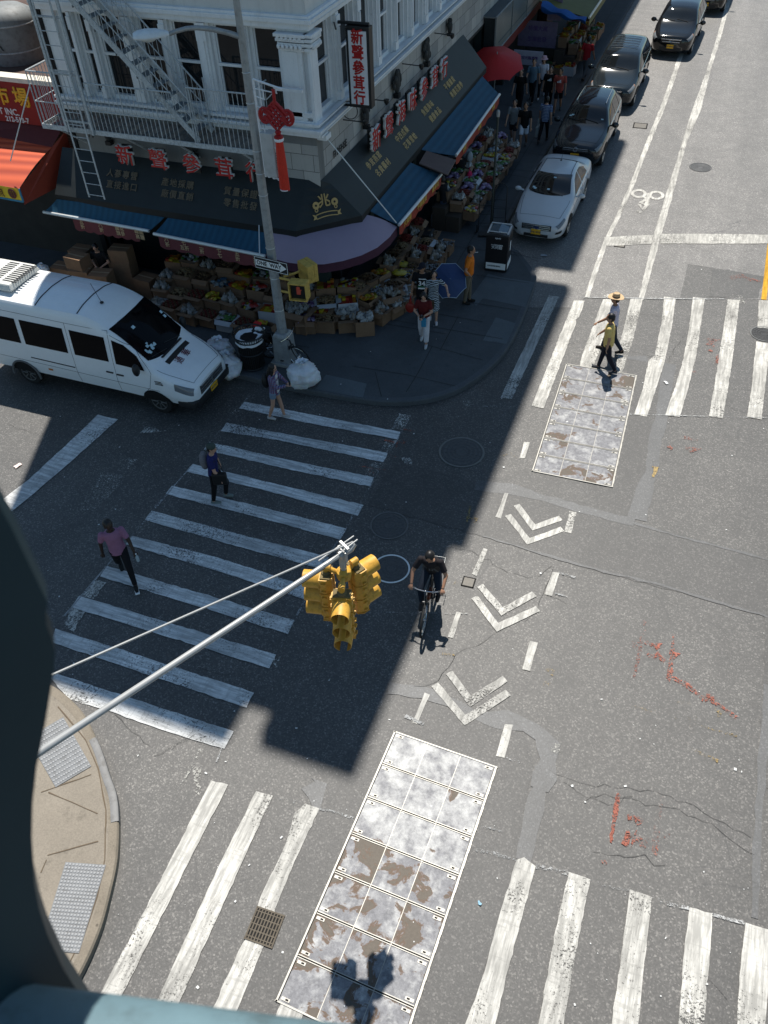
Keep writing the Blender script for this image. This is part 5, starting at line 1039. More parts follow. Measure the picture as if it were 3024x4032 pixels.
# rubbish bags
BAGM = NT('white_bag'); _f = BAGM.noise(3, 5, .7); _w = BAGM.noise(9, 4, .75, dist=1.5); BAGM.bump(_w, .9, .05); BAGM.b.inputs['Subsurface Weight'].default_value = .15
BAGM = BAGM.done(BAGM.mix(BAGM.ramp(_f, [(.35, 0), (.75, 1)]), (.86, .87, .89), (.58, .60, .63)), .32, 0, .6)
def bag(label, p, s, seed):
    r = random.Random(seed); t = thing('rubbish_bag', label, 'rubbish bag', p, r.uniform(0, 6), 'white rubbish bags at the kerb'); m = MB(); n, k = 30, 18; V = []
    for i in range(k+1):
        f = i/k; z = f
        R_ = .46*(math.sin(PI*min(.97, .06+f*1.02))**.55) if f < .72 else (.46*.80*max(.0, 1-(f-.72)/.2)**1.4+.045 if f < .9 else .045+.12*(f-.9)/.1)
        row = []
        for j in range(n):
            a = 2*PI*j/n; q = Vector((math.cos(a)*1.3, math.sin(a)*1.3, f*2.2+seed)); d_ = mnoise.noise(q*1.3)*.24+mnoise.noise(q*3.1)*.14+mnoise.noise(q*7)*.05+.05*math.sin(a*7+f*5+seed)*(f > .4)
            rr_ = R_*(1+d_*1.1); row.append((rr_*math.cos(a)*s, rr_*math.sin(a)*s*.9, s*.84*(f+.05*mnoise.noise(q*2))))
        row.append(row[0]); V.append(row)
    m.grid(V); m.quad(*V[0][:-1]); m.build('bag', BAGM, t, smooth=2)
    m = MB(); m.lathe([(.045*s, .73*s), (.065*s, .75*s), (.045*s, .77*s)], n=10); m.build('tie', BAGM, t, smooth=True); m = MB()
    for q in range(4): 
        a = r.uniform(0, 6.2); m.tube([(.44*s*math.cos(a+.05*w), .40*s*math.sin(a+.05*w), s*(.3+.04*w)) for w in range(4)], .012, 4)
    m.build('print', mat('bag_print', (.08, .11, .25), .6), t); return t
g_ = G(656, 838, .15); bag('full white rubbish bag knotted at the top leaning by the lamp post base', (g_[0]-.02, g_[1]+.10, .15), .92, 5)
g_ = G(492, 815, .0); bag('white rubbish bag with blue print in the gutter in front of the van', (g_[0]+.0, g_[1]+.05, .0), .88, 9); g_ = G(484, 770, .15); bag('white rubbish bag slumped against the wire basket', (g_[0]-.05, g_[1]-.1, .1), .84, 14)
g_ = G(165, 585, .15)
# bicycle builder
TYRE = mat('tyre_rubber', (.014, .014, .014), .8, 0, .3, 12); CHROME = mat('chrome', (.6, .61, .62), .18, .9, .08); ALL = mat('frame_black', (.02, .02, .022), .35)
def bicycle(name, label, loc, rz, fm, tilt=0, steer=0.0):
    t = thing(name, label, 'bicycle', loc, rz); t.rotation_euler = (tilt, 0, rz); R_ = .335; wb_ = 1.03
    for nm, x in (('rear_wheel', 0), ('front_wheel', wb_)):
        m = MB(); m.tube([(x+R_*math.cos(a), 0, R_+R_*math.sin(a)) for a in np.linspace(0, 2*PI, 33)], .024, 8); w = m.build(nm, TYRE, t, smooth=True)
        m = MB(); m.tube([(x+(R_-.03)*math.cos(a), 0, R_+(R_-.03)*math.sin(a)) for a in np.linspace(0, 2*PI, 33)], .012, 6); m.build('rim', CHROME, w, smooth=True)
        m = MB()
        for k in range(16):
            a = k*PI/8; m.tube([(x, .02*(-1)**k, R_), (x+(R_-.03)*math.cos(a), 0, R_+(R_-.03)*math.sin(a))], .0025, 3, False)
        m.tube([(x, -.05, R_), (x, .05, R_)], .022, 8); m.build('spokes', CHROME, w)
    bb = (.44, 0, .29); st = (.30, 0, .80); ht = (.84, 0, .86); hb = (.88, 0, .70)
    m = MB(); m.tube([bb, st], .018, 8); m.tube([st, ht], .018, 8); m.tube([bb, hb], .021, 8); m.tube([ht, hb], .022, 8)
    for s in (-1, 1): m.tube([bb, (0, s*.06, R_)], .011, 6); m.tube([(st[0]+.01, 0, st[2]-.04), (0, s*.06, R_)], .010, 6)
    m.build('frame', fm, t, smooth=True)
    m = MB()
    for s in (-1, 1): m.tube([(.885, s*.055, .68), (.93, s*.055, .5), (wb_, s*.055, R_)], .015, 6)
    m.tube([(.885, -.06, .69), (.885, .06, .69)], .02, 6); m.build('fork', fm, t, smooth=True)
    m = MB(); m.tube([ht, (.81, 0, .97)], .016, 8); m.tube([(.81, 0, .97), (.86, 0, 1.0)], .016, 8); m.tube([(.80, -.31, 1.01), (.86, -.16, 1.01), (.87, 0, 1.0), (.86, .16, 1.01), (.80, .31, 1.01)], .012, 8); m.build('handlebar', CHROME, t, smooth=True)
    for s in (-1, 1): m = MB(); m.tube([(.79, s*.32, 1.01), (.83, s*.22, 1.01)], .017, 8); m.build('grip', BLACK, t)
    m = MB(); m.tube([st, (.28, 0, .9)], .013, 8); m.build('seat_post', CHROME, t); m = MB(); m.prism([(.12, -.07, .90), (.16, -.075, .90), (.30, -.025, .91), (.40, -.012, .91), (.40, .012, .91), (.30, .025, .91), (.16, .075, .90), (.12, .07, .90)], (0, 0, .045)); m.build('saddle', BLACK, t, bev=.012)
    m = MB(); m.tube([(.44, -.07, .29), (.44, .07, .29)], .02, 8); M_ = Matrix.Rotation(PI/2, 3, 'X'); m.lathe([(.09, 0), (.09, .006)], (.44, .05, .29), 20, M_)
    for s, a in ((-1, -.6), (1, PI-.6)): m.tube([(.44, s*.08, .29), (.44+.17*math.cos(a), s*.08, .29+.17*math.sin(a))], .011, 6); m.box((.44+.17*math.cos(a), s*.13, .29+.17*math.sin(a)), (.09, .09, .02))
    m.build('crankset', ALL, t); return t
yaw_ = lambda a, b: math.atan2(b[1]-a[1], b[0]-a[0])
bk1 = bicycle('delivery_bicycle', 'black bicycle with red bags parked behind the lamp post', G(580, 772, .15), yaw_(G(580, 772, .15), G(672, 800, .15)), ALL, .10)
m = MB(); m.box((-.05, .19, .55), (.36, .14, .34)); m.box((-.05, -.19, .55), (.36, .14, .34)); m.box((-.02, 0, .86), (.42, .34, .22)); m.build('pannier', mat('black_pannier', (.015, .015, .016), .7), bk1, bev=.03)
m = MB(); m.box((-.2, .08, .99), (.20, .2, .08)); m.box((.62, .1, .82), (.16, .14, .16)); m.build('red_pouch', mat('red_nylon', (.5, .02, .02), .6), bk1, bev=.03); m = MB(); m.box((-.02, -.05, .995), (.26, .10, .05), .3); m.build('paper_roll', SIGW, bk1, bev=.01)
# hand trucks chained to the thin post
g_ = G(1060, 495, .15); t = thing('sign_post', 'thin dark sign post beside the hand trucks', 'post', (-5.6, 26.0, .15)); t.location = (g_[0], g_[1], .15); m = MB(); m.lathe([(.035, 0), (.035, 3.6)], n=8); m.build('post', mat('post_green', (.03, .04, .035), .5), t); m = MB(); m.lathe([(.05, 3.55), (.055, 3.7), (.03, 3.74)], n=8); m.build('cap', GALV, t)
def handtruck(label, dx, dy, rz, box):
    t = thing('hand_truck', label, 'hand truck', (g_[0]+dx, g_[1]+dy, .15), rz, 'hand trucks by the thin post'); m = MB()
    for s in (-1, 1): m.tube([(s*.2, 0, .1), (s*.2, .06, 1.25)], .016, 6)
    m.tube([(s_*.2, .06+.02, 1.25+.0) if False else (.2*math.cos(a), .06+.05*math.sin(a), 1.25+.2*math.sin(a)) for a in np.linspace(0, PI, 10)], .016, 6)
    for z in (.35, .65, .95): m.tube([(-.2, .02, z), (.2, .02, z)], .012, 5)
    m.build('frame', BLACK, t); m = MB(); m.box((0, -.14, .06), (.4, .28, .02)); m.build('toe_plate', BLACK, t)
    for s in (-1, 1):
        m = MB(); m.lathe([(.11, -.025), (.115, 0), (.11, .025)], (s*.24, .1, .12), 16, Matrix.Rotation(PI/2, 3, 'Y')); m.build('wheel', TYRE, t)
    return t
handtruck('black hand truck leaning at the thin post, nearer the road', .22, .15, .2, 0); handtruck('grey topped hand truck behind the compactor bin', -.12, -.35, .3, 0)

# ================================================================ VEHICLES
def pchip(xs, ys):
    xs = np.array(xs, float); ys = np.array(ys, float); h = np.diff(xs); dl = np.diff(ys)/h; n = len(xs); m_ = np.zeros(n)
    for i in range(1, n-1):
        if dl[i-1]*dl[i] > 0: w1, w2 = 2*h[i]+h[i-1], h[i]+2*h[i-1]; m_[i] = (w1+w2)/(w1/dl[i-1]+w2/dl[i])
    m_[0], m_[-1] = dl[0], dl[-1]
    def f(x):
        x = min(max(x, xs[0]), xs[-1]); i = min(n-2, max(0, int(np.searchsorted(xs, x)-1))); t = (x-xs[i])/h[i]
        return ((1+2*t)*(1-t)**2*ys[i]+t*(1-t)**2*h[i]*m_[i]+t*t*(3-2*t)*ys[i+1]+t*t*(t-1)*h[i]*m_[i+1])
    return f
class Body:
    """a car body as a surface S(x along, v round the section); v = 0 underside centre, 3 belt line, 4 roof edge, 6 roof centre"""
    def __init__(s, st, rnd=.24):
        s.x = [r[0] for r in st]; s.L = s.x[-1]; s.rnd = rnd
        s.k = [pchip(s.x, [r[i] for r in st]) for i in range(1, 10)]   # zb ws wm zm wbelt zbelt wtop zte ztc
        s.cache = {}
    def sec(s, x):
        x = round(x, 4)
        if x not in s.cache:
            zb, ws, wm, zm, wb, zbe, wt, zte, ztc = [f(x) for f in s.k]
            s.cache[x] = [(0, zb), (ws, zb+.02), (wm, zm), (wb, zbe), (wt, zte), (wt*.55, zte+(ztc-zte)*.75), (0, ztc)]
        return s.cache[x]
    def lin(s, P, v):
        sg = 1
        if v < 0: v = -v; sg = -1
        if v > 6: v = 12-v; sg = -1
        i = min(5, int(v)); t = v-i; a, b = P[i], P[i+1]; return (sg*(a[0]+(b[0]-a[0])*t), a[1]+(b[1]-a[1])*t)
    def S(s, x, v):                                      # local: nose at x=0, looking along -x ... x grows to the rear; y to its right when v<6
        P = s.sec(x); y = z = 0
        for d, w in ((-1, .15), (-.5, .22), (0, .26), (.5, .22), (1, .15)):
            q = s.lin(P, v+d*s.rnd); y += q[0]*w; z += q[1]*w
        return Vector((x, y, z))
    def N(s, x, v):
        e = 1e-3; a = s.S(min(s.L, x+e), v)-s.S(max(0, x-e), v); b = s.S(x, v+e)-s.S(x, v-e); n = a.cross(b)
        if n.length < 1e-12: return Vector((0, 0, 1))
        n.normalize(); p = s.S(x, v)
        if n.dot(Vector((0, p.y, p.z-.75))) < 0: n = -n
        return n
    def mesh(s, nx=56, nv=40):
        m = MB(); xs = np.unique(np.concatenate([np.linspace(0, s.L, nx), [s.L*.004, s.L*.012, s.L*.988, s.L*.996]])); vs = np.linspace(0, 12, nv+1)
        rows = [[tuple(s.S(x, v)) for v in vs] for x in xs]; m.grid(rows)
        m.quad(*rows[0][:-1]); m.quad(*rows[-1][:-1]); return m
    def patch(s, f, nu=10, nv=6, off=.006, th=0):
        """f(a,b) -> (x, v) for a,b in 0..1"""
        m = MB(); R = []
        for i in range(nu+1):
            R.append([])
            for j in range(nv+1):
                x, v = f(i/nu, j/nv); R[-1].append(tuple(s.S(x, v)+s.N(x, v)*off))
        m.grid(R); return m
    def v_at_z(s, x, z, lo=1.05, hi=4.2):
        for _ in range(30):
            mid = (lo+hi)/2
            if s.S(x, mid).z < z: lo = mid
            else: hi = mid
        return (lo+hi)/2
    def side_poly(s, pts, side, off=.005, n=14):
        """polygon given by (x, z) pairs: lower chain and upper chain -> patch on the flank"""
        lowc, upc = pts; m = MB(); R = []
        lx = [p[0] for p in lowc]; lz = [p[1] for p in lowc]; ux = [p[0] for p in upc]; uz = [p[1] for p in upc]
        for i in range(n+1):
            f = i/n; xl = np.interp(f, np.linspace(0, 1, len(lx)), lx); zl = np.interp(f, np.linspace(0, 1, len(lx)), lz); xu = np.interp(f, np.linspace(0, 1, len(ux)), ux); zu = np.interp(f, np.linspace(0, 1, len(ux)), uz); row = []
            for j in range(6):
                x = xl+(xu-xl)*j/5; z = zl+(zu-zl)*j/5; v = s.v_at_z(x, z); p = s.S(x, v)+s.N(x, v)*off; row.append((p.x, side*p.y, p.z))
            R.append(row)
        m.grid(R); return m
    def side_line(s, pts, side, r=.005):
        m = MB(); Q = []
        for (xa, za), (xb, zb) in zip(pts[:-1], pts[1:]):
            k = 8
            for i in range(k):
                x = xa+(xb-xa)*i/k; z = za+(zb-za)*i/k; p = s.S(x, s.v_at_z(x, z)); Q.append((p.x, side*p.y, p.z))
        x, z = pts[-1]; p = s.S(x, s.v_at_z(x, z)); Q.append((p.x, side*p.y, p.z)); m.tube(Q, r, 4); return m
GLS = glass('car_glass', (.006, .008, .010), .03, .6); GLSB = glass('van_glass', (.003, .003, .004), .08, .12)
TRIM = mat('black_trim', (.018, .018, .019), .5); SEAM = mat('panel_gap', (.012, .012, .012), .8); LAMP = glass('headlamp_glass', (.16, .17, .18), .08, .6); AMB = mat('amber_lens', (.5, .16, .02), .3); TAIL = mat('tail_lens', (.3, .01, .01), .25)
PLATE = mat('yellow_plate', (.78, .42, .02), .5, 0, .06); PLT = mat('plate_text', (.03, .03, .09), .5); WHITEP = carpaint('white_van_paint', (.80, .82, .83), .16, 0, .32); SILV = carpaint('silver_white_paint', (.54, .56, .58), .06); DKB = carpaint('dark_blue_paint', (.010, .014, .018), .04, 0, .10); BLKP = carpaint('black_paint', (.008, .009, .010), .04, 0, .10); DKG = carpaint('dark_grey_paint', (.012, .017, .020), .04, 0, .10)
RIMM = mat('alloy_rim', (.42, .43, .44), .3, .7, .15, 12)
def wheel(t, x, y, r, w, side, rim=RIMM, spokes=7, steel=False):
    m = MB(); M_ = Matrix.Rotation(-PI/2*side, 3, 'X'); c = (x, y, r)
    m.lathe([(r*.62, w*.42), (r*.86, w*.5), (r*.97, w*.42), (r, w*.2), (r, -w*.3), (r*.9, -w*.5), (r*.4, -w*.5)], c, 28, M_); o = m.build('wheel', TYRE, t, smooth=True)
    m = MB(); m.lathe([(r*.66, w*.44), (r*.62, w*.36), (r*.52, w*.22), (r*.18, w*.30), (r*.12, w*.36), (0, w*.37)], c, 28, M_, caps=False); k = m.build('rim', rim if steel else mat('rim_dark', (.05, .05, .05), .5), o, smooth=True)
    m = MB()
    for i in range(spokes):
        a = 2*PI*i/spokes; d = Vector((math.cos(a), side*.0, math.sin(a))); p0 = Vector((x+r*.12*math.cos(a), y+side*w*.36, r+r*.12*math.sin(a))); p1 = Vector((x+r*.6*math.cos(a), y+side*w*.40, r+r*.6*math.sin(a))); m.tube([tuple(p0), tuple(p1)], [r*.07, r*.055], 6)
    m.lathe([(r*.66, w*.44), (r*.66, w*.50), (r*.60, w*.46), (r*.60, w*.40)], c, 28, M_, caps=False); m.build('spokes', rim, o, smooth=True); return o
def car(name, label, front, rz, body, pt, cfg, cat='car', group=None, glass_m=None):
    """front: world point under the middle of the nose; rz turns local +x (nose to tail) into the world"""
    t = thing(name, label, cat, front, rz, group); g_ = glass_m or GLS
    bo = body.mesh().build('body', pt, t, smooth=True)
    # wheel arches and wheels
    r, xw = cfg['r'], cfg['xw']
    for x in xw:
        for sd in (-1, 1):
            m = MB(); R = []
            for j in range(5):
                rr = (r+.075)*j/4; R.append([])
                for i in range(25):
                    a = 2*PI*i/24; xx = x+rr*math.cos(a); zz = max(body.k[0](xx)+.04, r+rr*math.sin(a)); v = body.v_at_z(xx, zz); p = body.S(xx, v)+body.N(xx, v)*(.006+.0004*j); R[-1].append((p.x, sd*p.y, p.z))
            m.grid(R); m.build('wheel_arch', MATS.get('arch') or mat('arch', (.006, .006, .006), .9), t, fix=False)
            yw = body.S(x, body.v_at_z(x, r)).y; wheel(t, x, sd*(yw-.085), r, .22, sd, steel=cfg.get('steel', False), rim=cfg.get('rim', RIMM), spokes=cfg.get('spokes', 7))
    # glazing
    ws = cfg['ws']; f = lambda a, b: (ws[0]+(ws[1]-ws[0])*a+cfg.get('wsbow', .12)*(abs(2*b-1)**2)*(1-a*.4), (cfg.get('wsv', 4.12)+(.0 if a else 0))*(1-b)+(12-cfg.get('wsv', 4.12))*b)
    body.patch(f, 14, 18, .007).build('windscreen', g_, t, smooth=True)
    if 'rw' in cfg:
        rw = cfg['rw']; f = lambda a, b: (rw[0]+(rw[1]-rw[0])*a-.12*(abs(2*b-1)**2)*a, 4.18*(1-b)+(12-4.18)*b); body.patch(f, 8, 16, .007).build('rear_window', g_, t, smooth=True)
    for pl in cfg['side']:
        for sd in (-1, 1): body.side_poly(pl, sd, .007).build('side_window', g_, t, smooth=True)
    for ln in cfg.get('seams', []):
        for sd in (-1, 1): body.side_line(ln, sd).build('door_seam', SEAM, t)
    if 'trim' in cfg:
        for ln in cfg['trim']:
            for sd in (-1, 1): body.side_line(ln, sd, .012).build('chrome_trim', CHROME, t)
    for x, z in cfg.get('handles', []):
        for sd in (-1, 1):
            p = body.S(x, body.v_at_z(x, z)); m = MB(); m.box((p.x, sd*(p.y+.012), p.z), (.2, .03, .035)); m.build('door_handle', cfg.get('hm', pt), t, bev=.008)
    # mirrors
    mx, my, mz = cfg['mir']
    for sd in (-1, 1):
        m = MB(); m.ell((mx, sd*(my+.13), mz), cfg.get('mirs', (.06, .12, .085)), 12, 8); m.tube([(mx+.02, sd*(my-.06), mz-.05), (mx, sd*(my+.06), mz-.02)], .03, 8); m.build('mirror', cfg.get('mm', pt), t, smooth=True)
    # bonnet seam, wipers
    hx = cfg['hood']; m = MB()
    for sd in (-1, 1): m.tube([tuple(Vector((p.x, sd*p.y, p.z+.001))) for p in [body.S(x, cfg.get('hv', 4.0)) for x in np.linspace(hx[0], hx[1], 9)]], .005, 4)
    m.tube([tuple(body.S(hx[0], v)) for v in np.linspace(4.0, 8.0, 13)], .005, 4); m.build('bonnet_seam', SEAM, t)
    m = MB()
    for y_ in (-.45, .12):
        q = [];
        for k in range(6): 
            x = ws[0]+.05+.10*k/5; v = 6-(y_+.1*k)/max(.2, body.k[6](x))*2 ; p = body.S(x, min(max(v, 4.2), 7.8))+body.N(x, min(max(v, 4.2), 7.8))*.02; q.append(tuple(p))
        m.tube(q, .009, 4)
    m.build('wiper', TRIM, t)
    # lamps
    for nm, f, mt in cfg.get('lamps', []):
        for sd in (-1, 1):
            m = body.patch(f, 8, 4, .008)
            if sd < 0: m.v = [(a, -b, c) for a, b, c in m.v]
            m.build(nm, mt, t, smooth=True)
    # nose furniture: (name, material, boxes)
    for nm, mt, bxs, bv in cfg.get('nose', []):
        m = MB()
        for c, d in bxs: m.box(c, d)
        m.build(nm, mt, t, bev=bv)
    if 'plate' in cfg:
        x, z, txt = cfg['plate']; m = MB(); m.box((x, 0, z), (.02, .31, .155)); po = m.build('number_plate', PLATE, t); 
        T = Matrix.Rotation(rz, 4, 'Z'); T.translation = Vector(front)
        o = ptext(txt, .085, frame3((x-.012, 0, z), (0, -1, 0), (0, 0, 1)), PLT, 'plate_lettering', po, .001, .002, world=False)
    return t, body
# ---- white van
VAN = Body([  # x    zb   ws   wm   zm   wbelt zbelt wtop zte  ztc
 (0.0, .34, .55, .70, .55, .68, .78, .55, .88, .92), (.10, .33, .72, .86, .58, .80, .84, .62, .98, 1.02), (.35, .33, .82, .93, .62, .88, .98, .72, 1.10, 1.15), (.95, .34, .86, .965, .72, .945, 1.22, .84, 1.33, 1.39), (1.25, .34, .88, .965, .75, .95, 1.26, .84, 1.58, 1.66),
 (1.95, .36, .89, .965, .8, .945, 1.34, .84, 2.14, 2.26), (2.35, .36, .89, .965, .8, .945, 1.36, .84, 2.32, 2.48), (2.9, .36, .89, .965, .8, .945, 1.36, .84, 2.44, 2.58), (5.6, .36, .89, .965, .8, .945, 1.36, .84, 2.44, 2.58), (6.35, .38, .86, .95, .8, .94, 1.36, .82, 2.38, 2.52), (6.5, .42, .8, .92, .8, .91, 1.36, .74, 2.30, 2.46)], .15)
van, _ = car('white_van', 'long white high roof passenger van parked with its nose by the rubbish bags', (-10.42, 14.27, 0), PI, VAN, WHITEP, dict(r=.345, xw=(1.08, 5.08), steel=True, spokes=8, rim=mat('steel_rim', (.10, .10, .10), .5, .4), ws=(1.0, 1.97), wsbow=.16, wsv=4.16, hood=(.10, .93),
  side=[([(1.22, 1.30), (1.7, 1.33), (2.02, 1.34)], [(1.40, 1.64), (1.72, 1.90), (2.02, 1.98)]), ([(2.22, 1.36), (3.22, 1.36)], [(2.22, 2.02), (3.22, 2.04)]), ([(3.42, 1.36), (4.72, 1.36)], [(3.42, 2.04), (4.72, 2.04)]), ([(4.86, 1.36), (5.6, 1.36), (6.2, 1.38)], [(4.86, 2.04), (5.6, 2.04), (6.15, 2.0)])],
  seams=[[(2.12, .42), (2.1, 1.3), (2.1, 2.2)], [(3.32, .5), (3.32, 1.3), (3.32, 2.2)], [(1.18, .8), (1.05, 1.25), (1.5, 1.85), (2.05, 2.1)], [(1.5, .45), (1.2, .8)], [(1.5, .45), (6.2, .48)], [(2.1, 2.2), (6.3, 2.22)], [(.9, .78), (6.3, .86)]],
  handles=[(2.28, 1.05), (1.98, 1.03)], hm=TRIM, mir=(1.32, .98, 1.42), mirs=(.09, .10, .17), mm=TRIM, plate=(-.035, .50, '46571LV'),
  lamps=[('headlamp', lambda a, b: (.06+.42*a, 2.55+(.85-.35*a)*b), LAMP)],
  nose=[('bumper', TRIM, [((.06, 0, .44), (.18, 1.62, .22)), ((.25, .80, .46), (.5, .22, .2)), ((.25, -.80, .46), (.5, .22, .2))], .05), ('grille', CHROME, [((.005, 0, .66), (.05, 1.05, .03)), ((.005, 0, .74), (.05, 1.05, .03)), ((.0, 0, .82), (.05, 1.0, .03)), ((-.005, 0, .72), (.05, .06, .22))], .006), ('grille_recess', TRIM, [((.02, 0, .72), (.05, 1.1, .24))], 0)]), cat='van', glass_m=GLSB)
def vanloc(m): return m
m = MB(); m.box((.985, 0, 1.43), (.06, .9, .015)); m.v = [(x+.0, y, z+.0) for x, y, z in m.v]; m.build('vent', TRIM, van)
m = MB(); q = [tuple(VAN.S(.9, v)+Vector((0, 0, .004))) for v in np.linspace(4.9, 7.1, 9)]; q2 = [tuple(VAN.S(.78, v)+Vector((0, 0, .004))) for v in np.linspace(4.9, 7.1, 9)]; m.grid([q, q2]); m.build('scuttle_grille', TRIM, van)
for x in (2.92, 4.15): m = MB(); m.tube([tuple(VAN.S(x, v)+VAN.N(x, v)*.004) for v in np.linspace(4.25, 7.75, 15)], .014, 5); m.build('roof_seam', TRIM, van)
m = MB()
for v in (4.75, 5.3, 5.8, 6.3, 6.8, 7.3): m.tube([tuple(VAN.S(x, v)+Vector((0, 0, -.004))) for x in np.linspace(2.95, 6.2, 8)], .008, 4)
m.build('roof_rib', WHITEP, van)
m = MB(); b0 = VAN.S(2.55, 5.55); m.ell(tuple(b0+Vector((0, 0, .02))), (.05, .05, .03), 10, 6); m.tube([tuple(b0), tuple(b0+Vector((.28, -.12, .42)))], .007, 5); m.build('aerial', TRIM, van)
m = MB(); m.box((5.55, 0, 2.68), (1.25, 1.18, .17), 0, .9); ac = m.build('roof_air_conditioner', mat('ac_cream', (.66, .66, .62), .5, 0, .1, 3, dirt=.2), van, bev=.04); m = MB()
for k in range(10): m.box((5.08+.0, -.42+.088*k, 2.766), (.42, .045, .012)); m.box((5.55, -.42+.088*k, 2.766), (.30, .045, .012))
m.build('grille', TRIM, ac)
for s_, dx in (('華', .36), ('通', .56)):
    p = VAN.S(dx+.1, 5.55 if s_ == '華' else 5.55); pa = VAN.S(.66, 6.28) if s_ == '華' else VAN.S(.66, 5.52); n_ = VAN.N(.66, 6.28 if s_ == '華' else 5.52)
    ptext(s_, .24, frame3(pa+n_*.012, (.15, -1, 0), (1, .1, .42)), mat('red_character', (.13, .012, .02), .5), 'bonnet_character', van, .001, .001, world=False)
m = MB()
for y_ in (-.45, -.55): m.box((3.1, y_, .0), (.01, .01, .01))
for sd in (-1, 1):
    VAN.side_line([(3.35, .95), (4.7, .97)], sd, .018).build('rail', TRIM, van)
    m = MB(); m.box((.88, sd*.955, .98), (.22, .02, .015)); m.box((.88, sd*.955, 1.02), (.20, .02, .015)); m.box((.9, sd*.953, 1.06), (.18, .02, .015)); m.build('fender_vent', TRIM, van)
    m = MB(); m.box((4.2, sd*.957, .70), (.13, .012, .05)); m.build('side_marker', AMB, van)
    m = MB(); m.tube([(5.08+.43*math.cos(a), sd*.957, .345+.43*math.sin(a)) for a in np.linspace(-.1, PI+.1, 20)], .03, 6); m.build('arch_lip', mat('dirty_arch', (.12, .12, .12), .8), van)
rg = random.Random(8)                                 # papers and stickers behind the windscreen
for k in range(12):
    x, v = (1.22+rg.uniform(0, .16), 4.55+rg.uniform(0, .9)) if k < 9 else ((1.72, 5.3), (1.5, 7.55), (1.6, 7.6))[k-9]; w_, h_ = (rg.uniform(.025, .07), rg.uniform(.02, .05)) if k < 9 else (.05, .04)
    p = VAN.S(x, v)+VAN.N(x, v)*.010; n_ = VAN.N(x, v); a_ = Vector((0, 1, 0)); b_ = n_.cross(a_).normalized(); m = MB(); m.quad(*[tuple(p+a_*w_*i+b_*h_*j) for i, j in ((-1, -1), (1, -1), (1, 1), (-1, 1))]); m.build('window_paper', mat('pale_papers', (.45, .6, .65), .6), van, fix=False)
# ---- silver sedan
SED = Body([(0.0, .26, .42, .56, .46, .55, .60, .40, .66, .69), (.07, .22, .60, .70, .48, .68, .62, .50, .71, .74), (.25, .20, .74, .81, .5, .77, .69, .60, .77, .80), (.7, .19, .82, .89, .55, .84, .79, .68, .87, .90), (1.25, .19, .84, .91, .58, .87, .87, .74, .95, .99), (1.5, .19, .85, .915, .6, .875, .90, .74, 1.0, 1.04), (2.15, .19, .86, .915, .6, .87, .93, .62, 1.34, 1.38), (2.75, .19, .86, .915, .6, .87, .95, .585, 1.40, 1.45), (3.35, .19, .86, .915, .6, .87, .96, .58, 1.37, 1.42), (4.1, .20, .85, .91, .6, .86, .98, .68, 1.08, 1.12), (4.55, .24, .80, .89, .62, .83, .97, .66, 1.04, 1.07), (4.78, .30, .68, .82, .65, .74, .93, .60, .99, 1.02), (4.84, .36, .56, .74, .66, .66, .88, .54, .94, .96)])
sedan, _ = car('silver_sedan', 'silver sedan parked nose first at the kerb beside the compactor bin', (-4.55, 24.82, 0), PI/2, SED, SILV, dict(r=.33, xw=(.93, 3.66), ws=(1.42, 2.24), wsbow=.22, rw=(3.42, 4.06), hood=(.36, 1.36), hv=3.92,
  side=[([(1.78, .96), (2.5, .98), (2.74, .985)], [(2.30, 1.26), (2.55, 1.31), (2.76, 1.33)]), ([(2.84, .99), (3.4, 1.0), (3.66, 1.01)], [(2.84, 1.33), (3.2, 1.31), (3.62, 1.17)])],
  seams=[[(1.45, .3), (1.42, .85)], [(2.78, .3), (2.8, .95)], [(3.62, .65), (3.66, .98)], [(1.45, .30), (3.3, .30)], [(.95, .74), (4.4, .82)]], trim=[[(1.74, .945), (2.8, .965), (3.7, .99)]],
  handles=[(2.6, .86), (3.5, .88)], mir=(1.72, .92, 1.0), mirs=(.06, .115, .075), plate=(-.045, .46, 'EMJ 4018'),
  lamps=[('headlamp', lambda a, b: (.06+.42*a, 2.75+.2*a+(.75-.35*a)*b), LAMP), ('lower_grille', lambda a, b: (.03+.16*a, 1.75+.4*b), TRIM)],
  nose=[('grille', CHROME, [((-.012, 0, .655), (.04, .86, .035)), ((-.014, 0, .60), (.04, .9, .035)), ((-.014, 0, .545), (.04, .84, .03))], .006), ('grille_recess', TRIM, [((-.002, 0, .60), (.03, .94, .17))], 0), ('bumper_intake', TRIM, [((-.004, 0, .33), (.03, .78, .10))], .02)]))
m = MB(); M_ = Matrix.Rotation(PI/2, 3, 'Y'); m.lathe([(0, .0), (.075, .0)], (-.038, 0, .60), 20, M_, caps=False); m.v = [(x, y*1.25, z+(z-.6)*-.4) for x, y, z in m.v]; m.build('oval_badge', mat('badge_blue', (.02, .04, .12), .3), sedan)
m = MB(); b0 = SED.S(3.25, 6); m.ell(tuple(b0+Vector((0, 0, .01))), (.05, .03, .025), 10, 6); m.tube([tuple(b0), tuple(b0+Vector((.22, 0, .18)))], .006, 5); m.build('aerial', TRIM, sedan)
m = MB()
for sd in (-1, 1): m.tube([tuple(Vector((p.x, sd*p.y, p.z+.004))) for p in [SED.S(x, 4.28) for x in np.linspace(2.35, 3.5, 10)]], .009, 4)
m.tube([tuple(SED.S(3.44, v)+Vector((0, 0, .004))) for v in np.linspace(4.3, 7.7, 12)], .008, 4); m.build('roof_channel', SEAM, sedan)
m = MB()
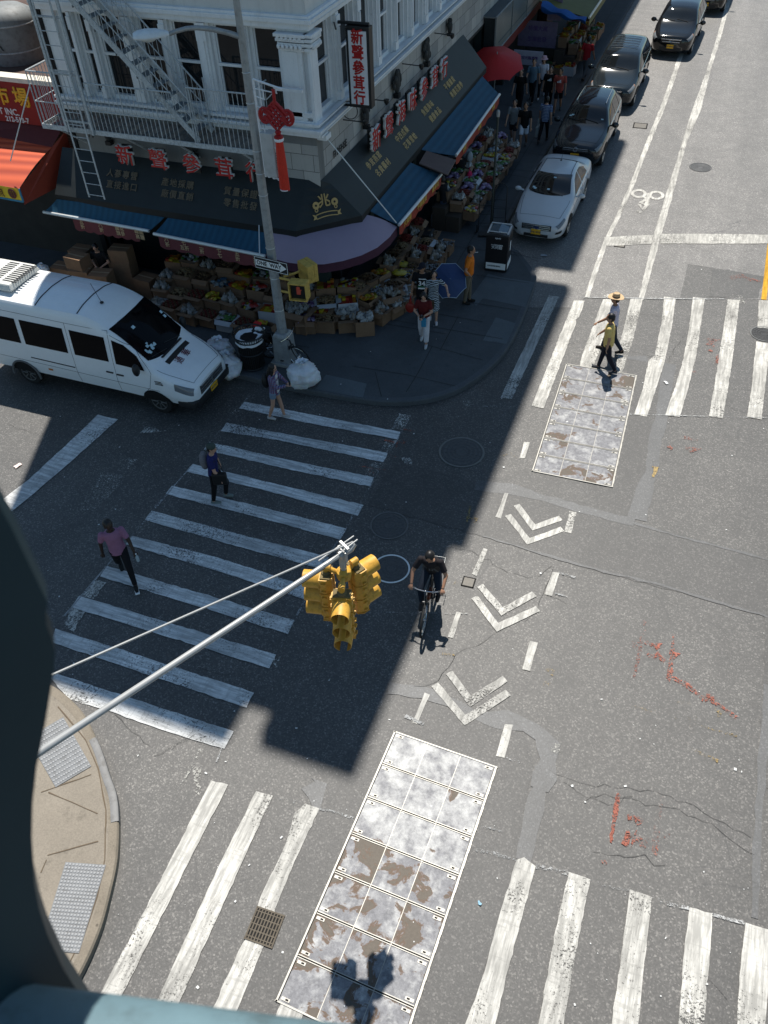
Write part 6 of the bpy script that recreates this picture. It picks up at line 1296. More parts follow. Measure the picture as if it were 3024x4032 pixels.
for x, v in ((1.66, 4.75), (1.66, 5.9), (2.05, 6.2), (1.7, 4.6)): p = SED.S(x, v)+SED.N(x, v)*.010; n_ = SED.N(x, v); a_ = Vector((0, 1, 0)); b_ = n_.cross(a_).normalized(); m.quad(*[tuple(p+a_*.045*i+b_*.03*j) for i, j in ((-1, -1), (1, -1), (1, 1), (-1, 1))])
m.build('window_stickers', MATS['pale_papers'], sedan, fix=False)
# ---- dark utility wagon
SUV = Body([(0.0, .32, .50, .64, .60, .62, .80, .48, .86, .90), (.06, .27, .66, .78, .6, .75, .84, .56, .92, .96), (.3, .25, .80, .88, .62, .84, .90, .66, .99, 1.02), (.8, .25, .87, .95, .66, .90, .98, .74, 1.06, 1.09), (1.35, .25, .89, .965, .7, .92, 1.04, .78, 1.13, 1.17), (1.55, .25, .89, .965, .7, .92, 1.06, .78, 1.20, 1.24), (2.2, .26, .89, .965, .7, .91, 1.10, .66, 1.58, 1.63), (2.9, .26, .89, .965, .7, .91, 1.12, .64, 1.65, 1.71), (3.9, .27, .89, .965, .7, .90, 1.14, .62, 1.62, 1.68), (4.4, .3, .87, .95, .72, .88, 1.16, .60, 1.52, 1.57), (4.7, .36, .80, .90, .76, .84, 1.14, .58, 1.28, 1.32), (4.8, .42, .7, .84, .8, .78, 1.08, .56, 1.16, 1.2)])
suv, _ = car('dark_suv', 'dark blue estate style car with roof rails parked right behind the silver sedan', (-4.50, 30.62, 0), PI/2, SUV, DKB, dict(r=.37, xw=(.95, 3.86), ws=(1.5, 2.27), wsbow=.2, rw=(4.2, 4.62), hood=(.30, 1.42), hv=3.95,
  side=[([(1.9, 1.12), (2.6, 1.14), (2.78, 1.145)], [(2.32, 1.48), (2.6, 1.54), (2.78, 1.56)]), ([(2.88, 1.15), (3.7, 1.16)], [(2.88, 1.56), (3.68, 1.55)]), ([(3.8, 1.16), (4.3, 1.18)], [(3.8, 1.54), (4.2, 1.42)])],
  seams=[[(1.5, .4), (1.5, 1.0)], [(2.83, .4), (2.83, 1.1)], [(1.5, .4), (3.4, .4)]], trim=[[(1.86, 1.105), (2.8, 1.13), (4.35, 1.165)]], handles=[(2.6, .98), (3.55, 1.0)], mir=(1.75, .95, 1.16), mirs=(.07, .13, .10), plate=(-.05, .62, 'GJB 5820'),
  lamps=[('headlamp', lambda a, b: (.05+.42*a, 2.72+.15*a+(.7-.3*a)*b), LAMP), ('fog_intake', lambda a, b: (.03+.2*a, 1.75+.35*b), TRIM)],
  nose=[('grille', CHROME, [((-.014, 0, .80), (.04, .92, .018)), ((-.016, 0, .86), (.04, .88, .018))], .004), ('grille_recess', TRIM, [((-.004, 0, .81), (.03, .98, .15))], 0), ('bumper_intake', TRIM, [((-.006, 0, .45), (.03, 1.0, .14))], .02)]))
m = MB(); M_ = Matrix.Rotation(PI/2, 3, 'Y'); c_ = (-.045, 0, .835); m.tube([(c_[0], .075*math.cos(a), c_[2]+.075*math.sin(a)) for a in np.linspace(0, 2*PI, 21)], .009, 5)
m.tube([(c_[0], -.038, c_[2]+.066), (c_[0], 0, c_[2]+.012), (c_[0], .038, c_[2]+.066)], .008, 5); m.tube([(c_[0], -.066, c_[2]+.03), (c_[0], -.03, c_[2]-.06), (c_[0], 0, c_[2]-.002), (c_[0], .03, c_[2]-.06), (c_[0], .066, c_[2]+.03)], .008, 5); m.build('round_badge', CHROME, suv)
m = MB()
for sd in (-1, 1): m.tube([tuple(Vector((p.x, sd*p.y, p.z+.03))) for p in [SUV.S(x, 4.35) for x in np.linspace(2.4, 4.2, 12)]], .018, 6)
m.build('roof_rail', CHROME, suv, smooth=True); m = MB()
for x, v in ((1.75, 7.5), (1.78, 7.3), (1.72, 4.55)): p = SUV.S(x, 12-v)+SUV.N(x, 12-v)*.010; n_ = SUV.N(x, v); a_ = Vector((0, 1, 0)); b_ = Vector((1, 0, .75)).normalized(); m.quad(*[tuple(p+a_*.05*i+b_*.025*j) for i, j in ((-1, -1), (1, -1), (1, 1), (-1, 1))])
m.build('window_stickers', MATS['pale_papers'], suv, fix=False)
# ---- minivans
MV = [(0.0, .30, .50, .64, .56, .62, .76, .46, .82, .86), (.06, .25, .68, .80, .58, .76, .80, .56, .89, .92), (.3, .23, .82, .90, .60, .86, .88, .66, .96, .99), (.75, .23, .88, .96, .64, .92, .97, .74, 1.05, 1.08), (1.1, .23, .90, .99, .68, .94, 1.03, .80, 1.14, 1.18), (1.3, .23, .91, 1.0, .7, .95, 1.06, .82, 1.22, 1.26), (2.05, .24, .92, 1.0, .7, .95, 1.10, .74, 1.60, 1.66), (2.8, .24, .92, 1.0, .7, .95, 1.12, .72, 1.68, 1.74), (4.3, .25, .92, 1.0, .7, .94, 1.14, .70, 1.66, 1.72), (4.8, .28, .9, .98, .74, .92, 1.16, .68, 1.56, 1.62), (5.05, .36, .82, .92, .8, .88, 1.15, .66, 1.34, 1.4), (5.12, .42, .74, .86, .8, .8, 1.1, .62, 1.2, 1.25)]
mvc = dict(r=.35, xw=(.98, 3.98), ws=(1.22, 2.14), wsbow=.24, rw=(4.75, 5.0), hood=(.3, 1.14), hv=3.95, side=[([(1.66, 1.13), (2.3, 1.15), (2.5, 1.155)], [(2.12, 1.48), (2.3, 1.55), (2.5, 1.58)]), ([(2.6, 1.16), (3.6, 1.17)], [(2.6, 1.58), (3.6, 1.59)]), ([(3.7, 1.17), (4.7, 1.2)], [(3.7, 1.58), (4.6, 1.5)])],
  seams=[[(1.4, .4), (1.4, 1.0)], [(2.55, .4), (2.55, 1.1)], [(3.65, .5), (3.65, 1.1)], [(2.6, 1.06), (4.9, 1.08)]], trim=[[(1.62, 1.115), (2.6, 1.14), (4.75, 1.18)]], handles=[(2.35, .98), (2.75, 1.0)], mir=(1.55, 1.0, 1.18), mirs=(.07, .13, .10),
  lamps=[('headlamp', lambda a, b: (.05+.5*a, 2.72+.2*a+(.72-.3*a)*b), LAMP), ('amber_lamp', lambda a, b: (.46+.1*a, 2.85+.2*a+.3*b), AMB)], nose=[('grille', CHROME, [((-.012, 0, .70), (.04, .80, .03)), ((-.012, 0, .80), (.04, .9, .03))], .006), ('grille_recess', TRIM, [((-.002, 0, .74), (.03, .94, .18))], 0), ('bumper_intake', TRIM, [((-.004, 0, .40), (.03, 1.0, .14))], .02)])
ody, MB1 = car('dark_minivan', 'dark grey minivan with roof bars parked third from the corner', (-4.32, 36.92, 0), PI/2, Body(MV), DKG, dict(mvc, plate=(-.05, .50, 'HKR 2251')))
m = MB()
for x in (2.6, 2.95, 3.3, 3.65, 4.0): m.tube([tuple(MB1.S(x, v)+Vector((0, 0, .035))) for v in np.linspace(4.5, 7.5, 8)], .014, 5)
m.build('roof_bar', CHROME, ody, smooth=True)
sie, _ = car('black_minivan', 'black minivan with a yellow plate double parked across the bike lane line', (-2.78, 44.35, 0), PI/2-.03, Body(MV), BLKP, dict(mvc, plate=(-.05, .52, 'T67 5412C')))
m = MB(); m.tube([(-.045, .085*math.cos(a), .755+.055*math.sin(a)) for a in np.linspace(0, 2*PI, 19)], .008, 5); m.tube([(-.045, .035*math.cos(a), .765+.045*math.sin(a)) for a in np.linspace(0, 2*PI, 13)], .007, 5); m.build('oval_badge', CHROME, sie)
sie2, _ = car('black_taxi_van', 'black car with a yellow plate cut off by the top edge of the avenue', (-1.88, 51.8, 0), PI/2-.03, Body(MV), BLKP, dict(mvc, plate=(-.05, .52, 'T52 9013C')))

# ================================================================ PEOPLE
def solid(mb, name, mt, parent, vox=.012, it=3, world_cells=True):
    me = bpy.data.meshes.new(name); me.from_pydata(mb.v, [], mb.f); o = bpy.data.objects.new(name, me); C.objects.link(o)
    r = o.modifiers.new('r', 'REMESH'); r.mode = 'VOXEL'; r.voxel_size = vox; r.use_smooth_shade = True
    if it: s_ = o.modifiers.new('s', 'SMOOTH'); s_.iterations = it; s_.factor = .5
    m2 = bpy.data.meshes.new_from_object(o.evaluated_get(bpy.context.evaluated_depsgraph_get()))
    bpy.data.objects.remove(o); bpy.data.meshes.remove(me); m2.materials.clear(); m2.materials.append(mt); m2.name = name
    m2.polygons.foreach_set('use_smooth', [True]*len(m2.polygons)); m2.polygons.foreach_set('material_index', [0]*len(m2.polygons))
    o = bpy.data.objects.new(name, m2); C.objects.link(o); o.parent = parent; return o
def skin(k): 
    c = {'light': (.46, .26, .18), 'tan': (.34, .18, .11), 'dark': (.035, .018, .012)}[k]; return mat('skin_'+k, c, .5, 0, .12, 8)
def cloth(c, key=None, sc=9): return mat(key or 'cloth_%02x%02x%02x' % tuple(int(v*255) for v in c), c, .85, 0, .25, sc, bump=.25, spec=.2)
HAIRM = mat('black_hair', (.012, .010, .009), .45, 0, .4, 30)
def ik(a, b, l1, l2, pole):
    a, b = Vector(a), Vector(b); d = b-a; L = min(d.length, (l1+l2)*.999); u = d.normalized(); x = (l1*l1-l2*l2+L*L)/(2*L); h = math.sqrt(max(0, l1*l1-x*x)); p = Vector(pole); p = (p-u*p.dot(u)); p.normalize(); return a+u*x+p*h, a+u*L
def ellring(c, rx, ry, rot=0, lean=0, n=14):
    R = []
    for i in range(n):
        a = 2*PI*i/n; v = Vector((rx*math.cos(a), ry*math.sin(a), 0)); v = Matrix.Rotation(lean, 3, 'Y') @ v; R.append(tuple(Vector(c)+v))
    R.append(R[0]); return R
def loft(m, rings): m.grid(rings); m.quad(*rings[0][:-1]); m.quad(*rings[-1][:-1][::-1]); return m
def person(label, loc, face, h=1.70, skn='light', top=(.1, .1, .1), bot=(.02, .02, .025), shoes=(.05, .05, .05), sleeve='short', legs=((24, 8), (-18, 22)), arms=((-18, 15, 12), (20, 15, 12)), lean=3, hands=None, feet=None, pelvis=None, hair='short', hairc=None, head=(0, 0), bottom='trousers', fem=False, vox=.012, group=None, topm=None, wide=1.0, curl=.6, belly=0, tuck=False, parent_rot=None):
    """faces local +x; face = world yaw of that"""
    s = h/1.72; t = thing('person', label, 'person', loc, face, group); S_ = lambda v: Vector(v)*s
    ln = math.radians(lean); pz = .93; hips = {}; pel = Vector((0, 0, pz)) if pelvis is None else Vector(pelvis)/s
    J = {}
    if feet is None:
        low = 9
        for sd, (th, kn) in zip((1, -1), legs):
            hp = pel+Vector((0, sd*.085, -.02)); a = math.radians(th); k = hp+Vector((math.sin(a), sd*.01, -math.cos(a)))*.43; b = a-math.radians(kn); an = k+Vector((math.sin(b), 0, -math.cos(b)))*.41; J[sd] = [hp, k, an, b]
            low = min(low, an.z-.085 + (.0 if th > 0 else -.0))
        dz = Vector((0, 0, -low))
        for sd in (1, -1): J[sd][:3] = [p+dz for p in J[sd][:3]]
        pel = pel+dz
    else:
        for sd, ft in zip((1, -1), feet):
            hp = pel+Vector((0, sd*.085, -.02)); an = Vector(ft)/s; k, an2 = ik(hp, an, .44, .42, (1, sd*.25, .1)); J[sd] = [hp, k, an2, 0]
    up = Vector((math.sin(ln), 0, math.cos(ln))); fw = Vector((math.cos(ln), 0, -math.sin(ln)))
    sw = .185 if not fem else .165; ch = pel+up*.36; sh = pel+up*.49; nk = pel+up*.555; hd = nk+Vector((math.sin(ln*.6), 0, math.cos(ln*.6)))*.135+fw*.02
    A = {}
    for i, sd in enumerate((1, -1)):
        so = sh+Vector((0, sd*sw, -.02))
        if hands is not None and hands[i] is not None:
            e, w = ik(so, Vector(hands[i])/s, .285, .25, (-.5, sd*.8, -.6))
        else:
            f_, ab, el = [math.radians(v) for v in arms[i]]; d1 = Vector((math.sin(f_)*math.cos(ab), sd*math.sin(ab), -math.cos(f_)*math.cos(ab))); e = so+d1*.285; f2 = f_+el; d2 = Vector((math.sin(f2)*math.cos(ab*.4), sd*math.sin(ab*.4), -math.cos(f2)*math.cos(ab*.4))); w = e+d2*.25
        A[sd] = (so, e, w)
    yaw, nod = math.radians(head[0]), math.radians(head[1]); HR = Matrix.Rotation(yaw, 3, 'Z') @ Matrix.Rotation(nod, 3, 'Y')
    # skin: one continuous body
    m = MB()
    T = lambda a, b, ra, rb, n=8: m.tube([tuple(S_(a)), tuple(S_(b))], [ra*s, rb*s], n)
    E_ = lambda c, r, n=10, k=8, M=None: m.ell(tuple(S_(c)), tuple(v*s for v in r), n, k, M)
    wst = .118 if fem else .13
    loft(m, [ellring(S_(pel+up*z), rx*s, ry*s, 0, ln) for z, rx, ry in ((-.12, .07, .10), (-.06, .10, .145), (0, .10, .15), (.14, .09+belly, wst), (.26, .10+belly*.7, .14), (.38, .11, .16), (.47, .09, .155), (.53, .06, .08))])
    T(nk-up*.06, hd-Vector((0, 0, .04)), .058, .05)
    E_(hd+HR @ Vector((.0, 0, .02)), (.098, .078, .108), 12, 10, HR); E_(hd+HR @ Vector((.028, 0, -.055)), (.062, .058, .068), 10, 8, HR); E_(hd+HR @ Vector((.10, 0, -.018)), (.022, .014, .026), 6, 5, HR); E_(hd+HR @ Vector((.075, 0, .03)), (.025, .05, .012), 8, 5, HR); E_(hd+HR @ Vector((.088, 0, -.062)), (.012, .026, .010), 7, 5, HR)
    for sd in (1, -1): E_(hd+HR @ Vector((-.005, sd*.08, -.01)), (.022, .012, .034), 6, 5, HR)
    for sd in (1, -1):
        so, e, w = A[sd]; E_(so, (.055, .055, .055)); T(so, e, .050, .040); E_(e, (.04, .04, .04)); T(e, w, .041, .027)
        d = (w-e).normalized(); sid = d.cross(Vector((0, 0, 1)) if abs(d.z) < .9 else Vector((1, 0, 0))).normalized(); nm = sid.cross(d).normalized(); pal = w+d*.045; Mh = Matrix((d, sid, nm)).transposed(); E_(pal, (.05, .038, .016), 8, 6, Mh)
        inw = nm if nm.x*1 < 0 or True else nm
        for q, (o_, L) in enumerate(((-.028, .062), (-.010, .074), (.009, .070), (.027, .054))):
            p0 = w+d*.082+sid*o_; p1 = p0+(d*math.cos(curl*.6)-nm*math.sin(curl*.6))*L*.5; p2 = p1+(d*math.cos(curl*1.6)-nm*math.sin(curl*1.6))*L*.5; m.tube([tuple(S_(p0-d*.015)), tuple(S_(p1)), tuple(S_(p2))], [.0095*s, .0088*s, .0075*s], 6)
        p0 = w+d*.03+sid*sd*-.03; p1 = p0+(d*.7-sid*sd*.6-nm*.2)*.035; p2 = p1+(d*.9-nm*.35)*.03; m.tube([tuple(S_(p0)), tuple(S_(p1)), tuple(S_(p2))], [.012*s, .0105*s, .009*s], 6)
        hp, k, an, b = J[sd]; T(hp, k, .078, .052); E_(k, (.054, .052, .054)); T(k, k+(an-k)*.35, .052, .054); T(k+(an-k)*.35, an, .054, .034); E_(an, (.04, .036, .04)); fd = Vector((math.cos(b*.35), 0, math.sin(b*.35))); T(an+Vector((-.03, 0, -.04)), an+fd*.15+Vector((0, 0, -.055)), .036, .026)
    body = solid(m, 'body', skin(skn), t, vox*.75, 2)
    m = MB()
    for sd in (1, -1): m.ell(tuple(S_(hd+HR @ Vector((.088, sd*.032, .012)))), (.009*s, .013*s, .006*s), 6, 4)
    m.box(tuple(S_(hd+HR @ Vector((.0965, 0, -.062)))), (.006*s, .036*s, .005*s), yaw); m.build('face_features', mat('face_dark', (.03, .012, .01), .5), body)
    # hair
    if hair:
        m = MB(); hc = hd+HR @ Vector((-.018, 0, .035))
        m.ell(tuple(S_(hc)), (.106*s, .09*s, .10*s), 14, 10, HR)
        m.ell(tuple(S_(hd+HR @ Vector((-.045, 0, -.01)))), (.075*s, .085*s, .095*s), 12, 8, HR)
        if hair == 'long':
            m.tube([tuple(S_(hd+Vector((-.06, 0, -.02)))), tuple(S_(hd+Vector((-.09, 0, -.16)))), tuple(S_(nk+Vector((-.12, 0, -.16)))), tuple(S_(ch+Vector((-.13, 0, -.06))))], [.09*s, .085*s, .07*s, .03*s], 8)
            for sd in (1, -1): m.tube([tuple(S_(hd+HR @ Vector((.02, sd*.08, .0)))), tuple(S_(nk+Vector((.0, sd*.09, -.10))))], [.04*s, .03*s], 6)
        if hair == 'bob':
            for sd in (1, -1): m.tube([tuple(S_(hd+HR @ Vector((.0, sd*.075, .03)))), tuple(S_(hd+HR @ Vector((-.01, sd*.085, -.10))))], [.045*s, .035*s], 6)
            m.ell(tuple(S_(hd+HR @ Vector((-.06, 0, -.05)))), (.07*s, .09*s, .09*s), 10, 8, HR)
        solid(m, 'hair', HAIRM if hairc is None else mat('hair_%.2f' % hairc[0], hairc, .5, 0, .3, 25), body, vox*.8, 2)
        # keep the face clear of hair
    if hair in ('cap', 'hat'): pass
    # top
    tm = topm or cloth(top)
    m = MB(); g = .014
    hem = -.10 if not tuck else -.02
    loft(m, [ellring(S_(pel+up*z), (rx+g)*s, (ry+g)*s, 0, ln) for z, rx, ry in ((hem, .108+belly*.5, .152), (0, .105+belly, .152), (.14, .10+belly, wst+.012), (.26, .105+belly*.7, .145), (.38, .115, .165), (.47, .09, .16), (.525, .062, .085))])
    for sd in (1, -1):
        so, e, w = A[sd]; m.ell(tuple(S_(so)), (.068*s, .068*s, .068*s), 10, 8)
        end = e if sleeve == 'long' else so+(e-so)*(.72 if sleeve == 'short' else .2)
        m.tube([tuple(S_(so)), tuple(S_(end))], [.066*s, .060*s], 10)
        if sleeve == 'long': m.ell(tuple(S_(e)), (.056*s, .056*s, .056*s), 8, 6); m.tube([tuple(S_(e)), tuple(S_(w))], [.056*s, .042*s], 10)
    solid(m, 'shirt', tm, body, vox, 3)
    # bottom
    bm_ = cloth(bot); m = MB()
    if bottom in ('trousers', 'shorts', 'wide'):
        loft(m, [ellring(S_(pel+up*z), rx*s, ry*s, 0, ln*.5) for z, rx, ry in ((-.13, .095, .135), (-.06, .118, .162), (.02, .112, .158), (.07, .104, .146))])
        for sd in (1, -1):
            hp, k, an, b = J[sd]; W2 = 1.0 if bottom != 'wide' else 1.35
            if bottom == 'shorts': m.tube([tuple(S_(hp)), tuple(S_(hp+(k-hp)*wide))], [.096*s, .085*s], 10)
            else:
                m.tube([tuple(S_(hp)), tuple(S_(k))], [.094*s, .068*s*W2], 10); m.ell(tuple(S_(k)), (.068*s*W2,)*3, 8, 6); e2 = k+(an-k)*(.97 if bottom == 'trousers' else .82); m.tube([tuple(S_(k)), tuple(S_(e2))], [.068*s*W2, .050*s*wide*(1.5 if bottom == 'wide' else 1)], 10)
    else:                                                # dress / skirt
        kz = (J[1][1]+J[-1][1])/2; st = max(.0, abs(J[1][1].x-J[-1][1].x)*.5)
        loft(m, [ellring(S_((kz.x*.8, 0, kz.z-.06)), (.14+st)*s, .19*s), ellring(S_((kz.x*.5, 0, (kz.z+pel.z)/2)), (.13+st*.5)*s, .18*s), ellring(S_(pel), .125*s, .165*s), ellring(S_(pel+up*.1), .11*s, .15*s)])
    solid(m, bottom if bottom in ('trousers', 'shorts') else ('wide_trousers' if bottom == 'wide' else 'skirt'), bm_ if bottom != 'dress' else tm, body, vox, 3)
    # shoes
    for sd in (1, -1):
        hp, k, an, b = J[sd]; m = MB(); fd = Vector((math.cos(b*.35), 0, math.sin(b*.35))); m.tube([tuple(S_(an+Vector((-.06, 0, -.045)))), tuple(S_(an+fd*.06+Vector((0, 0, -.045)))), tuple(S_(an+fd*.17+Vector((0, 0, -.06))))], [.042*s, .047*s, .034*s], 8); m.ell(tuple(S_(an+Vector((-.02, 0, -.02)))), (.045*s, .04*s, .05*s), 8, 6); solid(m, 'shoe', cloth(shoes), body, vox*.8, 1)
    return t, dict(s=s, J=J, A=A, hd=hd*s, HR=HR, pel=pel*s, up=up, ch=ch*s, sh=sh*s, nk=nk*s, body=body)
def child(info, mb, name, mt, vox=None, smooth=False, **k):
    if vox: return solid(mb, name, mt, info['body'], vox, 2)
    return mb.build(name, mt, info['body'], smooth=smooth, **k)
def wpt(t, p):                                           # local to world of a person
    x, y = rpoint(p, t.rotation_euler.z); return (x+t.location[0], y+t.location[1], p[2]+t.location[2])
def yaw_of(a, b): return math.atan2(b[1]-a[1], b[0]-a[0])
def cap(info, c, brim=True, col='cap'):
    hd, HR, s = info['hd'], info['HR'], info['s']; m = MB(); m.ell(tuple(hd+HR @ Vector((-.01, 0, .055))*s), (.112*s, .096*s, .085*s), 14, 8, HR)
    if brim: m.box(tuple(hd+HR @ Vector((.12, 0, .05))*s), (.12*s, .14*s, .012*s), math.atan2(HR[1][0], HR[0][0]))
    return child(info, m, 'cap', cloth(c), .01)
def frontmark(t, info, txt, size, mt, z=.33, x=.135):
    p = info['pel']+info['up']*z*info['s']+Vector((math.cos(0), 0, 0))*x*info['s']
    return ptext(txt, size, frame3(p, (0, 1, 0), (.0, 0, 1)), mt, 'shirt_print', info['body'], .004, .004, world=False)
# --- 1 man in a mauve tee
a, b = G(277, 1280), G(279, 1215); yw = yaw_of(G(255, 1190), G(277, 1280)); mid = ((a[0]+b[0])/2, (a[1]+b[1])/2)
p1, i1 = person('man in a mauve tee and black jeans walking along the shaded stripes', (mid[0], mid[1], 0), yw, 1.78, 'dark', (.27, .13, .21), (.010, .010, .012), (.02, .02, .02), legs=((26, 6), (-14, 26)), arms=((14, 14, 14), (-14, 16, 18)), head=(25, 8), vox=.011, group='people on the shaded crosswalk')
m = MB(); m.box(tuple(Vector(i1['J'][1][2])*i1['s']+Vector((.07, 0, -.075))), (.28, .09, .03)); child(i1, m, 'shoe_sole', SIGW, bev=.01)
hp_ = Vector(i1['A'][1][2])*i1['s']; w_ = wpt(p1, hp_+Vector((.03, .02, -.16))); t = thing('water_bottle', 'clear water bottle hanging from the hand of the man in mauve', 'bottle', w_); m = MB(); m.lathe([(.03, -.1), (.033, -.08), (.033, .05), (.014, .09), (.014, .11), (0, .11)], n=12); m.build('bottle', mat('bottle_clear', (.35, .42, .45), .15, 0, .1), t, smooth=True); m = MB(); m.lathe([(.016, .11), (.016, .13), (0, .13)], n=10); m.build('bottle_top', SIGW, t)
# --- 2 woman in navy
mid = G(480, 1082); p2_, i2 = person('woman in a navy top and dark cap crossing the shaded stripes', (mid[0]-.05, mid[1], 0), .35, 1.66, 'light', (.02, .022, .10), (.008, .008, .009), (.16, .19, .18), legs=((30, 40), (-6, 6)), arms=((0, 20, 10), (10, 15, 20)), hands=(None, None), fem=True, head=(-10, 5), vox=.011, group='people on the shaded crosswalk', lean=6)
cap(i2, (.055, .07, .06), False)
m = MB(); m.ell(tuple(i2['ch']+Vector((-.19, .04, -.06))), (.10, .15, .24), 12, 10); bpk = child(i2, m, 'backpack', mat('speckled_bag', (.16, .15, .16), .9, 0, .9, 60), .014)
w_ = wpt(p2_, i2['pel']+Vector((.18, -.24, .0))); t = thing('shoulder_bag', 'black shoulder bag at the hip of the woman in navy', 'bag', w_, .35); m = MB(); m.box((0, 0, 0), (.32, .12, .30)); m.build('bag', mat('bag_black', (.008, .008, .008), .5), t, bev=.03); m = MB(); m.tube([(-.12, 0, .14), (-.1, .04, .4), (.02, .06, .5), (.12, 0, .14)], .01, 5); m.build('strap', MATS['bag_black'], t)
# --- 3 girl with a backpack
def plaidm(name, a_, b_, c_, sc=14):
    t_ = NT(name); w1 = t_.n('ShaderNodeTexWave'); w1.bands_direction = 'Z'; w1.inputs['Scale'].default_value = sc*.5; t_.l(t_.pos, w1.inputs['Vector']); w2 = t_.n('ShaderNodeTexWave'); w2.bands_direction = 'X'; w2.inputs['Scale'].default_value = sc*.5; t_.l(t_.pos, w2.inputs['Vector'])
    v = t_.mix(t_.ramp(w1.outputs['Fac'], [(.45, 0), (.55, 1)]), a_, b_); v = t_.mix(t_.math('MULTIPLY', t_.ramp(w2.outputs['Fac'], [(.5, 0), (.6, 1)]), .6), v, c_); return t_.done(v, .85, 0, .2)
mid = G(601, 903); p3, i3 = person('long haired girl in a plaid shirt and denim shorts holding a phone', (mid[0], mid[1], 0), .12, 1.62, 'light', bot=(.16, .22, .30), shoes=(.42, .40, .38), topm=plaidm('girl_plaid', (.05, .06, .16), (.20, .07, .10), (.22, .25, .34)), sleeve='long', hands=((.36, .05, 1.10), (.34, -.04, 1.08)), legs=((12, 4), (-8, 12)), bottom='shorts', wide=.42, hair='long', fem=True, head=(0, 12), vox=.011, group='people on the shaded crosswalk')
m = MB(); m.ell(tuple(i3['ch']+Vector((-.19, 0, -.08))), (.10, .14, .21), 12, 10); child(i3, m, 'backpack', MATS['bag_black'], .014); m = MB(); m.box(tuple(i3['pel']+Vector((.115, 0, .22))), (.03, .12, .5)); child(i3, m, 'white_tee', cloth((.6, .56, .54)), bev=.01)
w_ = wpt(p3, (.44, 0, 1.12)); t = thing('phone', 'small phone in the hand of the girl in plaid', 'phone', w_, .12); m = MB(); m.box((0, 0, 0), (.02, .07, .13)); m.build('case', SIGB, t, bev=.004); m = MB(); m.box((-.0112, 0, 0), (.002, .062, .12)); m.build('screen', mat('phone_screen', (.05, .06, .07), .1), t)
# --- 4, 5 two men walking left in the sun
fa, fb = G(1286, 761), G(1335, 752); mid = ((fa[0]+fb[0])/2+.05, (fa[1]+fb[1])/2-.05)
p4, i4 = person('man in a straw hat and pale polo shirt beside the man in yellow', (mid[0], mid[1], 0), PI+.05, 1.70, 'tan', (.62, .56, .64), (.02, .026, .04), (.03, .025, .02), legs=((-14, 22), (15, 4)), arms=((34, 14, 22), (-22, 14, 20)), vox=.011, head=(0, 12), group='people in the sun on the far crosswalk', lean=5)
hd, s = i4['hd'], i4['s']; m = MB(); m.lathe([(.205, .03), (.20, .018), (.15, .03), (.10, .045), (.10, .045), (.092, .13), (.075, .150), (.03, .140), (0, .138)], tuple(hd+Vector((-.01, 0, .025))), 24); m.v = [(x, hd.y+(y-hd.y)*.86, z+abs(y-hd.y)**2*.9) for x, y, z in m.v]; child(i4, m, 'straw_hat', mat('straw', (.52, .36, .20), .7, 0, .3, 25, bump=.3), smooth=True); m = MB(); m.lathe([(.101, .048), (.099, .075)], tuple(hd+Vector((-.01, 0, .025))), 24, caps=False); child(i4, m, 'hat_band', cloth((.12, .06, .03)))
fa = G(1288, 802); mid = (fa[0]+.17, fa[1]+.06)
p5, i5 = person('man in a yellow tee and dark trousers walking at the edge of the steel plates', (mid[0], mid[1], 0), PI+.03, 1.70, 'tan', (.68, .49, .17), (.014, .014, .022), (.05, .05, .055), legs=((-12, 20), (12, 3)), arms=((-10, 12, 14), (16, 14, 26)), vox=.011, head=(6, 8), group='people in the sun on the far crosswalk', lean=4, belly=.02)
# --- 7 woman with white trousers
fa, fb = G(903, 748, .15), G(926, 738, .15); mid = ((fa[0]+fb[0])/2, (fa[1]+fb[1])/2+.03)
p7, i7 = person('woman in a maroon top and loose white trousers looking at a camera', (mid[0], mid[1], .15), -1.38, 1.60, 'light', (.10, .012, .012), (.58, .55, .56), (.5, .5, .5), bottom='wide', legs=((14, 8), (-10, 14)), hands=((.24, .05, 1.02), (.22, -.09, .98)), hair='bob', fem=True, head=(0, 38), vox=.011, group='people on the shaded corner', lean=5)
w_ = wpt(p7, (.30, -.02, 1.02)); t = thing('small_camera', 'small black and silver camera held by the woman in maroon', 'camera', w_, -1.38); m = MB(); m.box((0, 0, 0), (.05, .11, .07)); m.build('camera_body', SIGB, t, bev=.008); m = MB(); m.lathe([(.025, 0), (.025, .03)], (0, 0, .035), 12); m.build('lens', CHROME, t)
w_ = wpt(p7, (.19, .02, .78)); t = thing('blue_pouch', 'bright blue cloth pouch dangling in front of the white trousers', 'pouch', w_, -1.38); m = MB(); m.box((0, 0, 0), (.06, .13, .26)); m.build('pouch', cloth((.04, .22, .36)), t, bev=.02); m = MB(); m.tube([(0, -.04, .12), (.02, 0, .22), (0, .04, .12)], .008, 5); m.build('cord', MATS['cloth_0a385b'], t)
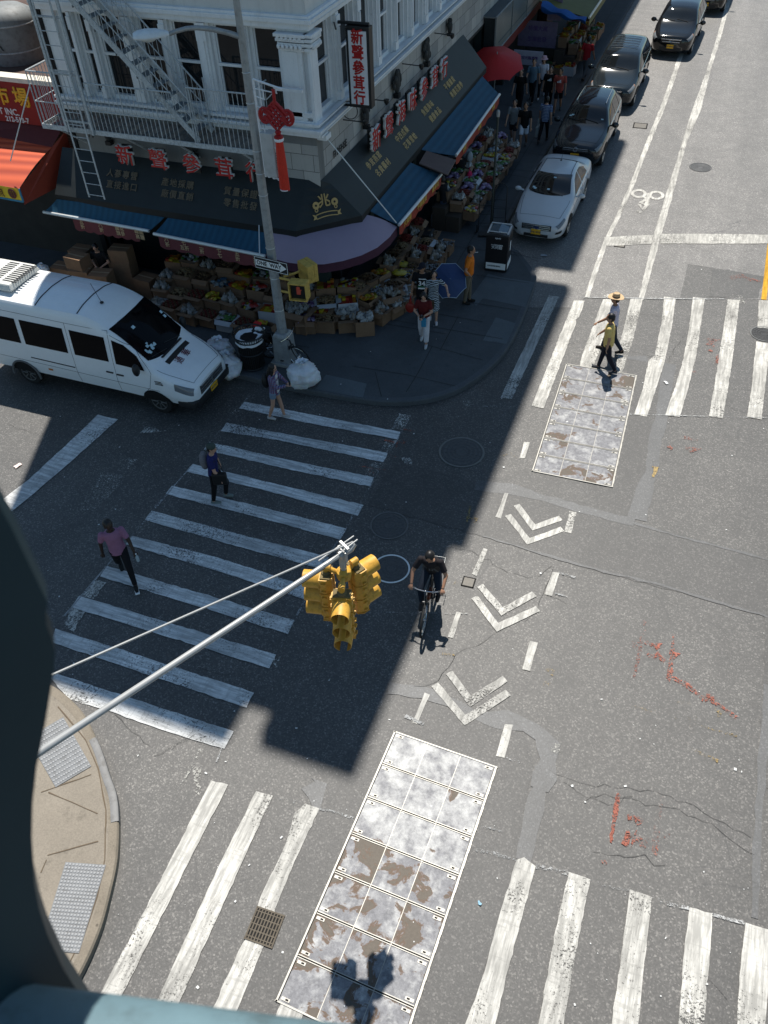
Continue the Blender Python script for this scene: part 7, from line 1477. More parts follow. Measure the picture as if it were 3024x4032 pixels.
# --- 8 man in a black jersey
mid = G(912, 690, .15)
p8, i8 = person('man in a black sports jersey and cap carrying a red bag', (mid[0], mid[1], .15), -1.35, 1.74, 'tan', (.010, .011, .012), (.010, .010, .012), (.03, .03, .03), legs=((10, 6), (-8, 12)), arms=((4, 16, 14), (2, 14, 8)), hair='short', head=(-25, 5), vox=.011, group='people on the shaded corner'); cap(i8, (.012, .014, .02))
frontmark(p8, i8, '34', .19, SIGW, .26, .13); m = MB(); m.box(tuple(i8['pel']+Vector((.142, .0, .12))), (.012, .20, .035)); m.box(tuple(i8['pel']+Vector((.142, .02, .40))), (.012, .20, .022)); child(i8, m, 'jersey_stripe', SIGW); m = MB(); m.box(tuple(i8['pel']+Vector((.139, .0, .17))), (.010, .22, .05)); child(i8, m, 'green_stripe', cloth((.03, .12, .06)))
w_ = wpt(p8, Vector(i8['A'][-1][2])*i8['s']+Vector((.03, -.03, -.10))); t = thing('red_bag', 'drooping red carrier bag in the hand of the man in the jersey', 'bag', w_, -1.35); m = MB(); m.tube([(0, 0, .02), (0, -.01, -.2)], [.02, .05], 8); m.ell((0, -.02, -.36), (.06, .14, .17), 12, 8); solid(m, 'bag', mat('red_bag', (.26, .02, .012), .5, 0, .3, 8), t, .014, 2)
# --- 9 woman with the umbrella
mid = G(934, 694, .15)
STR = NT('zebra_dress'); _w = STR.n('ShaderNodeTexWave'); _w.bands_direction = 'Z'; _w.inputs['Scale'].default_value = 6.5; _w.inputs['Distortion'].default_value = 6; _w.inputs['Detail'].default_value = 2; STR.l(STR.pos, _w.inputs['Vector']); STR = STR.done(STR.mix(STR.ramp(_w.outputs['Fac'], [(.48, 0), (.54, 1)]), (.014, .016, .025), (.40, .45, .48)), .85, 0, .2)
p9, i9 = person('woman in a black and white zebra striped dress beside the blue umbrella', (mid[0]+.02, mid[1], .15), -1.2, 1.58, 'light', topm=STR, shoes=(.55, .5, .5), bottom='dress', legs=((10, 6), (-8, 10)), hands=((.22, .38, 1.02), None), arms=((0, 14, 10), (0, 14, 10)), hair='bob', fem=True, head=(10, 10), vox=.012, group='people on the shaded corner')
m = MB(); m.box(tuple(i9['pel']+Vector((.13, -.12, -.22))), (.14, .28, .26)); child(i9, m, 'brown_handbag', mat('brown_leather', (.05, .03, .015), .5), bev=.03)
uc = Vector(G(966, 607, 1.0)); hand = Vector(wpt(p9, Vector(i9['A'][1][2])*i9['s'])); ax = (uc-hand).normalized()
ax = Vector((.30, -.35, .89)); uc = Vector(G(966, 610, 1.05))
def umbrella(name, label, tipc, axis, R_, drop, cm, n=8, rim=None, pole=None, edge=None):
    t = thing(name, label, 'umbrella', tuple(tipc)); q = Vector((0, 0, 1)).rotation_difference(axis).to_matrix(); m = MB(); rows = []
    for i in range(7):
        f = i/6; row = []
        for j in range(n*4+1):
            a = 2*PI*j/(n*4); sc_ = 1-.10*abs(math.sin(a*n/2))**.8*f; zz = -drop*(f**1.15)+.03*abs(math.sin(a*n/2))*f; row.append(tuple(q @ Vector((R_*f*sc_*math.cos(a), R_*f*sc_*math.sin(a), zz))))
        rows.append(row)
    m.grid(rows); c_ = m.build('canopy', cm, t, smooth=2)
    m = MB()
    for k in range(n):
        a = 2*PI*k/n+PI/n*0; m.tube([tuple(q @ Vector((R_*f*math.cos(a), R_*f*math.sin(a), -drop*f**1.15-.012))) for f in np.linspace(.02, 1.02, 7)], .006, 4)
    m.build('ribs', CHROME, t)
    if edge:
        m = MB(); m.tube([tuple(q @ Vector((0, 0, 0))+Vector(p)) for p in rows[-1]], .008, 4); m.build('piping', edge, c_)
    m = MB(); m.tube([tuple(q @ Vector((0, 0, .07))), tuple(q @ Vector((0, 0, -(pole or .75))))], .010 if not pole or pole < 1.5 else .02, 6); m.build('shaft', CHROME if not pole or pole < 1.5 else GALV, t); return t
ax = (Vector((.30, -.62, .62))).normalized(); uc = Vector(G(972, 603, 1.12)); umbrella('open_umbrella', 'open navy blue umbrella held low on the shaded corner', uc, ax, .52, .2, mat('navy_umbrella', (.018, .045, .13), .6, 0, .15, 4), 8, edge=mat('pale_piping', (.4, .5, .6), .6))
ut = Vector(uc)-ax*.72; 
# --- 10 man in orange
mid = G(1009, 655, .15)
p10, i10 = person('man in a bright orange shirt and khaki trousers standing with his hand on his hip', (mid[0], mid[1]+.03, .15), .15, 1.74, 'tan', (.62, .16, .015), (.15, .125, .09), (.02, .018, .015), legs=((3, 0), (-4, 2)), hands=((-.05, .2, .98), (.06, -.22, 1.0)), vox=.011, head=(0, 4), group='people on the shaded corner', lean=2, belly=.02, tuck=True)
m = MB(); q = i10['hd']+Vector((.10, 0, -.06)); m.tube([tuple(q), tuple(q+Vector((.09, .0, .015)))], .006, 5); child(i10, m, 'cigarette', SIGW)
# --- background walkers on the pavement
z2 = lambda x, y: G((1700+.48222*x)/KD, (.48222*y)/KD, .15)
BG = [('man in a grey tee and dark shorts walking out of the shade beside the market', z2(655, 1180), -1.5, 1.66, 'light', (.20, .21, .22), (.03, .03, .035), 'shorts', (.4, .4, .4), 'short', (0, 0)),
 ('man in a black tee and bright white shorts in front of the grey tee man', z2(740, 1215), -1.45, 1.70, 'tan', (.008, .008, .01), (.66, .68, .74), 'shorts', (.15, .13, .12), 'short', (0, 0)),
 ('person in a blue plaid shirt with a canvas tote, back to the parked cars', z2(905, 1160), 1.5, 1.66, 'light', None, (.012, .012, .014), 'trousers', (.05, .05, .05), 'short', (20, 0)),
 ('man in a black tee with a white three bar emblem walking among the crowd', z2(940, 905), -1.4, 1.72, 'light', (.008, .008, .009), (.012, .012, .014), 'trousers', (.05, .05, .05), 'short', (0, 10)),
 ('man in a coral red tee and black shorts beside the emblem tee man', z2(1020, 920), -1.5, 1.72, 'tan', (.38, .07, .05), (.012, .012, .014), 'shorts', (.06, .06, .06), 'short', (-20, 8)),
 ('man in a faded blue shirt under the edge of the red parasol', z2(810, 835), -1.55, 1.70, 'light', (.11, .17, .22), (.01, .01, .012), 'trousers', (.05, .05, .05), 'short', (10, 5)),
 ('woman in a pink sun hat and white tee on the shaded pavement', z2(890, 800), -1.5, 1.62, 'light', (.55, .54, .58), (.012, .012, .014), 'trousers', (.4, .4, .4), 'bob', (0, 5)),
 ('man in black from head to foot below the red parasol', z2(705, 925), -1.5, 1.72, 'light', (.008, .008, .009), (.010, .010, .012), 'trousers', (.03, .03, .03), 'short', (0, 0)),
 ('man in a red shirt and grey trousers walking away up the avenue', z2(1240, 650), 1.35, 1.74, 'tan', (.30, .015, .02), (.10, .11, .12), 'trousers', (.02, .02, .02), 'short', (0, 0)),
 ('woman in a long black dress leaning over the market stall', z2(230, 1640), 2.3, 1.66, 'light', (.008, .008, .009), (.01, .01, .01), 'dress', (.03, .03, .03), 'bob', (0, 20)),
 ('person with pale backpack straps shopping at the stall by the brown board', z2(280, 1560), 2.6, 1.70, 'tan', (.16, .18, .20), (.012, .014, .02), 'trousers', (.05, .05, .05), 'short', (0, 15)),
 ('woman in a black vest and blue jeans browsing the stall under the blue awning', G((900+1405/1.659)/KD, (1470/1.659)/KD, .15), 2.7, 1.62, 'light', (.010, .010, .012), (.04, .06, .10), 'trousers', (.05, .05, .05), 'bob', (0, 15))]
rg = random.Random(21)
for k, (lb, pos, yw, hh, sk, tc, bc, bt, shc, hr, hdd) in enumerate(BG):
    sg_ = rg.choice((1, -1)); wk = bt != 'dress' and k not in (10, 11)
    tmm = plaidm('walker_plaid', (.05, .08, .20), (.30, .36, .46), (.02, .03, .08), 12) if tc is None else None
    t, nf_ = person(lb, pos, yw, hh, sk, tc or (.1, .1, .1), bc, shc, topm=tmm, bottom=bt, wide=.78 if bt == 'shorts' else 1.0, legs=(((20, 6), (-14, 24)) if sg_ > 0 else ((-14, 24), (20, 6))) if wk else ((6, 2), (-6, 4)), arms=((-14*sg_, 12, 14), (14*sg_, 12, 16)) if wk else ((30, 14, 40), (24, 14, 30)), hair=hr, head=hdd, vox=.015, group='shoppers on the avenue pavement', fem=hr == 'bob', lean=3 if wk else 10, sleeve='short')
    if 'emblem' in lb:
        m = MB(); b0 = nf_['pel']+Vector((.138, 0, .34))
        for q, h_ in ((-.055, .05), (0, .085), (.055, .12)): m.prism([(b0.x, b0.y+q-.035, b0.z-.05), (b0.x, b0.y+q+.005, b0.z-.05), (b0.x, b0.y+q-.015, b0.z-.05+h_), (b0.x, b0.y+q-.05, b0.z-.05+h_*.75)], (.008, 0, 0))
        child(nf_, m, 'shirt_emblem', SIGW)
    if 'sun hat' in lb: m = MB(); m.lathe([(.16, .02), (.11, .05), (.09, .13), (0, .15)], tuple(nf_['hd']+Vector((0, 0, .03))), 16, caps=False); child(nf_, m, 'sun_hat', cloth((.55, .34, .38)), smooth=True); w_ = wpt(t, (.15, .24, .75)); b_ = thing('carrier_bag', 'yellow carrier bag beside the woman in the pink hat', 'bag', w_); m = MB(); m.ell((0, 0, 0), (.07, .12, .16), 10, 8); m.tube([(0, -.04, .14), (0, 0, .24), (0, .04, .14)], .008, 5); m.build('bag', cloth((.45, .42, .03)), b_, smooth=True)
    if 'canvas tote' in lb: w_ = wpt(t, (-.08, .22, .42)); b_ = thing('canvas_tote', 'pale canvas tote hanging from the person in blue plaid', 'bag', w_, yw); m = MB(); m.box((0, 0, 0), (.36, .10, .38), 0, 1.0); m.build('bag', cloth((.30, .31, .29)), b_, bev=.03); m = MB(); m.tube([(-.08, 0, .18), (-.03, 0, .46), (.03, 0, .46), (.08, 0, .18)], .012, 5); m.build('strap', cloth((.30, .31, .29)), b_)
    if 'black dress' in lb: w_ = wpt(t, (-.05, -.30, .82)); b_ = thing('pink_bag', 'hot pink shopping bag on the arm of the woman in black', 'bag', w_); m = MB(); m.ell((0, 0, 0), (.10, .14, .20), 10, 8); m.tube([(0, -.05, .17), (0, 0, .30), (0, .05, .17)], .01, 5); m.build('bag', cloth((.60, .03, .10)), b_, smooth=True)
    if 'backpack straps' in lb: m = MB(); m.ell(tuple(nf_['ch']+Vector((-.18, 0, -.05))), (.09, .13, .19), 10, 8); child(nf_, m, 'backpack', cloth((.30, .32, .34)), .016)
gpos = FPL(203, 556, 17.6)
pv, iv = person('vendor in dark clothes among the boxes under the front awning', (gpos[0], 17.9, .15), -1.4, 1.62, 'light', (.012, .012, .014), (.02, .02, .022), hands=((.30, .12, 1.0), (.28, -.1, 1.0)), legs=((4, 0), (-4, 2)), head=(15, 30), vox=.015, lean=14)
# --- cyclist
fc = Vector(G(916, 1362)); bd = (Vector(G(912, 1362))-Vector(G(938, 1262))).normalized(); ryaw = math.atan2(bd.y, bd.x); rear = fc-bd*1.03
bike = bicycle('bicycle', 'black bicycle being ridden out of the shade along the bike lane', (rear.x, rear.y, 0), ryaw, ALL, .0)
m = MB(); m.tube([(.0, -.16, .70), (-.28, -.16, .72), (-.28, .16, .72), (0, .16, .70)], .007, 6); m.tube([(-.25, -.15, .72), (-.05, -.09, .34)], .009, 5); m.tube([(-.25, .15, .72), (-.05, .09, .34)], .009, 5); m.build('rear_rack', GALV, bike)
m = MB(); m.box((.56, .0, .56), (.26, .07, .12), 0); m.build('battery', mat('battery_red', (.14, .03, .012), .4), bike, bev=.02)
a_ = -.6; pc, ic = person('cyclist in a black printed tee and blue jeans riding towards the steel plates', (rear.x, rear.y, 0), ryaw, 1.74, 'tan', (.020, .017, .019), (.014, .02, .032), (.05, .04, .035), pelvis=(.24, 0, .99), lean=26, hands=((.775, .30, 1.045), (.775, -.30, 1.045)), feet=((.44+.17*math.cos(PI-a_-1.2), .14, .29+.17*math.sin(PI-a_)+.11), (.44+.17*math.cos(-a_), -.14, .29-.10+.11)), head=(0, 38), hair='short', vox=.010, curl=1.0, belly=.02)
frontmark(pc, ic, 'MK', .22, mat('print_grey', (.07, .07, .07), .7), .27, .13)
# --- red market parasol
umbrella('market_parasol', 'big red market parasol tilted over the far end of the avenue awnings', Vector(G(1074, 116, 3.0)), Vector((.10, -.30, .92)).normalized(), 1.05, .40, mat('parasol_red', (.42, .012, .012), .6, 0, .12, 2), 8, pole=2.8)

# ================================================================ MARKET GOODS
CARD = mat('cardboard', (.22, .13, .075), .85, 0, .25, 4, dirt=.15); CARDI = mat('cardboard_inside', (.13, .08, .045), .9); WBOX = mat('white_carton', (.46, .46, .47), .7, 0, .15, 3); CLEARB = mat('clear_plastic', (.34, .34, .36), .25, 0, .5, 14, spec=.6)
def gm(c):
    c = tuple(v*.62 for v in c)
    return mat('goods_%02x%02x%02x' % tuple(int(v*255) for v in c), c, .4, 0, .3, 20, spec=.5)
rg = random.Random(77)
def carton(w, d, h, m_=None, flaps=True, closed=False, t=None):
    m = MB(); th = .008
    if closed: m.box((0, 0, h/2), (w, d, h)); m.cur = 1; m.box((0, 0, h+.001), (w*.98, .05, .002)); return m
    for x, y, sx, sy in ((0, -d/2, w, th), (0, d/2, w, th), (-w/2, 0, th, d), (w/2, 0, th, d)): m.box((x, y, h/2), (sx, sy, h))
    m.cur = 1; m.box((0, 0, h*.5), (w-.02, d-.02, .01)); m.cur = 0
    if flaps:
        for sx, sy in ((0, -1), (0, 1), (-1, 0), (1, 0)):
            if rg.random() < .75:
                a = rg.uniform(-.4, 1.3); L = min(w, d)*.33
                if sy: m.quad((-w/2, sy*d/2, h), (w/2, sy*d/2, h), (w/2*.95, sy*(d/2+L*math.cos(a)), h-L*math.sin(a)), (-w/2*.95, sy*(d/2+L*math.cos(a)), h-L*math.sin(a)))
                else: m.quad((sx*w/2, -d/2, h), (sx*w/2, d/2, h), (sx*(w/2+L*math.cos(a)), d/2*.95, h-L*math.sin(a)), (sx*(w/2+L*math.cos(a)), -d/2*.95, h-L*math.sin(a)))
    return m
def goods(kind, w, d, h, cols):
    m = MB(); r = rg; mats = [gm(c) for c in cols]
    if kind == 'packets':
        for i in range(int(w*d*80)+6):
            m.cur = r.randrange(len(cols)); M_ = (Matrix.Rotation(r.uniform(0, 6.3), 3, 'Z') @ Matrix.Rotation(r.uniform(-.7, .7), 3, 'X')); x, y = r.uniform(-.42, .42)*w, r.uniform(-.42, .42)*d
            m.ell((x, y, h+r.uniform(-.03, .07)), (r.uniform(.075, .115), r.uniform(.055, .08), .028), 6, 4, M_)
    elif kind == 'bags':
        for i in range(int(w*d*55)+4):
            m.cur = r.randrange(len(cols)); M_ = (Matrix.Rotation(r.uniform(0, 6.3), 3, 'Z') @ Matrix.Rotation(r.uniform(-.5, .5), 3, 'Y')); x, y = r.uniform(-.38, .38)*w, r.uniform(-.38, .38)*d; z = h+r.uniform(-.02, .10)
            m.ell((x, y, z), (r.uniform(.08, .12), r.uniform(.06, .09), r.uniform(.05, .07)), 7, 5, M_); m.tube([(x, y, z+.04), (x+r.uniform(-.03, .03), y, z+.12)], [.03, .012], 5)
    elif kind == 'heap':
        for i in range(int(w*d*420)+20):
            m.cur = r.randrange(len(cols)); x, y = r.gauss(0, .24)*w, r.gauss(0, .24)*d; x = max(-w*.44, min(w*.44, x)); y = max(-d*.44, min(d*.44, y)); z = h+.12*(1-(2*x/w)**2)*(1-(2*y/d)**2)+r.uniform(-.02, .02); s_ = r.uniform(.016, .034); m.ell((x, y, z), (s_*1.4, s_, s_*.7), 5, 3, Matrix.Rotation(r.uniform(0, 6), 3, 'Z'))
    elif kind == 'boxes':
        nx, ny = max(2, int(w/.11)), max(2, int(d/.13))
        for i in range(nx):
            for j in range(ny):
                for k in range(r.choice((1, 1, 2))): m.cur = r.randrange(len(cols)); m.box((-w*.44+w*.88*(i+.5)/nx, -d*.44+d*.88*(j+.5)/ny, h+.0+.07*k), (w*.82/nx, d*.82/ny, .065), r.uniform(-.12, .12))
    elif kind == 'jars':
        nx, ny = max(2, int(w/.10)), max(2, int(d/.10))
        for i in range(nx):
            for j in range(ny): m.cur = (i+j) % len(cols); m.lathe([(.036, 0), (.04, .01), (.04, .09), (.03, .10), (.034, .105), (.034, .12)], (-w*.42+w*.84*(i+.5)/nx, -d*.42+d*.84*(j+.5)/ny, h-.04), 8)
    elif kind == 'fans':
        for i in range(int(w*d*140)+10):
            m.cur = r.randrange(len(cols)); x, y = r.uniform(-.42, .42)*w, r.uniform(-.42, .42)*d; a = r.uniform(0, 6.3); z = h+r.uniform(0, .06); m.tube([(x+.055*math.cos(a+b), y+.055*math.sin(a+b), z+.02*math.sin(b*2)) for b in np.linspace(0, 2.2, 5)], [.008, .016, .018, .014, .006], 5)
    return m, mats
R_, Y_, G_, O_, W_c, B_, P_, N_ = (.42, .03, .02), (.60, .46, .03), (.06, .20, .04), (.55, .19, .02), (.44, .43, .41), (.08, .18, .27), (.24, .10, .30), (.16, .09, .045)
KINDS = [('red and yellow packets', 'packets', (R_, Y_, W_c)), ('yellow packets', 'packets', (Y_, Y_, O_)), ('green packets', 'packets', (G_, (.16, .34, .08), W_c)), ('orange boxes', 'boxes', (O_, R_, Y_)), ('clear bags', 'bags', ((.34, .30, .24), (.40, .38, .35))), ('dried mushrooms', 'heap', (N_, (.26, .17, .09), (.09, .05, .03))), ('white paper rolls', 'bags', (W_c, (.62, .60, .56))), ('pale blue packets', 'packets', (B_, (.34, .42, .46), W_c)), ('purple packets', 'packets', (P_, (.40, .30, .45))), ('dark jars', 'jars', (N_, (.20, .03, .02))), ('tan dried roots', 'heap', ((.34, .22, .11), (.42, .30, .17))), ('silvery dried fish', 'fans', ((.34, .36, .38), (.18, .20, .22), (.46, .46, .46))), ('green leafy bundles', 'fans', ((.04, .10, .03), (.07, .15, .04))), ('red dates', 'heap', ((.20, .02, .015), (.30, .05, .03)))]
PROTO = {}
def crate(ki, pos, rz, label, size=(.46, .40, .34), white=False, grp='market cartons of goods'):
    key = (ki, size, white); nm, kd, cols = KINDS[ki]
    if key not in PROTO:
        t = thing('market_carton', label, 'carton', pos, rz, grp); w, d, h = size
        c_ = carton(w, d, h, flaps=(kd != 'boxes')); c_.build('box', [WBOX if white else CARD, CARDI], t, fix=False)
        g2, ms = goods(kd, w, d, h*.93, cols); g2.build('goods', ms, t, smooth=True)['kind'] = 'stuff'; PROTO[key] = t
    else:
        t = copy_tree(PROTO[key]); t.scale = (rg.uniform(.92, 1.06), rg.uniform(.92, 1.04), rg.uniform(.8, 1.3)); t.location = pos; t.rotation_euler = (0, 0, rz); t['label'] = label
    return t
ORD = ['first', 'second', 'third', 'fourth', 'fifth', 'sixth', 'seventh', 'eighth', 'ninth', 'tenth', 'eleventh', 'twelfth', 'thirteenth', 'fourteenth', 'fifteenth', 'sixteenth', 'seventeenth', 'eighteenth', 'nineteenth', 'twentieth', 'twenty-first', 'twenty-second', 'twenty-third', 'twenty-fourth']
SHM = mat('shelf_wood', (.06, .045, .035), .8)
def tier(label, a, b, back, rows, pitch, kinds, where, anchor, z0=.0, dz=.24, dd=.46, size=(.46, .40, .34)):
    """stepped display: rows of cartons between points a and b (front row), stepping back along 'back' """
    a, b, back = Vector(a), Vector(b), Vector(back).normalized(); L = (b-a).length; u = (b-a).normalized(); rz = math.atan2(u.y, u.x)
    m = MB()
    for k in range(1, rows): c_ = (a+b)/2+back*(k*dd); m.box((c_.x, c_.y, .15+(z0+dz*k)/2-.005), (L+.1, dd*.98, z0+dz*k-.012), rz)
    if rows > 1: st = thing('display_step', label, 'shelf', tuple((a+b)/2)); m.build('step', SHM, st, world=True)
    n = int(L/pitch)
    for k in range(rows):
        for i in range(n):
            ki = kinds[(i*(3 if k % 2 else 5)+k*2+rg.randrange(3)) % len(kinds)]; p = a+u*(pitch*(i+.5)+rg.uniform(-.03, .03))+back*(k*dd+rg.uniform(-.05, .05)); white = rg.random() < .08
            rn = ('front', 'second', 'third', 'fourth', 'back')[k if k < rows-1 or rows < 3 else 4]
            crate(ki, (p.x, p.y, .152+z0+dz*k), rz+rg.uniform(-.16, .16), f"{'white' if white else 'brown'} carton of {KINDS[ki][0]}, {ORD[i]} from {anchor}, {rn} row", size, white)

tier('dark stepped stand of goods under the wide blue awning', (-10.15, 17.15, 0), (-14.3, 17.25, 0), (0, 1, 0), 4, .58, [0, 1, 4, 3, 5, 9, 0, 10, 7, 4, 2], 'under the wide awning', 'the lamp post', size=(.53, .42, .36))
tier('dark stepped stand of goods under the purple corner awning', (-8.05, 18.32, 0), (-9.85, 17.62, 0), (-.36, .93, 0), 3, .60, [6, 4, 8, 3, 4, 0, 9, 10], 'under the purple awning', 'the yellow bags', size=(.55, .44, .40))
tier('dark stepped stand of goods at the turn of the shop corner', (-7.12, 20.0, 0), (-7.75, 18.35, 0), (-.93, .36, 0), 3, .50, [4, 6, 10, 5, 1, 11], 'at the shop turn', 'the silvery fish')
tier('long stepped stand of goods under the blue awning on the avenue side', (-7.05, 23.4, 0), (-7.05, 20.15, 0), (-1, 0, 0), 3, .50, [11, 10, 5, 11, 13, 4], 'under the avenue awning', 'the brown board')
tier('far stepped stand of goods past the brown board', (-6.72, 30.6, 0), (-6.80, 24.6, 0), (-1, 0, 0), 3, .52, [7, 2, 6, 0, 8, 4, 13, 2], 'past the brown board', 'the red parasol', z0=.3)
# loose cartons standing in front of the displays
def bigbox(label, pos, rz, size, closed=True, fill=None, white=False):
    t = thing('cardboard_box', label, 'box', pos, rz, 'loose cardboard boxes by the shop'); c_ = carton(*size, closed=closed); c_.build('box', [WBOX if white else CARD, mat('parcel_tape', (.34, .25, .16), .4) if closed else CARDI], t, fix=False)
    if not closed and fill is not None: g2, ms = goods(KINDS[fill][1], size[0], size[1], size[2]*.95, KINDS[fill][2]); g2.build('goods', ms, t, smooth=True)['kind'] = 'stuff'
    return t
def gd(x, y): return G(x, y, .15)
for lb, px, py, rz, sz, cl, fl_ in (('big open brown box of white paper rolls at the pavement edge', 785, 722, .45, (.52, .46, .46), False, 6), ('wide brown box of stacked white rolls next to the corner-most box', 748, 705, .3, (.70, .50, .44), False, 6), ('brown box of small wrapped boxes behind the lamp post', 690, 706, .1, (.55, .45, .50), False, 3), ('large brown box of bulging plastic sacks right behind the lamp post', 640, 712, -.1, (.85, .55, .62), False, 4), ('tall brown box topped with clear bags near the woman in maroon', 838, 675, .75, (.60, .50, .55), False, 4), ('closed brown box lying alone in front of the packet stand', 420, 682, -.25, (.72, .50, .40), True, None), ('brown box with an orange mark squeezed between two open boxes', 812, 694, .6, (.36, .34, .42), False, 5)):
    p = gd(px, py); bigbox(lb, (p[0], p[1]+.12, .152), rz, sz, cl, fl_)
stack = [(-17.2, 17.5, 0, .62, .48, .46), (-17.2, 17.5, .46, .60, .46, .42), (-16.5, 17.35, 0, .66, .5, .5), (-16.45, 17.4, .5, .66, .5, .48), (-16.5, 17.45, .98, .6, .45, .36), (-15.75, 17.3, 0, .60, .5, .52), (-15.72, 17.35, .52, .58, .5, .46), (-15.1, 17.25, 0, .62, .48, .44), (-17.0, 18.1, 0, .6, .5, .6), (-16.9, 18.15, .6, .6, .5, .55), (-16.2, 18.15, 0, .6, .5, .9), (-15.5, 18.15, 0, .66, .5, 1.0), (-15.45, 18.15, 1.0, .6, .45, .4), (-14.75, 18.1, 0, .6, .5, .6)]
nms = ['bottom brown box of the outermost stack by the orange awning', 'top brown box of the outermost stack by the orange awning', 'bottom box of the three high stack left of the vendor', 'middle box of the three high stack left of the vendor', 'top box of the three high stack left of the vendor', 'bottom box of the pair beside the vendor', 'upper box of the pair beside the vendor, standing askew', 'single low box at the feet of the vendor', 'lower box at the back under the orange awning end', 'upper box at the back under the orange awning end', 'tall box at the back behind the three high stack', 'tallest box at the back behind the vendor', 'small box on top of the tallest back box', 'back box beside the dark shop doorway']
for (x, y, z, w, d, h), nm in zip(stack, nms): bigbox(nm, (x, y, .152+z+.002), rg.uniform(-.2, .2), (w, d, h))
g_ = FPL(165, 585, 17.0)
for k, (lb, x, y, z, s_) in enumerate((('white plastic sack slumped on the boxes near the vendor', -14.7, 16.95, .30, .62), ('white plastic sack of greens beside the van roof', -13.95, 16.7, .15, .62), ('bluish plastic sack at the outer end of the brown boxes', -17.5, 17.0, .95, .42))):
    t = bag(lb, (x, y, z), s_, 40+k*7); t['group'] = 'white plastic sacks among the boxes'
# yellow and white sacks, buckets, newspapers near the corner
for k, (lb, px, py, z, c_, rz) in enumerate((('yellow sack lying on the corner carton pile', 803, 660, .55, Y_, .4), ('second yellow sack leaning on the first, lower down', 818, 672, .45, Y_, 1.0), ('yellow sack on the white buckets', 868, 612, .55, Y_, .3), ('yellow sack at the inner edge of the buckets', 860, 634, .60, Y_, .8), ('silver-grey sack beside the yellow ones', 825, 645, .55, (.35, .36, .37), .2))):
    p = gd(px, py); t = thing('sack', lb, 'sack', (p[0], p[1]+.15, .15+z), rz, 'bright sacks on the corner display'); m = MB(); M_ = Matrix.Rotation(.25, 3, 'Y'); m.ell((0, 0, 0), (.26, .16, .085), 14, 8, M_); m.box((.27, 0, -.06), (.07, .22, .02)); m.build('sack', gm(c_), t, smooth=True); m = MB(); m.ell((-.02, 0, .012), (.16, .11, .082), 10, 6, M_); m.build('printed_panel', gm((.06, .07, .05)), t, smooth=True)
for k, (lb, px, py) in enumerate((('white bucket nearest the man in the jersey', 884, 668), ('white bucket behind the newspapers', 886, 640), ('white bucket at the foot of the yellow sacks', 890, 614))):
    p = gd(px, py); t = thing('bucket', lb, 'bucket', (p[0]-.1, p[1]+.1, .15), 0, 'white buckets by the corner display'); m = MB(); m.lathe([(.13, 0), (.16, .36), (.17, .37), (.17, .39), (.15, .39), (.14, .30), (0, .30)], n=20); m.build('bucket', mat('bucket_white', (.55, .56, .57), .4), t, smooth=True); m = MB(); m.tube([(.17*math.cos(a), .17*math.sin(a), .36-.12*math.sin(a) if a < PI else .36) for a in np.linspace(0, PI, 10)], .006, 4); m.build('handle', GALV, t)
p = gd(872, 655); t = thing('newspaper_stack', 'stack of newspapers lying on the white buckets', 'newspapers', (p[0]-.15, p[1]+.05, .56), .5); m = MB()
for k in range(4): m.box((rg.uniform(-.01, .01), 0, .012*k), (.46, .36, .012), rg.uniform(-.05, .05))
m.build('papers', WBOX, t); m = MB(); m.box((-.08, .04, .0475), (.16, .12, .002)); m.box((.1, -.06, .0475), (.14, .14, .002)); m.box((0, .15, .0475), (.4, .03, .002)); m.build('print', mat('newsprint', (.12, .08, .09), .8), t)
p = gd(925, 545); t = thing('plastic_tub', 'tall dark tub with a white label beside the silvery fish cartons', 'tub', (p[0]-.15, p[1], .15)); m = MB(); m.box((0, 0, .35), (.55, .5, .7)); m.build('tub', BLACK, t, bev=.03); m = MB(); m.box((.279, 0, .40), (.006, .16, .5)); m.build('label_strip', WBOX, t)
p = gd(948, 488); bigbox('small white carton with red print at the feet of the woman in jeans', (p[0]-.1, p[1]+.1, .152), .1, (.32, .42, .40), True, None, True)
# lit lamps far inside are left out; hanging goods inside the shop
# ---------------------------------------------------------------- market up the avenue
Z2 = lambda x, y, z: Vector(G((1700+.48222*x)/KD, (.48222*y)/KD, z))
t = thing('vinyl_enclosure', 'grey roofed shelter with cloudy clear walls on the avenue side of the building', 'shelter', tuple(Z2(520, 380, 2.6)))
q0, q1 = Z2(525, 158, 3.8), Z2(1010, -430, 3.8); xo = q0.x; y0_, y1_ = q0.y, q0.y+13
m = MB(); m.box(((xo+XF)/2, (y0_+y1_)/2, 3.85), (xo-XF, y1_-y0_, .08)); m.build('roof', mat('shelter_roof', (.07, .085, .09), .7, 0, .3, 2), t, world=True)
m = MB(); m.box((xo-.02, (y0_+y1_)/2, 3.2), (.03, y1_-y0_, 1.2)); m.build('side_panel', mat('cloudy_vinyl', (.13, .15, .145), .3, 0, .4, 1.5), t, world=True); m = MB(); m.box(((xo+XF)/2, y0_+.02, 3.2), (xo-XF-.1, .03, 1.2)); m.build('end_panel', mat('dark_vinyl', (.03, .033, .033), .25, 0, .4, 3), t, world=True)
m = MB(); m.tube([(xo, y0_, 2.55), (xo, y0_, 3.85), (xo, y1_, 3.85)], .035, 6); m.tube([(XF, y0_, 3.85), (xo, y0_, 3.85)], .035, 6); m.tube([(XF, y0_, 2.58), (xo, y0_, 2.58), (xo, y1_, 2.58)], .03, 6)
for y_ in np.arange(y0_+2.6, y1_, 2.6): m.tube([(xo+.01, y_, 2.58), (xo+.01, y_, 3.85)], .02, 5)
m.build('frame', mat('shelter_frame', (.16, .17, .17), .5), t, world=True)
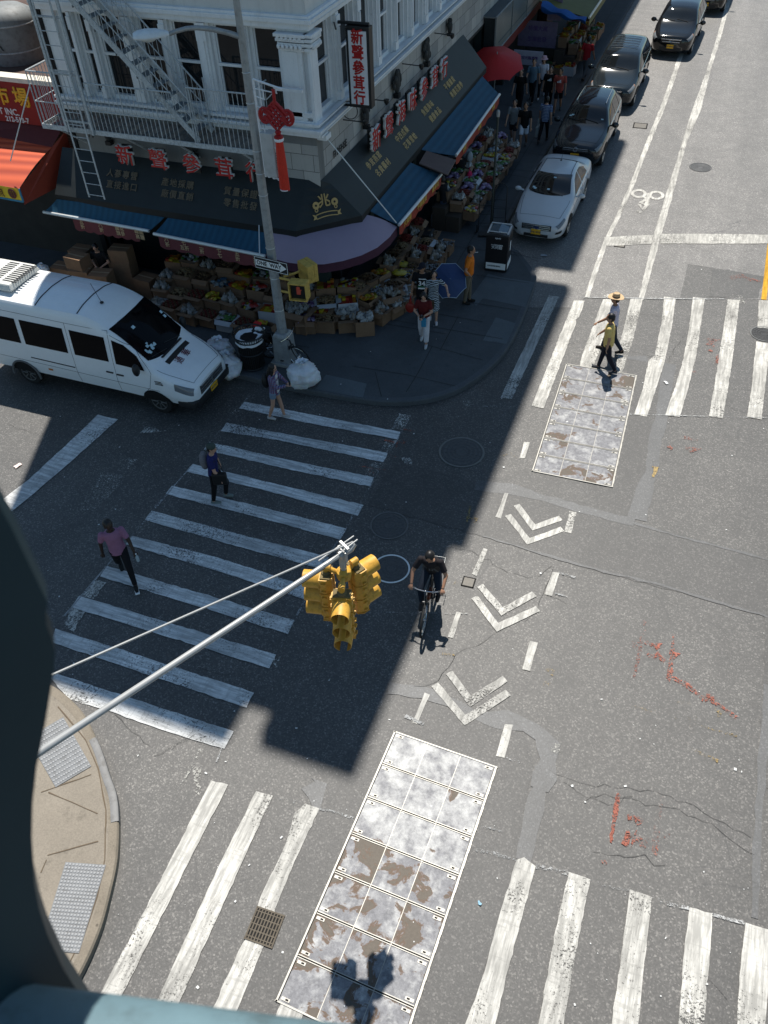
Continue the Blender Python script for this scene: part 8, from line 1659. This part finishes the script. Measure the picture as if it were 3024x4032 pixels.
c_, d_ = Z2(500, 425, 2.5), Z2(862, 20, 2.5); c_.x = d_.x = (c_.x+d_.x)/2
awning('red fronted awning running on past the parasol', (xo, c_.y, 2.85), (xo, d_.y+6, 2.85), tuple(c_), (d_.x, d_.y+6, 2.5), BLUE, mat('deep_red_valance', (.16, .015, .012), .7), ['海鮮', '蔬菜', '水果'], vdrop=.42, tm=MATS['valance_gold'])
def poster(label, a, b, zt_, zb_, mt, txt, tsz, y):
    t = thing('notice_board', label, 'sign', ((a+b)/2, y, zb_)); m = MB(); m.box(((a+b)/2, y, (zt_+zb_)/2), (b-a, .04, zt_-zb_)); m.build('board', mt, t, world=True)
    for i, s_ in enumerate(txt): ptext(s_, tsz, frame3(((a+b)/2, y-.025, zt_-(i+.7)*(zt_-zb_)/(len(txt)+.4)), (1, 0, 0), (0, 0, 1)), mat('purple_ink', (.10, .05, .16), .6), 'lettering', t, .002, .003)
    return t
LAV = mat('lavender_board', (.17, .13, .20), .6, 0, .25, 4, dirt=.3)
pa, pb_ = Z2(700, 380, .9), Z2(920, 385, .9); yb = pa.y
poster('wide lavender notice board low behind the shoppers', pa.x, pa.x+1.75, 2.0, .95, LAV, ['特價大減', '生果批發'], .22, yb)
poster('narrow lavender banner standing above the wide notice board', pa.x+1.25, pa.x+1.85, 3.6, 2.05, LAV, ['鮮', '果', '行'], .24, yb+.05)
pa = Z2(665, 520, 1.2); poster('pale paper notice hanging beside the red parasol', pa.x, pa.x+1.25, 1.75, 1.2, mat('pale_notice', (.36, .35, .42), .6), ['歡迎光臨選購'], .14, pa.y)
a_, b_, c2_, d2_ = Z2(960, -60, 2.9), Z2(1100, -380, 2.9), Z2(1285, 155, 2.4), Z2(1395, -10, 2.4)
t = thing('market_canopy', 'olive stall canopy with a pale edge bar at the top of the avenue pavement', 'canopy', tuple(c2_))
u = Vector((0, 1, 0)); xa, xb = -8.6, c2_.x; ya = c2_.y; m = MB(); m.grid([[(xa+(xb-xa)*f, ya+9*g2_, 3.05-.6*f-.06*math.sin(PI*f)+.03*math.sin(g2_*15)) for f in np.linspace(0, 1, 6)] for g2_ in np.linspace(0, 1, 12)]); m.build('cloth', mat('olive_cloth', (.13, .13, .045), .7, 0, .3, 2), t, smooth=True, world=True); m = MB(); m.tube([(xb, ya, 2.45), (xb, ya+9, 2.45)], .05, 8); m.build('edge_bar', CRM, t, world=True); m = MB(); m.grid([[(xb+.02, ya+9*g2_, 2.42-h_*.3) for g2_ in np.linspace(0, 1, 12)] for h_ in (0, 1)]); m.build('valance', mat('olive_valance', (.16, .14, .05), .7), t, world=True, fix=False)
t = thing('blue_tarpaulin', 'bright blue tarpaulin sagging along the front edge of the olive canopy', 'tarpaulin', (xb-1, ya-.1, 2.6)); m = MB(); m.grid([[(xa+.4+(xb-xa-.5)*f, ya-.04-.18*math.sin(PI*h_)+.05*math.sin(f*9), 2.98-.55*f-h_*(.42-.2*f)+.05*math.sin(f*14+h_*3)) for f in np.linspace(0, 1, 18)] for h_ in np.linspace(0, 1, 5)]); m.build('sheet', mat('tarp_blue', (.02, .10, .34), .45, 0, .2, 5), t, smooth=True, world=True)
tier('stepped fruit stand under the olive canopy', (xb-.25, ya+5.2, 0), (xb-.25, ya+.3, 0), (-1, 0, 0), 3, .52, [3, 1, 12, 3, 1, 2, 13], 'under the olive canopy', 'its far end', z0=.4)
tier('front facing fruit stand below the blue tarpaulin', (xb-.3, ya-.1, 0), (xb-1.95, ya-.1, 0), (0, 1, 0), 1, .52, [3, 1, 12, 3], 'below the blue tarpaulin', 'the kerb', z0=.0)
# ================================================================ FOREGROUND RAILING (the photographer's side of the street)
TEAL = mat('blue_steel_paint', (.011, .034, .045), .5, 0, .25, 5, spec=.2); TEALL = mat('rail_blue_paint', (.13, .205, .235), .55, 0, .3, 14, dirt=.5)
fr = thing('steel_railing', 'dark blue painted steel railing panel with a scrolled edge and a pale blue rail close to the camera', 'railing', (-.32, .1, 11.9))
fr['label'] = 'dark blue steel railing panel with a scrolled edge over a pale blue rail'
prof = [RPL(x, y, -.30) for x, y in ((0, 1000), (55, 1105), (100, 1203), (130, 1270), (126, 1292), (127, 1318), (138, 1345), (145, 1375), (143, 1410), (125, 1520), (105, 1620), (96, 1700), (94, 1780), (99, 1870), (110, 1930), (127, 1985), (160, 2060), (215, 2150), (300, 2240))]
prof = [(p[1], p[2]) for p in prof]; prof = [(.221, 13.3), (.221, 12.9)]+prof
n_ = len(prof); off2 = lambda d_: [(p[0]-d_, p[1]) for p in prof]
m = MB(); back_ = [(-.7, prof[-1][1]), (-.7, 13.3)]
x0, x1 = -.300, -.345
inner = off2(.012); m.grid([[(x0, y, z) for y, z in inner], [(x0-.010, y, z) for y, z in prof], [(x1, y, z) for y, z in prof]])
m.quad(*[(x0, y, z) for y, z in inner+back_]); m.quad(*[(x1, y, z) for y, z in (prof+back_)[::-1]]); po = m.build('panel', TEAL, fr, world=True)
rA, rB = Vector((-.30, .051, 12.42)), Vector((-.108, .100, 12.42)); rd = (rB-rA).normalized(); nn = Vector((-rd.y, rd.x, 0))
m = MB(); A0, B0 = rA-rd*.9, rA+rd*1.6; sec = [(.052*math.cos(a), .052*math.sin(a)) for a in np.linspace(0, 2*PI, 25)]
m.tube([tuple(A0-nn*.036-Vector((0, 0, .014))), tuple(B0-nn*.036-Vector((0, 0, .120)))], .051, 24); m.build('rail', TEALL, fr, smooth=True, world=True)
